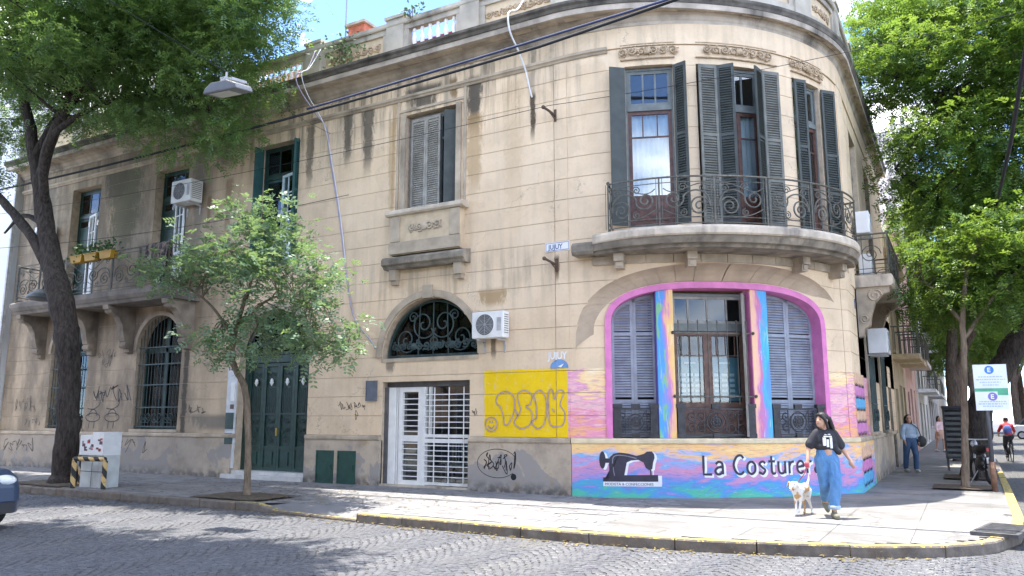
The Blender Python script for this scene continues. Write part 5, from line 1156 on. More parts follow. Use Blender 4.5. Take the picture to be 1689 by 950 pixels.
M_STR = NB('guard_stripes'); v = M_STR.coord('Object'); sx = M_STR.sep(v); stp = M_STR.math('GREATER_THAN', M_STR.math('FRACT', M_STR.math('MULTIPLY', M_STR.math('ADD', M_STR.math('ADD', sx[0], sx[1]), sx[2]), 2.9)), .5)
M_STR = M_STR.fin(M_STR.mix(stp, (.03, .03, .03), M_STR.mix(M_STR.mr(M_STR.noise(v, 11, 6, .7), .5, .66), (.64, .44, .18), (.2, .13, .08))), .7)
gd = empty('guard_rail', (-17.4, 11.3, 0)); tag(gd, 'low black and yellow striped steel guard rail around the utility cabinet', 'guard rail')
PO = [(-.82, .1), (-.1, -.52), (.72, -.32), (.6, .42)]
for x, y in PO[:3]: m = MB(); m.tube([(x, y, 0), (x, y, .62)], .055, 10); m.build('post', M_STR, gd, local=True, smooth=False)
m = MB(); m.tube([(PO[0][0], PO[0][1], .65), (PO[1][0], PO[1][1], .65), (PO[2][0], PO[2][1], .65)], .05, 8); m.build('rail', M_STR, gd, local=True)
# planters on the long balcony rail, draped cloth
M_POT = M('planter_yellow', (.45, .25, .015), .6, .12)
def leaf_cloud(n, c, rad, size, seed):
    rd = np.random.default_rng(seed); m = MB()
    for _ in range(n):
        p = Vector(c) + Vector(rd.normal(size=3)*np.array(rad)*.5); d = Vector(rd.normal(size=3)); d.z = abs(d.z)*.6; d.normalize(); w_ = d.orthogonal().normalized()*size*.28
        m.face([p, p + d*size*.5 + w_, p + d*size, p + d*size*.5 - w_])
    return m
M_PLANT = M('plant_green', (.07, .15, .05), .7, .4, 9, 0)
for k, s in enumerate((-16.0, -15.3, -14.55)):
    root = empty('planter', PU(s, 1.0, 6.2)); tag(root, ('yellow planter on the balcony rail, nearest the big tree trunk', 'yellow planter in the middle of three on the balcony rail', 'yellow planter on the balcony rail, farthest from the big tree')[k], 'planter', 'yellow planters on the long balcony')
    m = MB(); m.prism([(-.24, .0), (.24, .0), (.29, .2), (-.29, .2)], -.11, .11); m.box(-.31, .31, -.13, .13, .2, .23); m.build('pot', M_POT, root, local=True); kind(leaf_cloud(90, (0, 0, .33), (.42, .22, .22), .13, k).build('plant', M_PLANT, root, local=True, recalc=False), 'stuff')
m = MB(); N = 26; vs = []
for i in range(N + 1):
    x = -12.75 + 1.0*i/N; f_ = .06*math.sin(i*1.3)
    for n_, z in ((.86 + f_*.3, 5.75 + .1*math.sin(i*.5)), (.93, 6.35), (.985, 6.45), (1.04, 6.38), (1.07 + f_, 6.0), (1.07 + f_*1.4, 5.62 + .08*math.sin(i*.9))): vs.append((x, n_, z))
m.add(vs, [(6*i + k, 6*i + k + 1, 6*i + k + 7, 6*i + k + 6) for i in range(N) for k in range(5)])
b = NB('patterned_cloth'); v = b.coord('Object'); cl = b.ramp(b.noise(v, 5, 3, .5, 1.5), [(.4, (.035, .035, .045)), (.52, (.12, .10, .09)), (.62, (.28, .2, .15))]); cm = b.fin(cl, .9)
tag(m.build('hanging_cloth', cm, None, PU, smooth=True), 'dark patterned cloth draped over the right end of the long balcony rail', 'cloth')
# white chair behind the shop window
chr_ = empty('chair', (-10.45, 15.75, .045), R_(12)); tag(chr_, 'white slatted plastic chair seen through the shop entrance window', 'chair')
m = MB(); m.box(-.24, .24, -.22, .22, .40, .44); m.build('seat', M_FRW, chr_, local=True)
for x in (-.21, .21):
    for y in (-.19, .19): m = MB(); m.tube([(x, y, .40), (x*1.1, y*1.1, 0)], .022, 6); m.build('leg', M_FRW, chr_, local=True)
m = MB(); frame_rect(m, -.24, .24, .44, .95, .20, .235, .045)
for k in range(5): m.box(-.15 + k*.07, -.12 + k*.07, .205, .23, .485, .905)
m.build('backrest', M_FRW, chr_, local=True)

# ------------------------------------------------------------ neighbouring buildings
def row_house(name, loc_y0, loc_y1, h, col, label, wins, x=X1, depth=12, balc=(), trim=(.5, .45, .38), flip=1, base=None, front=None):
    root = empty(name, (x - flip*depth/2, (loc_y0 + loc_y1)/2, 0) if front is None else ((loc_y0 + loc_y1)/2, front - depth/2, 0)); tag(root, label, 'building')
    wm = M(name + '_wall_' + str(int(col[0]*100)) + str(int(loc_y0)), col, .85, .14, 1.2, .2, dirt=tuple(c*.55 for c in col)); tm = M('trim_%d' % int(trim[0]*100), trim, .8)
    P = (lambda y, n, z: (x + flip*n, y, z)) if front is None else (lambda y, n, z: (y, front + n, z))
    ops = [Op(a, b_, z0, z1, z1) for a, b_, z0, z1 in wins]; m = MB()
    zs = sorted({0, h} | {o.zb for o in ops} | {o.zt for o in ops})
    for z0, z1 in zip(zs, zs[1:]):
        for r in wall_runs(loc_y0, loc_y1, z0, z1, ops, False): run_solid(m, r, -.35, 0)
    m.box(loc_y0 + .01, loc_y1 - .01, -depth, -.36, 0, h - .02); m.build('wall', wm, root, P)
    m = MB(); m.sweep([(-.2, h - .1), (.18, h - .1), (.32, h + .05), (.32, h + .15), (-.2, h + .2)], [loc_y0, loc_y1]); m.build('cornice', tm, root, P)
    m = MB(); m.box(loc_y0, loc_y1, -.25, 0, h + .2, h + .9); m.build('parapet', wm, root, P)
    if base: m = MB(); m.box(loc_y0, loc_y1, -.1, .04, 0, .8); m.build('plinth', M('rowplinth', base), root, P)
    for a, b_, z0, z1 in wins:
        m = MB(); frame_rect(m, a, b_, z0, z1, -.25, -.18, .07); m.box((a + b_)/2 - .03, (a + b_)/2 + .03, -.24, -.19, z0, z1); w = m.build('window' if z0 > .1 else 'door', M_FRW if int(a*3) % 2 else M_WOOD2, root, P)
        m = MB(); m.box(a + .05, b_ - .05, -.23, -.22, z0 + .05, z1 - .05); m.build('pane', M('far_glass', (.05, .06, .07), .15), w, P)
        m = MB(); m.box(a - .1, b_ + .1, -.05, .07, z0 - .12, z0); m.build('sill', tm, w, P) if z0 > .1 else None
    for a, b_, z in balc:
        m = MB(); m.box(a, b_, -.02, .85, z - .18, z); bl = m.build('balcony', tm, root, P)
        m = MB(); m.box(a, b_, .78, .82, z + .95, z + 1.0)
        for k in range(int((b_ - a)/.14) + 1): m.box(a + k*.14, a + k*.14 + .02, .79, .81, z, z + .95)
        for e in (a, b_ - .03):
            m.box(e, e + .03, .0, .8, z + .95, z + 1.0)
            for k in range(5): m.box(e, e + .02, .1 + k*.15, .12 + k*.15, z, z + .95)
        m.build('railing', M_IRON, bl, P)
    return root
row_house('row_house', 30.35, 37.0, 7.4, (.47, .36, .22), 'tan two storey house next to the corner house in the side street', [(31, 32.2, .0, 2.6), (33.2, 34.6, 1.0, 2.8), (35.2, 36.4, 1.0, 2.8), (31.2, 32.4, 4.0, 6.4), (34.4, 35.8, 4.0, 6.4)], balc=[(30.8, 33.0, 3.8), (34, 36.4, 3.8)], trim=(.55, .42, .24), base=(.3, .28, .25))
row_house('row_house', 37.05, 46, 9.6, (.54, .34, .28), 'pinkish red brick house in the side street row', [(38, 39.2, 0, 2.7), (40.2, 41.6, 1.0, 2.9), (43, 44.4, 1.0, 2.9), (38, 39.3, 4.2, 6.6), (41, 42.3, 4.2, 6.6), (44, 45.2, 4.2, 6.6), (41, 42.3, 7.2, 9)], balc=[(37.6, 42.6, 4.0)], trim=(.5, .45, .4))
row_house('apartment_block', 46.05, 60, 17, (.66, .63, .57), 'pale apartment block with stacked white balconies far down the side street', [(48 + 4*i, 50.2 + 4*i, .2 + 3*k, 2.4 + 3*k) for i in range(3) for k in range(5)], balc=[(47.4, 54, 3.1 + 3*k) for k in range(5)], trim=(.75, .74, .72))
row_house('apartment_block', 60.05, 84, 22, (.40, .38, .36), 'tall grey apartment block closing the side street row', [(62 + 4*i, 64 + 4*i, 1 + 3*k, 2.8 + 3*k) for i in range(5) for k in range(7)], balc=[(61, 70, 3.2 + 3*k) for k in range(6)], trim=(.6, .58, .55))
row_house('apartment_block', 84.1, 130, 14, (.55, .48, .40), 'beige far block beyond the grey apartments', [(87 + 5*i, 89 + 5*i, 1 + 3*k, 2.8 + 3*k) for i in range(8) for k in range(4)], trim=(.6, .55, .5))
row_house('apartment_block', 60, 125, 12, (.52, .46, .40), 'far building across the side street behind the trees', [(63 + 6*i, 65 + 6*i, 1 + 3*k, 2.8 + 3*k) for i in range(10) for k in range(3)], x=18.5, flip=-1)
row_house('apartment_block', 22, 59.9, 13, (.58, .54, .48), 'building on the far pavement of the side street', [(25 + 5*i, 27 + 5*i, 1 + 3*k, 2.8 + 3*k) for i in range(7) for k in range(4)], x=16.5, flip=-1)
# unseen houses and pavement, added on the near side for pane reflections and bounce light
np_ = MB(); np_.box(-60, 12, -4.2, .9, -.2, 0); kind(np_.build('near_pavement', MT_SLAB), 'structure')
for k, (a, b_, h_, col) in enumerate(((-52, -31, 8.5, (.42, .38, .33)), (-30.9, -17, 7.0, (.50, .33, .22)), (-16.9, -4, 9.0, (.40, .36, .30)), (-3.9, 12, 7.5, (.45, .42, .38)))):
    row_house('row_house', a, b_, h_, col, ('unseen grey house far along the near side of the road', 'unseen brick coloured house on the near side of the road', 'unseen tall sand coloured house on the near side of the road', 'unseen pale corner house on the near side of the road')[k],
              [(a + 1.5 + 3.2*i, a + 3.0 + 3.2*i, z0, z0 + 2.0) for i in range(int((b_ - a - 2)/3.2)) for z0 in (.9, 4.2)], front=-4.2)
# white modern building at the left edge
root = empty('white_building', (-36, 20, 0)); tag(root, 'plain white modern building at the left edge beyond the old house', 'building')
PW = lambda x, n, z: (x, 14.55 - n, z)
ops = [Op(-33, -29.2, .3, 3.0, 3.0), Op(-40, -36, .3, 3, 3)]; m = MB()
for z0, z1 in ((0, .3), (.3, 3.0), (3.0, 13.5)):
    for r in wall_runs(-46, -28.5, z0, z1, ops, False): run_solid(m, r, -.3, 0)
m.box(-46, -28.5, -14, -.31, 0, 13.4); m.build('wall', M('white_render', (.76, .77, .79), .8, .05, .8, .05), root, PW)
for k in range(5):
    for j in range(3): m = MB(); m.box(-46 + j*5.83, -46 + j*5.83 + 5.8, .0, .012, 3.15 + k*2.0, 3.15 + k*2.0 + 1.97); m.build('cladding_panel', MATS['white_render'], root, PW)
for a, b_ in ((-33, -29.2), (-40, -36)):
    m = MB(); frame_rect(m, a, b_, .3, 3.0, -.2, -.12, .08); m.box((a + b_)/2 - .04, (a + b_)/2 + .04, -.19, -.13, .3, 3); w = m.build('window', M('frame_green', (.05, .09, .07)), root, PW); m = MB(); m.box(a, b_, -.17, -.165, .35, 2.95); m.build('pane', M('far_glass', (.05, .06, .07), .15), w, PW)
m = MB(); m.box(-28.5, -28.42, -.05, .06, 0, 11.2); m.build('downpipe', M('pipe_grey', (.5, .5, .5)), root, PW)
# ------------------------------------------------------------ trees
def leaves_mesh(name, clumps, per, m, L_, a, b_, spread, mat, parent, seed, droop=.25, out_c=None):
    rd = np.random.default_rng(seed); C_ = np.repeat(np.array(clumps), per, axis=0); K = len(C_)
    tc_ = np.repeat(rd.random(len(clumps)), per)
    base = C_ + rd.normal(size=(K, 3))*np.array(spread)
    d = rd.normal(size=(K, 3)); d[:, 2] = d[:, 2]*.45 - droop
    if out_c is not None:
        o = base - np.array(out_c); d += .5*o/np.linalg.norm(o, axis=1, keepdims=True)
    d /= np.linalg.norm(d, axis=1, keepdims=True)
    up = np.array([0, 0, 1.0]) + rd.normal(size=(K, 3))*.35
    side = np.cross(d, up); side /= np.linalg.norm(side, axis=1, keepdims=True) + 1e-9
    Ls = L_*rd.uniform(.7, 1.25, K)
    V = []
    for j in range(m):
        f = (j + .6)/m; bend = np.zeros((K, 3)); bend[:, 2] = -.35*f*f*Ls*.6
        pos = base + d*(Ls*f)[:, None] + bend
        for sg in (-1, 1):
            dirn = side*sg*.85 + d*.55 + rd.normal(size=(K, 3))*.22; dirn /= np.linalg.norm(dirn, axis=1, keepdims=True)
            w = np.cross(dirn, np.cross(side, d)); w /= np.linalg.norm(w, axis=1, keepdims=True) + 1e-9
            sz = a*rd.uniform(.75, 1.25, K)*(1 - .3*abs(f - .5)); A = dirn*sz[:, None]; B = w*(b_*sz/a)[:, None]
            V.append(np.stack([pos, pos + A*.5 + B*.5, pos + A, pos + A*.5 - B*.5], axis=1))
    Q = np.concatenate(V, axis=0).reshape(-1, 3).astype(np.float32); nq = len(Q)//4
    me = bpy.data.meshes.new(name); me.vertices.add(len(Q)); me.vertices.foreach_set('co', Q.ravel())
    me.loops.add(nq*4); me.loops.foreach_set('vertex_index', np.arange(nq*4, dtype=np.int32)); me.polygons.add(nq); me.polygons.foreach_set('loop_start', np.arange(0, nq*4, 4, dtype=np.int32)); me.polygons.foreach_set('loop_total', np.full(nq, 4, dtype=np.int32))
    tn = np.tile(np.clip(.6*tc_ + .4*rd.random(K), 0, 1), 2*m); tn = np.clip(tn + rd.normal(size=len(tn))*.08, 0, 1)
    at = me.attributes.new('tint', 'FLOAT', 'POINT'); at.data.foreach_set('value', np.repeat(tn, 4).astype(np.float32))
    me.update(); me.materials.append(mat); return link(name, me, parent, True)
def blob_points(blobs, n, seed, shell=.45, zmin=None):
    rd = np.random.default_rng(seed); vol = np.array([b_[1][0]*b_[1][1]*b_[1][2] for b_ in blobs])**.8; vol = vol/vol.sum(); out = []
    for (c, r), q in zip(blobs, vol):
        k = max(3, int(n*q)); u = rd.normal(size=(k, 3)); u /= np.linalg.norm(u, axis=1, keepdims=True)
        rad = shell + (1 - shell)*rd.random(k)**.6; rad *= 1 + .22*np.sin(u[:, 0]*5 + u[:, 1]*4 + c[0]) * np.cos(u[:, 2]*4)
        out.append(np.array(c) + u*rad[:, None]*np.array(r))
    return np.concatenate(out)
def tree(name, base, trunk, limbs, blobs, n, leafargs, bark, label, group=None, seed=1, twigs=160):
    root = empty(name, base); tag(root, label, 'tree', group); rd = random.Random(seed)
    def wob(path, r, sides=10):
        pts = [Vector(p) for p, _ in path]; rs = [q for _, q in path]; P = []; Rr = []
        sm = smooth([tuple(p) + (q,) for p, q in zip(pts, rs)], 6)
        for k, s_ in enumerate(sm): P.append((s_[0] + rd.uniform(-1, 1)*s_[3]*.10, s_[1] + rd.uniform(-1, 1)*s_[3]*.10, s_[2])); Rr.append(s_[3]*rd.uniform(.93, 1.07))
        return P, Rr
    P, Rr = wob(trunk, None); MB().tube(P, Rr, 12).build('trunk', bark, root, local=True, smooth=True)
    ends = []
    for lb_ in limbs:
        P, Rr = wob(lb_, None); MB().tube(P, Rr, 7).build('limb', bark, root, local=True, smooth=True); ends += [(Vector(p), r) for p, r in zip(P, Rr)][len(P)//4:]
    ends += [(Vector(trunk[-1][0]), trunk[-1][1])]
    cl = blob_points(blobs, n, seed)
    tw = MB()
    for c in cl[rd.sample(range(len(cl)), min(twigs, len(cl)))] if twigs else []:
        c = Vector(c); e = min(ends, key=lambda q: (q[0] - c).length); mid = e[0].lerp(c, .5) + Vector((rd.uniform(-.2, .2), rd.uniform(-.2, .2), rd.uniform(0, .35))); r0 = min(e[1]*.6, .05)
        tw.tube([tuple(x) for x in bez(tuple(e[0]), tuple(e[0].lerp(mid, .6)), tuple(mid), tuple(c), 5)], [r0*(1 - .8*i/5) for i in range(6)], 4, cap=False)
    if tw.v: kind(tw.build('twigs', bark, root, local=True, recalc=False), 'stuff')
    cc = np.mean([b_[0] for b_ in blobs], axis=0)
    leaves_mesh('crown', cl, mat=leafargs['mat'], parent=root, seed=seed, out_c=cc, **{k: v for k, v in leafargs.items() if k != 'mat'})
    return root
def M_bark(name, c0, c1):
    b = NB(name); v = b.coord('Object'); f = b.noise(b.map(v, (5, 5, 1.1)), 3.5, 7, .7, .4); c = b.ramp(f, [(.35, c0), (.65, c1)]); b.bump(f, .9, .04); return b.fin(c, .9, spec=.2)
BK = M_bark('bark_dark', (.022, .018, .016), (.085, .07, .06)); BK2 = M_bark('bark_brown', (.07, .055, .045), (.20, .155, .125)); BK3 = M_bark('bark_slim', (.11, .085, .06), (.26, .2, .145))
LF1 = M_leaf('leaf_feathery', [(.045, .105, .042), (.08, .17, .06), (.125, .22, .075), (.19, .27, .085)], .5); LF2 = M_leaf('leaf_pale', [(.07, .145, .08), (.13, .225, .13), (.21, .30, .21), (.20, .30, .15)], .38); LF3 = M_leaf('leaf_bright', [(.035, .09, .022), (.065, .15, .026), (.11, .20, .03), (.19, .26, .045)], .5)
# big street tree at the left (coordinates relative to the trunk base)
def rel(b, pts): return [((x - b[0], y - b[1], z), r) for x, y, z, r in pts]
B = (-18.88, 11.4, 0.0)
tree('street_tree', B, rel(B, [(-18.88, 11.4, -.05, .40), (-18.88, 11.4, .25, .30), (-18.92, 11.4, 1.4, .265), (-19.1, 11.4, 2.8, .26), (-19.4, 11.4, 3.9, .29), (-20.0, 11.4, 5.1, .27), (-20.75, 11.4, 6.6, .22), (-21.3, 11.4, 8.1, .2)]),
     [rel(B, [(-21.3, 11.4, 8.0, .19), (-21.6, 11.2, 9.4, .15), (-21.9, 10.8, 11.4, .09), (-21.6, 10.5, 13, .04)]), rel(B, [(-21.2, 11.4, 7.9, .16), (-20.3, 11.2, 9.2, .13), (-19.3, 11.5, 10.6, .09), (-18.2, 12.0, 12.0, .06), (-16.4, 12.3, 12.4, .03)]),
      rel(B, [(-19.9, 11.4, 4.9, .17), (-20.9, 11.2, 6.2, .14), (-22.1, 11.0, 7.3, .11), (-23.6, 10.8, 8.5, .08), (-24.6, 10.6, 10, .04)]), rel(B, [(-21.4, 11.3, 8.6, .13), (-21.0, 11.7, 10, .1), (-20, 12.2, 11.5, .07), (-19, 12.6, 13, .03)]),
      rel(B, [(-20.9, 11.4, 7.2, .12), (-20.1, 10.9, 8.6, .1), (-19.2, 11.5, 9.6, .06), (-17.8, 12.3, 10.0, .04), (-16.4, 12.8, 9.4, .02)]), rel(B, [(-20.6, 11.4, 6.5, .09), (-22.2, 11.6, 7.1, .06), (-23.5, 11.8, 6.8, .03)])],
     [((x - B[0], y - B[1], z), r) for (x, y, z), r in [((-21.5, 10.8, 12.6), (3.8, 3.4, 2.6)), ((-20.2, 12.2, 13.4), (4.0, 2.6, 2.5)), ((-16.9, 12.3, 12.7), (2.9, 1.9, 2.2)), ((-19.4, 12.4, 11.1), (3.0, 1.7, 1.2)), ((-15.75, 12.7, 10.35), (1.75, 1.4, 1.3)), ((-24.6, 10.8, 10.8), (2.2, 2.6, 2.0)), ((-16.1, 12.85, 8.85), (1.15, 1.0, .85)), ((-14.6, 12.4, 11.5), (1.05, 1.2, 1.05)), ((-19.5, 10.6, 10.4), (1.8, 1.8, .8)), ((-18.1, 12.3, 9.4), (1.4, 1.1, .8)), ((-18.6, 12.5, 10.5), (2.4, 1.2, .8)), ((-20, 12.6, 12.6), (4, 1.6, 1.5)), ((-24.3, 11.0, 8.6), (1.0, 1.2, .5)), ((-16, 12.4, 12.0), (2.6, 1.4, 1.2))]],
     1600, dict(per=22, m=6, L_=.37, a=.098, b_=.040, spread=(.30, .30, .17), mat=LF1, droop=.2), BK, 'large dark trunked street tree with feathery crown in front of the long balcony', 'street trees', 11, 420)
B = (-12.52, 11.3, 0.0)
tree('street_tree', B, rel(B, [(-12.50, 11.3, -.03, .10), (-12.52, 11.3, .2, .075), (-12.56, 11.3, 1.1, .066), (-12.72, 11.3, 2.1, .066), (-13.0, 11.3, 2.5, .062), (-13.18, 11.3, 2.85, .058), (-13.1, 11.3, 3.4, .05), (-12.85, 11.3, 4.1, .04)]),
     [rel(B, [(-13.15, 11.3, 3.2, .035), (-13.9, 11.2, 4.0, .028), (-15.0, 11.1, 4.6, .015)]), rel(B, [(-13.1, 11.3, 3.4, .035), (-12.2, 11.4, 4.0, .025), (-11.0, 11.4, 3.9, .015)]), rel(B, [(-12.85, 11.3, 4.0, .035), (-12.7, 11.4, 4.9, .025), (-12.6, 11.4, 5.6, .012)])],
     [((x - B[0], y - B[1], z), r) for (x, y, z), r in [((-13.0, 11.3, 5.0), (1.35, 1.1, .85)), ((-14.5, 11.2, 4.75), (1.3, .9, .42)), ((-11.8, 11.4, 4.35), (1.4, 1.1, .8)), ((-10.9, 11.4, 3.45), (.85, .8, .75)), ((-12.5, 11.3, 3.3), (1.3, .9, .5)), ((-15.5, 11.2, 4.7), (.6, .6, .25)), ((-10.4, 11.4, 2.75), (.35, .4, .45)), ((-13.6, 11.3, 3.0), (.5, .5, .3)), ((-12.3, 11.3, 5.75), (.6, .6, .35))]],
     300, dict(per=9, m=4, L_=.24, a=.10, b_=.052, spread=(.2, .2, .12), mat=LF2, droop=.15), BK3, 'small slender street tree with pale leaves before the green door', 'street trees', 12, 110)
B = (-.1, 20.6, 0.0)
tree('street_tree', B, rel(B, [(-.1, 20.6, -.03, .12), (-.09, 20.6, .2, .085), (.0, 20.6, 1.5, .072), (.1, 20.6, 2.8, .068), (.15, 20.6, 3.8, .058), (.3, 20.8, 4.8, .045)]),
     [rel(B, [(.12, 20.6, 3.3, .05), (.9, 20.8, 4.4, .035), (1.7, 21, 5.2, .02)]), rel(B, [(.15, 20.6, 3.7, .05), (-.4, 21, 4.6, .03), (-.8, 21.4, 5.0, .015)])],
     [((x - B[0], y - B[1], z), r) for (x, y, z), r in [((.5, 21.3, 5.3), (1.3, 1.3, .9)), ((1.7, 21.2, 5.5), (1.3, 1.4, 1.0)), ((-.3, 21.6, 4.6), (.9, .9, .7)), ((1.0, 21.2, 4.3), (1.2, 1.1, .6)), ((2.6, 21.5, 4.9), (1.0, 1.1, 1.0))]],
     330, dict(per=15, m=5, L_=.30, a=.095, b_=.046, spread=(.24, .24, .14), mat=LF3), BK3, 'slim brown trunked tree on the side street pavement beside the sign', 'street trees', 13, 120)
B = (.22, 24.5, 0.0)
tree('street_tree', B, rel(B, [(.2, 24.5, -.05, .5), (.22, 24.5, .3, .37), (.33, 24.5, 1.6, .34), (.75, 24.5, 2.5, .33), (1.3, 24.6, 3.4, .3), (1.9, 24.8, 4.6, .26), (2.4, 25, 6.2, .22)]),
     [rel(B, [(2.2, 25, 5.6, .18), (1.6, 24.8, 7.4, .15), (.7, 24.6, 9.2, .11), (-.2, 24.4, 11, .06)]), rel(B, [(2.4, 25, 6.2, .18), (3.1, 25, 8, .15), (3.8, 25, 10, .1), (4, 25, 12, .05)]), rel(B, [(1.5, 24.7, 3.8, .15), (1.0, 24.3, 5.6, .12), (-.2, 23.8, 7.3, .08), (-1.1, 23.5, 8.4, .04)]), rel(B, [(1.9, 24.8, 4.6, .14), (3.4, 24.2, 6.0, .1), (4.8, 23.6, 7.0, .06)])],
     [((x - B[0], y - B[1], z), r) for (x, y, z), r in [((.6, 24.8, 11.6), (2.9, 3.0, 2.3)), ((3.6, 24.6, 11.4), (3.4, 3.4, 2.6)), ((0.1, 23.6, 8.6), (1.9, 2.2, 1.2)), ((2.8, 23.6, 8.2), (2.4, 2.4, 1.3)), ((4.6, 23.2, 6.8), (1.8, 2.0, 1.2)), ((-.3, 23.4, 6.9), (1.0, 1.5, .6)), ((-.9, 25, 13.0), (1.6, 2.2, 1.3)), ((1.4, 23.4, 6.9), (1.3, 1.5, .7))]],
     1250, dict(per=20, m=6, L_=.36, a=.105, b_=.046, spread=(.32, .32, .18), mat=LF3), BK, 'leaning thick trunked tree towering over the side street', 'street trees', 14, 380)
B = (-.2, 34.0, 0.0)
t3 = tree('street_tree', B, rel(B, [(-.2, 34, -.05, .34), (-.2, 34, .4, .26), (-.3, 34, 2.2, .22), (-.2, 34, 4.2, .2), (.1, 34, 6, .15)]),
     [rel(B, [(-.25, 34, 3.2, .14), (.8, 34, 5.2, .1), (1.8, 34, 7, .05)]), rel(B, [(-.1, 34, 4.8, .12), (-.9, 34.3, 6.4, .08), (-1.1, 34.5, 8, .04)]), rel(B, [(.1, 34, 6, .12), (.6, 34, 8, .08), (.8, 34, 10, .04)])],
     [((x - B[0], y - B[1], z), r) for (x, y, z), r in [((.2, 34, 8.4), (2.4, 2.6, 2.0)), ((2.0, 34, 7.0), (2.0, 2.2, 1.5)), ((-.3, 34, 5.9), (1.3, 1.6, .9)), ((.8, 33.6, 10.2), (1.7, 1.9, 1.2)), ((2.6, 33.5, 5.2), (1.3, 1.5, .9))]],
     420, dict(per=16, m=5, L_=.4, a=.14, b_=.07, spread=(.36, .36, .22), mat=LF3), BK2, 'mid distance street tree with a twin limbed trunk behind the black rack', 'street trees', 15, 130)
for k, (x, y, rz, sc, lab) in enumerate([(-.1, 47, 1.2, 1.0, 'street tree behind the strolling pedestrian in the side street'), (.6, 62, 2.5, 1.1, 'distant street tree in front of the grey apartment block'), (4.6, 92, .6, 1.5, 'far tree above the white van at the right edge'), (8.0, 98, 4.0, 1.6, 'far tree to the right of the white van'), (2.0, 104, 2.0, 1.5, 'far tree closing the side street left of the van'), (11.5, 112, 3.0, 1.9, 'tallest far tree behind the cyclist'), (6.2, 116, 3.6, 1.8, 'most distant tree in the side street')]):
    c = copy_tree(t3); c.location = (x, y, 0); c.rotation_euler.z = rz; c.scale = (sc, sc, sc); c['label'] = lab
# tree on the camera's own pavement: its shade lies on the cobbles
B = (-13.5, .4, 0.0)
tree('street_tree', B, rel(B, [(-13.5, .4, -.1, .45), (-13.5, .4, .4, .34), (-13.4, .5, 3, .3), (-13.0, .7, 5.5, .25), (-12.3, 1, 8, .2), (-12.2, 2.2, 9.6, .12)]),
     [rel(B, [(-13.1, .7, 5, .18), (-11.5, 2.2, 7, .13), (-9.5, 4.2, 9.2, .07)]), rel(B, [(-12.9, .8, 6, .16), (-14.5, 1.2, 8, .1), (-15.5, 1.5, 9.5, .05)])],
     [((x - B[0], y - B[1], z), r) for (x, y, z), r in [((-13.2, 5.0, 11.3), (3.0, 3.0, 1.0)), ((-10.2, 5.9, 11.2), (2.2, 2.5, .8)), ((-16.4, 4.6, 11.8), (2.4, 2.2, 1.0)), ((-15.2, 1.2, 11), (2.6, 2.2, 1.2))]],
     1300, dict(per=18, m=5, L_=.42, a=.17, b_=.08, spread=(.36, .36, .2), mat=LF1), BK, 'street tree on the near pavement whose shade falls on the cobbles', 'street trees', 16, 120)
# weeds growing on the parapet
for k, (s, w_, lab) in enumerate(((-6.5, .5, 'bushy weed growing on the parapet beside the cable pedestal'), (-4.2, .3, 'small weed on the coping above the balusters'))):
    root = empty('parapet_weed', PU(s, .1, 10.75 if k == 0 else 11.54)); tag(root, lab, 'plant'); leaf_cloud(260 if k == 0 else 60, (0, 0, .3 if k == 0 else .1), (w_*1.3, .3, .5 if k == 0 else .2), .12, 30 + k).build('foliage', M('weed_green', (.13, .20, .08), .8, .3, 7, 0), root, local=True, recalc=False)
    m = MB()
    for j in range(7): a = rng.normal(size=2)*w_*.5; m.tube([(0, 0, -.2), (a[0]*.5, -.05, .2), (a[0], a[1]*.2, .5 if k == 0 else .2)], .008, 4)
    m.build('stem', BK3, root, local=True)

# ------------------------------------------------------------ people, dog
SK = M('skin', (.50, .29, .20), .55, .08, 6, 0); HAIRB = M('hair_black', (.012, .010, .012), .45, .3, 20, .3)
def fig(name, mb, mat, parent, vox=.012, it=4):
    o = mb.build(name, mat, parent, local=True, smooth=True, recalc=False)
    r = o.modifiers.new('remesh', 'REMESH'); r.mode = 'VOXEL'; r.voxel_size = vox; r.use_smooth_shade = True
    s_ = o.modifiers.new('smooth', 'SMOOTH'); s_.factor = .5; s_.iterations = it; return o
def hand(m, w, d, side, r=.009):
    w = Vector(w); d = Vector(d).normalized(); s_ = Vector(side).normalized()
    k = w + d*.045; m.cap(w, k + d*.02, .024, .026); m.ball(tuple(k), (.034, .026, .04), 8, 6)
    for i, (off, ln) in enumerate(((-.026, .052), (-.009, .06), (.009, .056), (.026, .044))):
        a = k + s_*off + d*.03; b_ = a + d*ln*.6; c = b_ + (d*.8 + Vector((0, -.4, -.1)))*ln*.5; m.cap(a, b_, r, r*.95, 6); m.cap(b_, c, r*.95, r*.8, 6)
    a = w + d*.03 - s_*.025; b_ = a - s_*.022 + d*.028; m.cap(a, b_, .012, .010, 6); m.cap(b_, b_ + d*.028, .010, .008, 6)
def head(m, c, fd, r=.092):
    c = Vector(c); f = Vector(fd).normalized(); s_ = f.cross(Vector((0, 0, 1))).normalized(); u = s_.cross(f)
    m.ball(tuple(c + u*.02), (r, r, r*1.12), 14, 10); m.ball(tuple(c + f*r*.35 - u*.045), (r*.72, r*.72, r*.85), 12, 8); m.cap(c + f*r*.6 - u*.085, c + f*r*.75 - u*.09, .03, .022)
    m.cap(c + f*r*.9 + u*.008, c + f*r*1.16 - u*.02, .011, .015, 8); m.cap(c + f*r*.95 - u*.052 - s_*.018, c + f*r*.95 - u*.052 + s_*.018, .010, .010, 6)
    for sg in (-1, 1): m.ball(tuple(c + s_*sg*r*.98 - u*.01 - f*.01), (.016, .022, .032), 8, 6)
    return c, f, s_, u
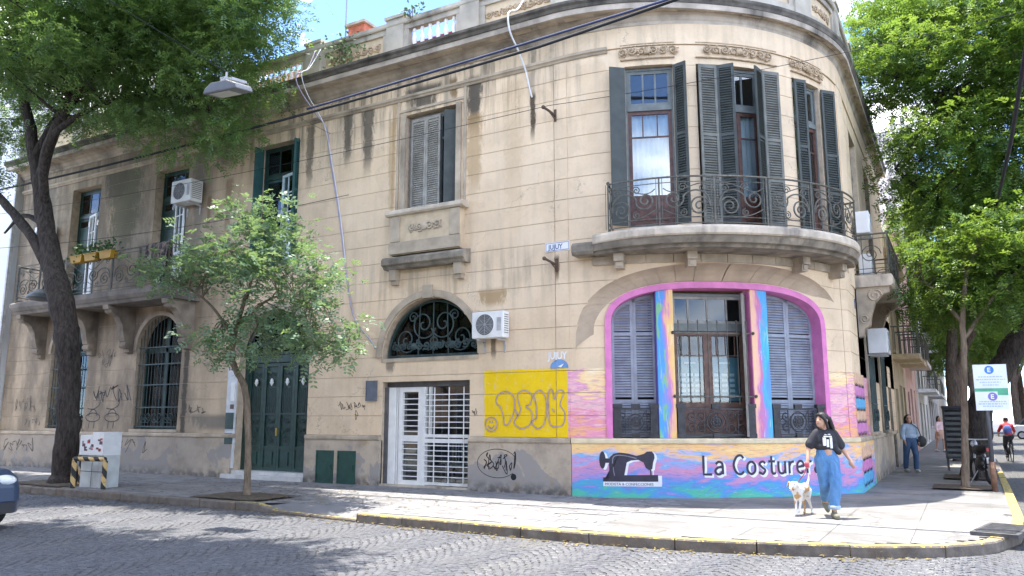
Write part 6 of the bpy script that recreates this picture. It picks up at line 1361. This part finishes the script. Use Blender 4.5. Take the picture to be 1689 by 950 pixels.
def eyes(c, f, s_, u, r, parent):
    for sg in (-1, 1): MB().ball(tuple(c + f*r*.86 + s_*sg*.034 + u*.012), .0095, 8, 6).build('eye', M('eye_dark', (.02, .015, .012), .3), parent, local=True)
    m = MB()
    for sg in (-1, 1): m.cap(c + f*r*.93 + s_*sg*.018 + u*.034, c + f*r*.86 + s_*sg*.052 + u*.034, .0035, .002, 6)
    m.build('eyebrow', HAIRB, parent, local=True); m = MB(); m.cap(c + f*r*1.02 - u*.054 - s_*.016, c + f*r*1.02 - u*.054 + s_*.016, .007, .007, 6); m.build('mouth', M('lips', (.38, .13, .11), .5), parent, local=True)
YAW = R_(29.7)
# woman with the dog
wom = empty('person', (-1.97, 13.62, 0), YAW); tag(wom, 'woman in black printed t-shirt and blue jeans walking a dog past the mural', 'person')
m = MB(); hc, hf, hs, hu = head(m, (-.045, -.02, 1.515), (-.86, -.5, .10)); m.cap((-.01, .01, 1.33), (-.03, 0, 1.44), .052, .05)
m.ball((0, 0, 1.2), (.15, .1, .17)); m.cap((0, 0, 1.1), (0, 0, .95), .115, .12)
for sh, el, wr, dd in (((-.16, 0, 1.31), (-.265, .03, 1.09), (-.325, -.06, .90), (-.1, -.15, -1)), ((.16, 0, 1.31), (.275, .06, 1.08), (.375, .0, .89), (.35, -.15, -1))):
    m.cap(sh, el, .048, .04); m.cap(el, wr, .039, .026); hand(m, wr, dd, (.6, -.6, .1))
for hip, kn, an in (((.09, 0, .92), (.07, -.13, .52), (.015, -.15, .12)), ((-.09, 0, .92), (-.03, .04, .50), (.06, .33, .20))): m.cap(hip, kn, .09, .06); m.cap(kn, an, .058, .036)
body = fig('body', m, SK, wom, .009, 3); eyes(hc, hf, hs, hu, .092, body)
m = MB(); m.ball((0, 0, 1.19), (.185, .125, .19), 16, 12); m.cap((-.13, 0, 1.33), (.13, 0, 1.33), .06, .06); m.cap((-.145, 0, 1.31), (-.235, .02, 1.14), .066, .085); m.cap((.145, 0, 1.31), (.24, .04, 1.13), .066, .088); m.ball((0, 0, 1.11), (.195, .14, .09), 16, 8); m.cap((.1, -.05, 1.1), (.17, -.08, 1.02), .06, .05)
sh_ = fig('t_shirt', m, M('tshirt_black', (.028, .028, .036), .85, .25, 9, .3), wom, .012, 4)
m = MB(); yy = -.14
for a, b_, c, d in ((-.085, -.045, 1.12, 1.25), (-.035, .0, 1.10, 1.22), (.02, .055, 1.08, 1.25), (-.07, .05, 1.255, 1.275), (-.05, -.03, 1.285, 1.30), (.0, .03, 1.29, 1.305)): m.box(a, b_, yy - .004, yy + .06, c, d)
m.build('shirt_print', M_WHITE, sh_, local=True)
m = MB(); m.ball((0, 0, .93), (.17, .125, .13), 16, 10); m.cap((-.055, 0, 1.0), (.055, 0, 1.0), .108, .108)
for hip, kn, an, r0, r1, r2 in (((.085, -.01, .90), (.075, -.12, .52), (.02, -.15, .20), .112, .094, .076), ((-.085, 0, .90), (-.045, .03, .52), (.05, .30, .27), .112, .086, .07)): m.cap(hip, kn, r0, r1); m.cap(kn, an, r1, r2)
b = NB('denim'); v = b.coord('Object'); cl = b.ramp(b.noise(b.map(v, (3, 3, 1.2)), 3.2, 6, .6), [(.3, (.07, .19, .40)), (.55, (.10, .25, .49)), (.8, (.15, .31, .55))]); b.bump(b.noise(b.map(v, (4, 4, 1.6), rot=(.3, .2, 0)), 4, 5, .6, .8), .9, .05); DEN = b.fin(cl, .85)
jn = fig('jeans', m, DEN, wom, .012, 4)
m = MB(); m.lathe([(.075, .145), (.088, .15), (.09, .2), (.078, .205)], (.02, -.15, 0), 14); m.build('cuff', M('denim_pale', (.35, .45, .6), .85), jn, local=True, smooth=True)
def shoe(p, d, pitch=0.0):
    m = MB(); p = Vector(p); d = Vector(d).normalized(); dn = Vector((d.x, d.y, pitch)).normalized()
    m.cap(p + Vector((0, 0, .05)) - dn*.05, p + Vector((0, 0, .042)) + dn*.14, .046, .042); m.cap(p + Vector((0, 0, .03)) - dn*.05, p + Vector((0, 0, .028)) + dn*.15, .032, .030); m.cap(p + Vector((0, 0, .06)), p + Vector((0, 0, .11)), .045, .042); return m
SHOE = M('sneaker', (.17, .165, .12), .8, .2, 12, .2)
fig('shoe', shoe((.015, -.14, 0.002), (-.1, -1, 0)), SHOE, wom, .008, 3); fig('shoe', shoe((.06, .34, .13), (-.05, -.8, 0), -.6), SHOE, wom, .008, 3)
m = MB(); m.ball((-.03, .005, 1.562), (.108, .112, .092), 14, 10); m.cap((-.085, -.085, 1.60), (-.02, -.105, 1.52), .03, .028); m.cap((-.02, -.105, 1.52), (.02, -.10, 1.40), .028, .02); m.cap((-.12, -.01, 1.60), (-.10, -.06, 1.605), .022, .02)
for k in range(13):
    a = -.6 + k*.24; x = -.01 + .095*math.cos(a)*.9 + .03; y = .02 + .1*math.sin(a); m.cap((x - .02, y, 1.55), (x + .03, y + .01, 1.40), .035, .034); m.cap((x + .03, y + .01, 1.40), (x + .045 + .01*math.sin(k*2), y, 1.27 + .02*math.sin(k*3)), .034, .014)
fig('hair', m, HAIRB, wom, .009, 2)
m = MB(); m.box(-.375, -.315, -.10, -.03, .78, .86); lh = m.build('leash_handle', M('leash_red', (.50, .05, .09), .5)); lh.location = (-1.97, 13.62, 0); lh.rotation_euler.z = YAW
bv = lh.modifiers.new('bevel', 'BEVEL'); bv.width = .02; bv.segments = 3
MB().tube([(-.345, -.06, .80), (-.36, .05, .66), (-.40, .18, .55), (-.455, .305, .475)], .008, 5).build('cord', MATS['leash_red'], lh, local=True)
lh.name = 'dog_leash'; tag(lh, 'red dog leash with handle between the woman and the white dog', 'leash')
# dog
dog = empty('dog', (-2.42, 13.78, 0), YAW); tag(dog, 'white dog with tan patches on a red leash before the mural', 'dog')
m = MB(); m.ball((-.075, -.04, .395), (.088, .105, .115), 14, 10); m.cap((-.05, -.02, .40), (.10, .12, .41), .098, .08); m.ball((.125, .15, .405), (.082, .09, .095), 12, 8)
m.cap((-.10, -.08, .45), (-.155, -.13, .485), .062, .055); m.ball((-.175, -.15, .485), (.062, .066, .06), 12, 8); m.cap((-.20, -.175, .47), (-.245, -.215, .425), .038, .026); m.ball((-.25, -.22, .43), (.016, .016, .014), 6, 5)
for sg in (-1, 1): m.cap((-.165 + sg*.045, -.125 - sg*.045, .52), (-.165 + sg*.072, -.13 - sg*.068, .455), .022, .014)
for fx, fy, k in ((-.115, -.07, 0), (-.05, -.10, .03)): m.cap((fx, fy, .36), (fx + .004, fy + .02, .20), .042, .026); m.cap((fx + .004, fy + .02, .20), (fx - .004 - k, fy - .005, .05), .023, .018); m.cap((fx - .004 - k, fy - .005, .03), (fx - .025 - k, fy - .03, .022), .022, .02)
for fx, fy, k in ((.09, .17, 0), (.165, .13, .035)): m.cap((fx, fy, .37), (fx - .015, fy - .02, .25), .062, .042); m.cap((fx - .015, fy - .02, .25), (fx + .035, fy + .04, .15), .034, .022); m.cap((fx + .035, fy + .04, .15), (fx + .025 + k, fy + .02, .04), .02, .017); m.cap((fx + .025 + k, fy + .02, .028), (fx + k, fy - .01, .022), .021, .019)
m.cap((.18, .21, .45), (.235, .26, .54), .022, .016); m.cap((.235, .26, .54), (.24, .25, .62), .016, .008)
b = NB('dog_coat'); v = b.coord('Object'); pm = b.mr(b.noise(v, 6.5, 2, .4), .53, .58); cl = b.mix(pm, (.78, .75, .70), (.52, .32, .15)); b.bump(b.noise(v, 60, 4), .4, .01); fig('body', m, b.fin(cl, .8), dog, .008, 3)
MB().ball((-.262, -.232, .432), (.014, .014, .012), 8, 6).build('nose', M('dog_nose', (.015, .012, .012), .35), dog, local=True)
for sg in (-1, 1): MB().ball((-.205 + sg*.032, -.185 - sg*.028, .508), .009, 8, 6).build('eye', MATS['eye_dark'], dog, local=True)
MB().tube([(-.125 + .066*math.cos(a)*.8 + .02*math.sin(a), -.105 + .066*math.cos(a)*-.6 + .02, .462 + .062*math.sin(a)) for a in np.linspace(0, 2*PI, 18)], .008, 5).build('collar', MATS['leash_red'], dog, local=True)
# other people
def walker(loc, rz, label, top, legs, hair, skirt=False, longhair=True, jacket=None):
    root = empty('person', loc, rz); tag(root, label, 'person'); m = MB(); c, f, s_, u = head(m, (0, -.01, 1.53), (-.3, -1, -.05)); m.cap((0, 0, 1.33), (0, 0, 1.45), .052, .05); m.ball((0, 0, 1.18), (.15, .1, .19)); m.cap((0, 0, 1.1), (0, 0, .95), .11, .12)
    for sx in (-1, 1):
        m.cap((sx*.17, 0, 1.33), (sx*.23, .03*sx, 1.08), .045, .04); m.cap((sx*.23, .03*sx, 1.08), (sx*.2, -.1, .88), .038, .026); hand(m, (sx*.2, -.1, .88), (0, -.3, -1), (0, 1, 0)); m.cap((sx*.09, 0, .92), (sx*.09, -.1*sx, .5), .085, .058); m.cap((sx*.09, -.1*sx, .5), (sx*.085, -.14*sx + .06, .09), .055, .036)
    bd = fig('body', m, SK, root, .011, 3); eyes(c, f, s_, u, .092, bd)
    m = MB(); m.ball((0, 0, 1.17), (.19, .125, .2), 14, 10); m.cap((-.13, 0, 1.33), (.13, 0, 1.33), .07, .07); m.ball((0, 0, 1.03), (.185, .13, .1), 14, 8)
    for sx in (-1, 1): m.cap((sx*.16, 0, 1.32), (sx*.235, .03*sx, 1.08), .07, .062); m.cap((sx*.235, .03*sx, 1.08), (sx*.21, -.07, .95), .058, .05)
    fig('top', m, top, root, .013, 3)
    m = MB()
    if skirt: m.lathe([(.16, 1.02), (.19, .9), (.24, .62), (.235, .6), (.1, .65)], (0, 0, 0), 16)
    else:
        m.ball((0, 0, .93), (.17, .125, .13), 14, 10)
        for sx in (-1, 1): m.cap((sx*.085, 0, .9), (sx*.09, -.1*sx, .5), .115, .085); m.cap((sx*.09, -.1*sx, .5), (sx*.085, -.14*sx + .06, .12), .085, .07)
    fig('skirt' if skirt else 'trousers', m, legs, root, .013, 3)
    m = MB(); m.ball((0, .02, 1.57), (.105, .105, .1), 14, 10)
    if longhair:
        for k in range(9): a = .1 + k*.36; m.cap((.085*math.cos(a), .02 + .08*math.sin(a), 1.56), (.10*math.cos(a), .03 + .08*math.sin(a), 1.36), .035, .025)
    fig('hair', m, hair, root, .011, 2)
    for sx in (-1, 1): fig('shoe', shoe((sx*.085, -.14*sx + .06, 0), (0, -1, 0)), M('shoe_pale', (.55, .54, .52)), root, .01, 2)
    return root
p2 = walker((-1.45, 26.3, 0), YAW, 'woman in pale blue shirt and jeans walking along the side street wall', M('shirt_blue', (.36, .46, .58), .85), M('denim_dark', (.05, .10, .2), .85), HAIRB)
bag = empty('shoulder_bag', (-1.45, 26.3, .0), YAW); tag(bag, 'black shoulder bag carried by the woman in the pale blue shirt', 'bag')
m = MB(); m.ball((.3, -.08, .88), (.15, .08, .17), 12, 8); fig('pouch', m, M('bag_black', (.02, .02, .022), .6), bag, .015, 3); MB().tube([(.3, -.08, 1.02), (.2, -.13, 1.25), (.05, -.13, 1.38), (.0, .05, 1.42), (.2, .1, 1.2), (.3, .0, 1.0)], .013, 5).build('strap', MATS['bag_black'], bag, local=True)
walker((-1.05, 42.5, 0), YAW + .3, 'distant pedestrian in a pale pink top on the sunny side street pavement', M('top_pink', (.70, .52, .55), .85), M('skirt_sand', (.55, .36, .28), .85), HAIRB, skirt=True)
# cyclist
bic = empty('bicycle', (1.45, 37.5, -.155), R_(6)); tag(bic, 'black bicycle ridden away down the side street', 'bicycle'); M_RUB = M('rubber', (.02, .02, .02), .8)
for y in (-.52, .52):
    m = MB(); m.tube([(0, y + .33*math.cos(a), .34 + .33*math.sin(a)) for a in np.linspace(0, 2*PI, 25)], .02, 6); w = m.build('wheel', M_RUB, bic, local=True); m = MB()
    for k in range(8): a = k*PI/8; m.tube([(0, y - .32*math.cos(a), .34 - .32*math.sin(a)), (0, y + .32*math.cos(a), .34 + .32*math.sin(a))], .003, 3)
    m.build('spokes', M_ACG, w, local=True)
m = MB()
for a, b_ in (((0, -.52, .34), (0, -.1, .3)), ((0, -.52, .34), (0, -.2, .82)), ((0, -.1, .3), (0, -.2, .82)), ((0, -.1, .3), (0, .38, .8)), ((0, -.18, .76), (0, .36, .85)), ((0, .38, .9), (0, .52, .34)), ((-.28, .36, 1.0), (.28, .36, 1.0)), ((0, .38, .85), (0, .36, 1.0)), ((0, -.2, .82), (0, -.22, .92))): m.tube([a, b_], .018, 6)
m.build('frame', M_IRONB, bic, local=True); m = MB(); m.ball((0, -.22, .94), (.08, .13, .04), 10, 6); m.build('saddle', M_RUB, bic, local=True)
cyc = empty('person', (1.45, 37.5, -.155), R_(6)); tag(cyc, 'cyclist in a red and white top riding away down the side street', 'person')
m = MB(); head(m, (0, .12, 1.63), (0, 1, 0)); m.cap((0, .06, 1.45), (0, .1, 1.56), .05, .05); m.cap((0, -.2, 1.02), (0, .03, 1.4), .13, .13)
for sx in (-1, 1): m.cap((sx*.17, .03, 1.42), (sx*.27, .2, 1.18), .045, .038); m.cap((sx*.27, .2, 1.18), (sx*.26, .34, 1.04), .036, .028); m.cap((sx*.09, -.2, 1.0), (sx*.1, .15, .75 + .12*sx), .09, .06); m.cap((sx*.1, .15, .75 + .12*sx), (sx*.1, -.08, .38 + .12*sx), .055, .036)
fig('body', m, SK, cyc, .012, 3); m = MB(); m.cap((0, -.18, 1.05), (0, .03, 1.38), .155, .165); m.cap((-.15, .03, 1.41), (.15, .03, 1.41), .075, .075)
for sx in (-1, 1): m.cap((sx*.17, .03, 1.42), (sx*.27, .19, 1.2), .068, .058)
fig('top', m, M('top_red', (.50, .04, .05), .8), cyc, .014, 3); m = MB(); m.cap((0, -.2, 1.0), (0, -.16, 1.02), .15, .15)
for sx in (-1, 1): m.cap((sx*.09, -.2, 1.0), (sx*.1, .15, .75 + .12*sx), .11, .08); m.cap((sx*.1, .15, .75 + .12*sx), (sx*.1, -.07, .42 + .12*sx), .075, .055)
fig('trousers', m, M('trousers_dark', (.02, .022, .03), .85), cyc, .014, 3); m = MB(); m.ball((0, .1, 1.68), (.1, .105, .09), 12, 8); fig('hair', m, HAIRB, cyc, .014, 2)
for sx in (-1, 1): fig('shoe', shoe((sx*.1, -.08, .28 + .12*sx), (0, 1, 0)), M_RUB, cyc, .012, 2)
bp = MB(); bp.ball((0, -.22, 1.25), (.15, .1, .2), 12, 8); bp = fig('backpack', bp, M('pack_blue', (.09, .15, .42), .8), None, .014, 3); bp.location = (1.45, 37.5, -.155); tag(bp, 'blue backpack worn by the cyclist', 'backpack')

# ------------------------------------------------------------ street furniture and vehicles
sp = empty('notice_sign', (.45, 20.25, 0), R_(6)); tag(sp, 'white notice board with blue discs and green band on a dark post', 'sign')
m = MB(); m.tube([(0, 0, -.02), (0, 0, 2.6)], .045, 10); m.build('post', M('post_dark', (.06, .065, .075), .55), sp, local=True, smooth=True); m = MB(); m.tube([(0, 0, -.01), (0, 0, .62)], .062, 10); m.build('post_base', M('post_rust', (.22, .12, .075), .8, .3, 9), sp, local=True, smooth=True)
m = MB(); m.box(-.21, .43, -.07, -.05, 1.72, 2.72); bo = m.build('board', M('sign_white', (.74, .78, .80), .4, .04), sp, local=True)
m = MB(); m.box(-.21, .43, -.0745, -.071, 2.13, 2.20); m.box(.22, .43, -.0745, -.071, 2.05, 2.13); m.build('green_band', M('sign_green', (.10, .42, .26), .5), bo, local=True)
for cx, cz, r, col in ((.10, 2.60, .09, (.05, .22, .60)), (.12, 2.02, .09, (.22, .18, .52))):
    m = MB(); m.lathe([(r, -.0745), (r, -.071)], (cx, 0, cz), 20, 'y'); m.build('disc', M('disc_%d' % int(col[0]*100), col, .5), bo, local=True); text_mb('E', r*1.5, -.0755, at=(cx - r*.45, cz - r*.52), bold=.004).build('lettering', M_WHITE, bo, local=True, recalc=False)
m = MB()
for z, x0, x1 in ((2.44, -.12, .34), (2.38, -.16, .38), (2.32, -.1, .3), (2.26, -.05, .26), (1.9, -.14, .36), (1.85, -.16, .38), (1.80, -.08, .3)):
    x = x0
    while x < x1: w_ = random.uniform(.02, .06); m.box(x, min(x1, x + w_), -.0745, -.071, z, z + .022); x += w_ + .014
kind(m.build('text_lines', M('sign_text', (.42, .55, .68), .5), bo, local=True), 'stuff')
# slatted black rack
rk = empty('slatted_rack', (-.12, 27.6, 0), R_(4)); tag(rk, 'black slatted metal street rack on legs beside the thick tree', 'street rack')
m = MB(); frame_rect(m, -.45, .55, .35, 1.85, -.25, .25, .05)
for x in (-.43, .5):
    for y in (-.22, .2): m.box(x, x + .04, y, y + .04, 0, .35)
m.box(-.45, .55, -.02, .02, .35, 1.85); m.build('frame', M_IRONB, rk, local=True)
for k in range(9): m = MB(); m.box(-.42, .52, -.262, -.235, .42 + k*.155, .50 + k*.155); m.build('slat', M('rack_slat', (.09, .095, .09), .5, .2), rk, local=True)
m = MB(); m.box(-.47, .57, -.3, .3, 1.85, 1.92); m.build('top', M_IRONB, rk, local=True)
# motorcycle
mc = empty('motorcycle', (.28, 22.6, 0), R_(14)); tag(mc, 'dark parked motorcycle with red tail light behind the slim tree', 'motorcycle')
for y in (-.62, .66):
    m = MB(); m.tube([(0, y + .25*math.cos(a), .30 + .25*math.sin(a)) for a in np.linspace(0, 2*PI, 25)], .05, 8); w = m.build('wheel', M_RUB, mc, local=True, smooth=True); m = MB(); m.lathe([(.03, -.03), (.16, -.012), (.16, .012), (.03, .03)], (0, y, .30), 14, 'x'); m.build('rim', M_ACG, w, local=True)
m = MB(); m.cap((0, .25, .78), (0, .02, .80), .13, .11); m.ball((0, .05, .45), (.13, .24, .17), 12, 8); fig('tank', m, M('moto_black', (.02, .02, .022), .35), mc, .014, 3)
m = MB(); m.cap((0, -.05, .80), (0, -.55, .86), .10, .075); fig('seat', m, M_RUB, mc, .014, 3)
m = MB(); m.tube([(0, .66, .30), (0, .45, .95), (0, .42, 1.02)], .03, 6); m.tube([(-.34, .30, 1.04), (-.1, .42, 1.03), (.1, .42, 1.03), (.34, .30, 1.04)], .016, 6); m.tube([(.12, .2, .28), (.13, -.2, .26), (.14, -.75, .36)], .035, 8); m.tube([(0, -.62, .3), (0, -.2, .4)], .025, 6); m.tube([(0, -.3, .7), (0, -.62, .3)], .02, 6); m.tube([(-.1, .0, .3), (-.28, -.02, .012)], .012, 5); m.build('fork_and_pipes', M_ACG, mc, local=True)
m = MB(); m.box(-.06, .06, -.72, -.66, .78, .86); m.build('tail_light', M('tail_red', (.45, .02, .02), .3), mc, local=True); m = MB(); m.box(-.09, .09, -.76, -.75, .5, .64); m.build('number_plate', M_FRW, mc, local=True); MB().ball((0, .52, .92), (.085, .07, .085), 10, 8).build('headlight', M('lamp_clear', (.6, .62, .65), .15), mc, local=True)
m = MB(); m.tube([(0, -.62 + .33*math.cos(a), .30 + .33*math.sin(a)) for a in np.linspace(.6, 2.6, 9)], .055, 5); m.build('mudguard', MATS['moto_black'], mc, local=True)
def vehicle(name, loc, rz, L_, Wd, prof, cab_, col, label, wheels, wr, cat='car'):
    root = empty(name, loc, rz); tag(root, label, cat); pm = M(name + '_paint', col, .28, .06, 3, 0, .1, spec=.6)
    y = Wd/2
    def loft(profile, inset, ww):     # profile (x,z) with width shrinking upwards
        m = MB(); n = len(profile); V = []
        for k, (yy, sc) in enumerate(((-1, .93), (-.86, 1), (0, 1.01), (.86, 1), (1, .93))):
            for x, z in profile:
                cx = sum(p[0] for p in profile)/n; cz = min(p[1] for p in profile)
                tw = 1 - inset*max(0, (z - cz)); V.append((cx + (x - cx)*(sc if abs(yy) == 1 else 1), yy*ww*tw, cz + (z - cz)*(.97 if abs(yy) == 1 else 1)))
        fs = [tuple(range(n)), tuple(range(5*n - 1, 4*n - 1, -1))]
        for k in range(4): fs += [(k*n + i, k*n + (i + 1) % n, (k + 1)*n + (i + 1) % n, (k + 1)*n + i) for i in range(n)]
        return m.add(V, fs)
    o = loft(prof, .02, y).build('body', pm, root, local=True, smooth=False); bv = o.modifiers.new('bevel', 'BEVEL'); bv.width = .05; bv.segments = 3; bv.limit_method = 'ANGLE'
    o2 = loft(cab_, .16, y*.93).build('windows', M('car_glass', (.02, .025, .03), .08), root, local=True)
    top = max(p[1] for p in cab_); xs = [p[0] for p in cab_ if p[1] > top - .02]
    m = MB(); m.box(min(xs) - .02, max(xs) + .02, -y*.76, y*.76, top - .02, top + .03); m.build('roof', pm, root, local=True)
    for wx in wheels:
        for sy in (-1, 1):
            m = MB(); m.lathe([(wr*.62, -.09), (wr, -.09), (wr*1.02, 0), (wr, .09), (wr*.62, .09)], (wx, sy*(y - .08), wr), 20, 'y'); w = m.build('wheel', M_RUB, root, local=True)
            m = MB(); m.lathe([(.04, sy*.10), (wr*.3, sy*.07), (wr*.62, sy*.092)], (wx, sy*(y - .08), wr), 10, 'y'); m.build('rim', M_ACG, w, local=True)
    return root, pm, y
car, pm, y = vehicle('car', (-13.4, 6.35, -.13), 0, 4.0, 1.74, [(.42, .22), (.47, .42), (.44, .62), (.36, .78), (.1, .88), (-.75, .98), (-3.3, 1.0), (-3.55, .9), (-3.62, .5), (-3.5, .22)], [(-.55, .92), (-1.25, 1.42), (-2.7, 1.46), (-3.35, 1.0)], (.03, .055, .105), 'dark blue car entering at the left edge of the cobbled road', (-.32, -2.85), .31)
for sy in (-1, 1):
    m = MB(); m.ball((.30, sy*.62, .72), (.15, .17, .09), 12, 8); m.build('headlight', M('headlight_glass', (.75, .78, .8), .12, .03, 5, 0), car, local=True, smooth=True)
    m = MB(); m.ball((-.95, sy*(y + .06), .98), (.06, .1, .08), 10, 6); m.build('mirror', pm, car, local=True)
m = MB(); m.box(.38, .50, -.7, .7, .24, .40); m.build('bumper', M('bumper_black', (.03, .03, .033), .6), car, local=True); m = MB(); m.box(.44, .475, -.4, .4, .52, .64); m.build('grille', M_ACD, car, local=True); m = MB(); m.box(.5, .51, -.26, .26, .29, .39); m.build('number_plate', M_FRW, car, local=True)
van, pm, y = vehicle('van', (3.75, 78.0, -.145), R_(176), 4.8, 1.9, [(.6, .3), (.7, .6), (.62, .95), (.1, 1.15), (-4.0, 1.2), (-4.1, .5), (-4.0, .3)], [(.0, 1.1), (-.7, 1.95), (-3.95, 2.05), (-4.02, 1.15)], (.66, .67, .68), 'white van parked far across the side street', (-.3, -3.1), .34, 'van')
for sy in (-1, 1): MB().ball((.58, sy*.72, .8), (.1, .15, .09), 10, 6).build('headlight', MATS['headlight_glass'], van, local=True)
for i_ in range(3):
    m = MB()
    for k in range(4): m.box(-3.9 + k*1.05, -3.82 + k*1.05, -y*.93 - .01, -y*.93 + .05, 1.15, 1.98) if i_ == 0 else None
    if i_ == 0: m.build('window_pillar', pm, van, local=True)
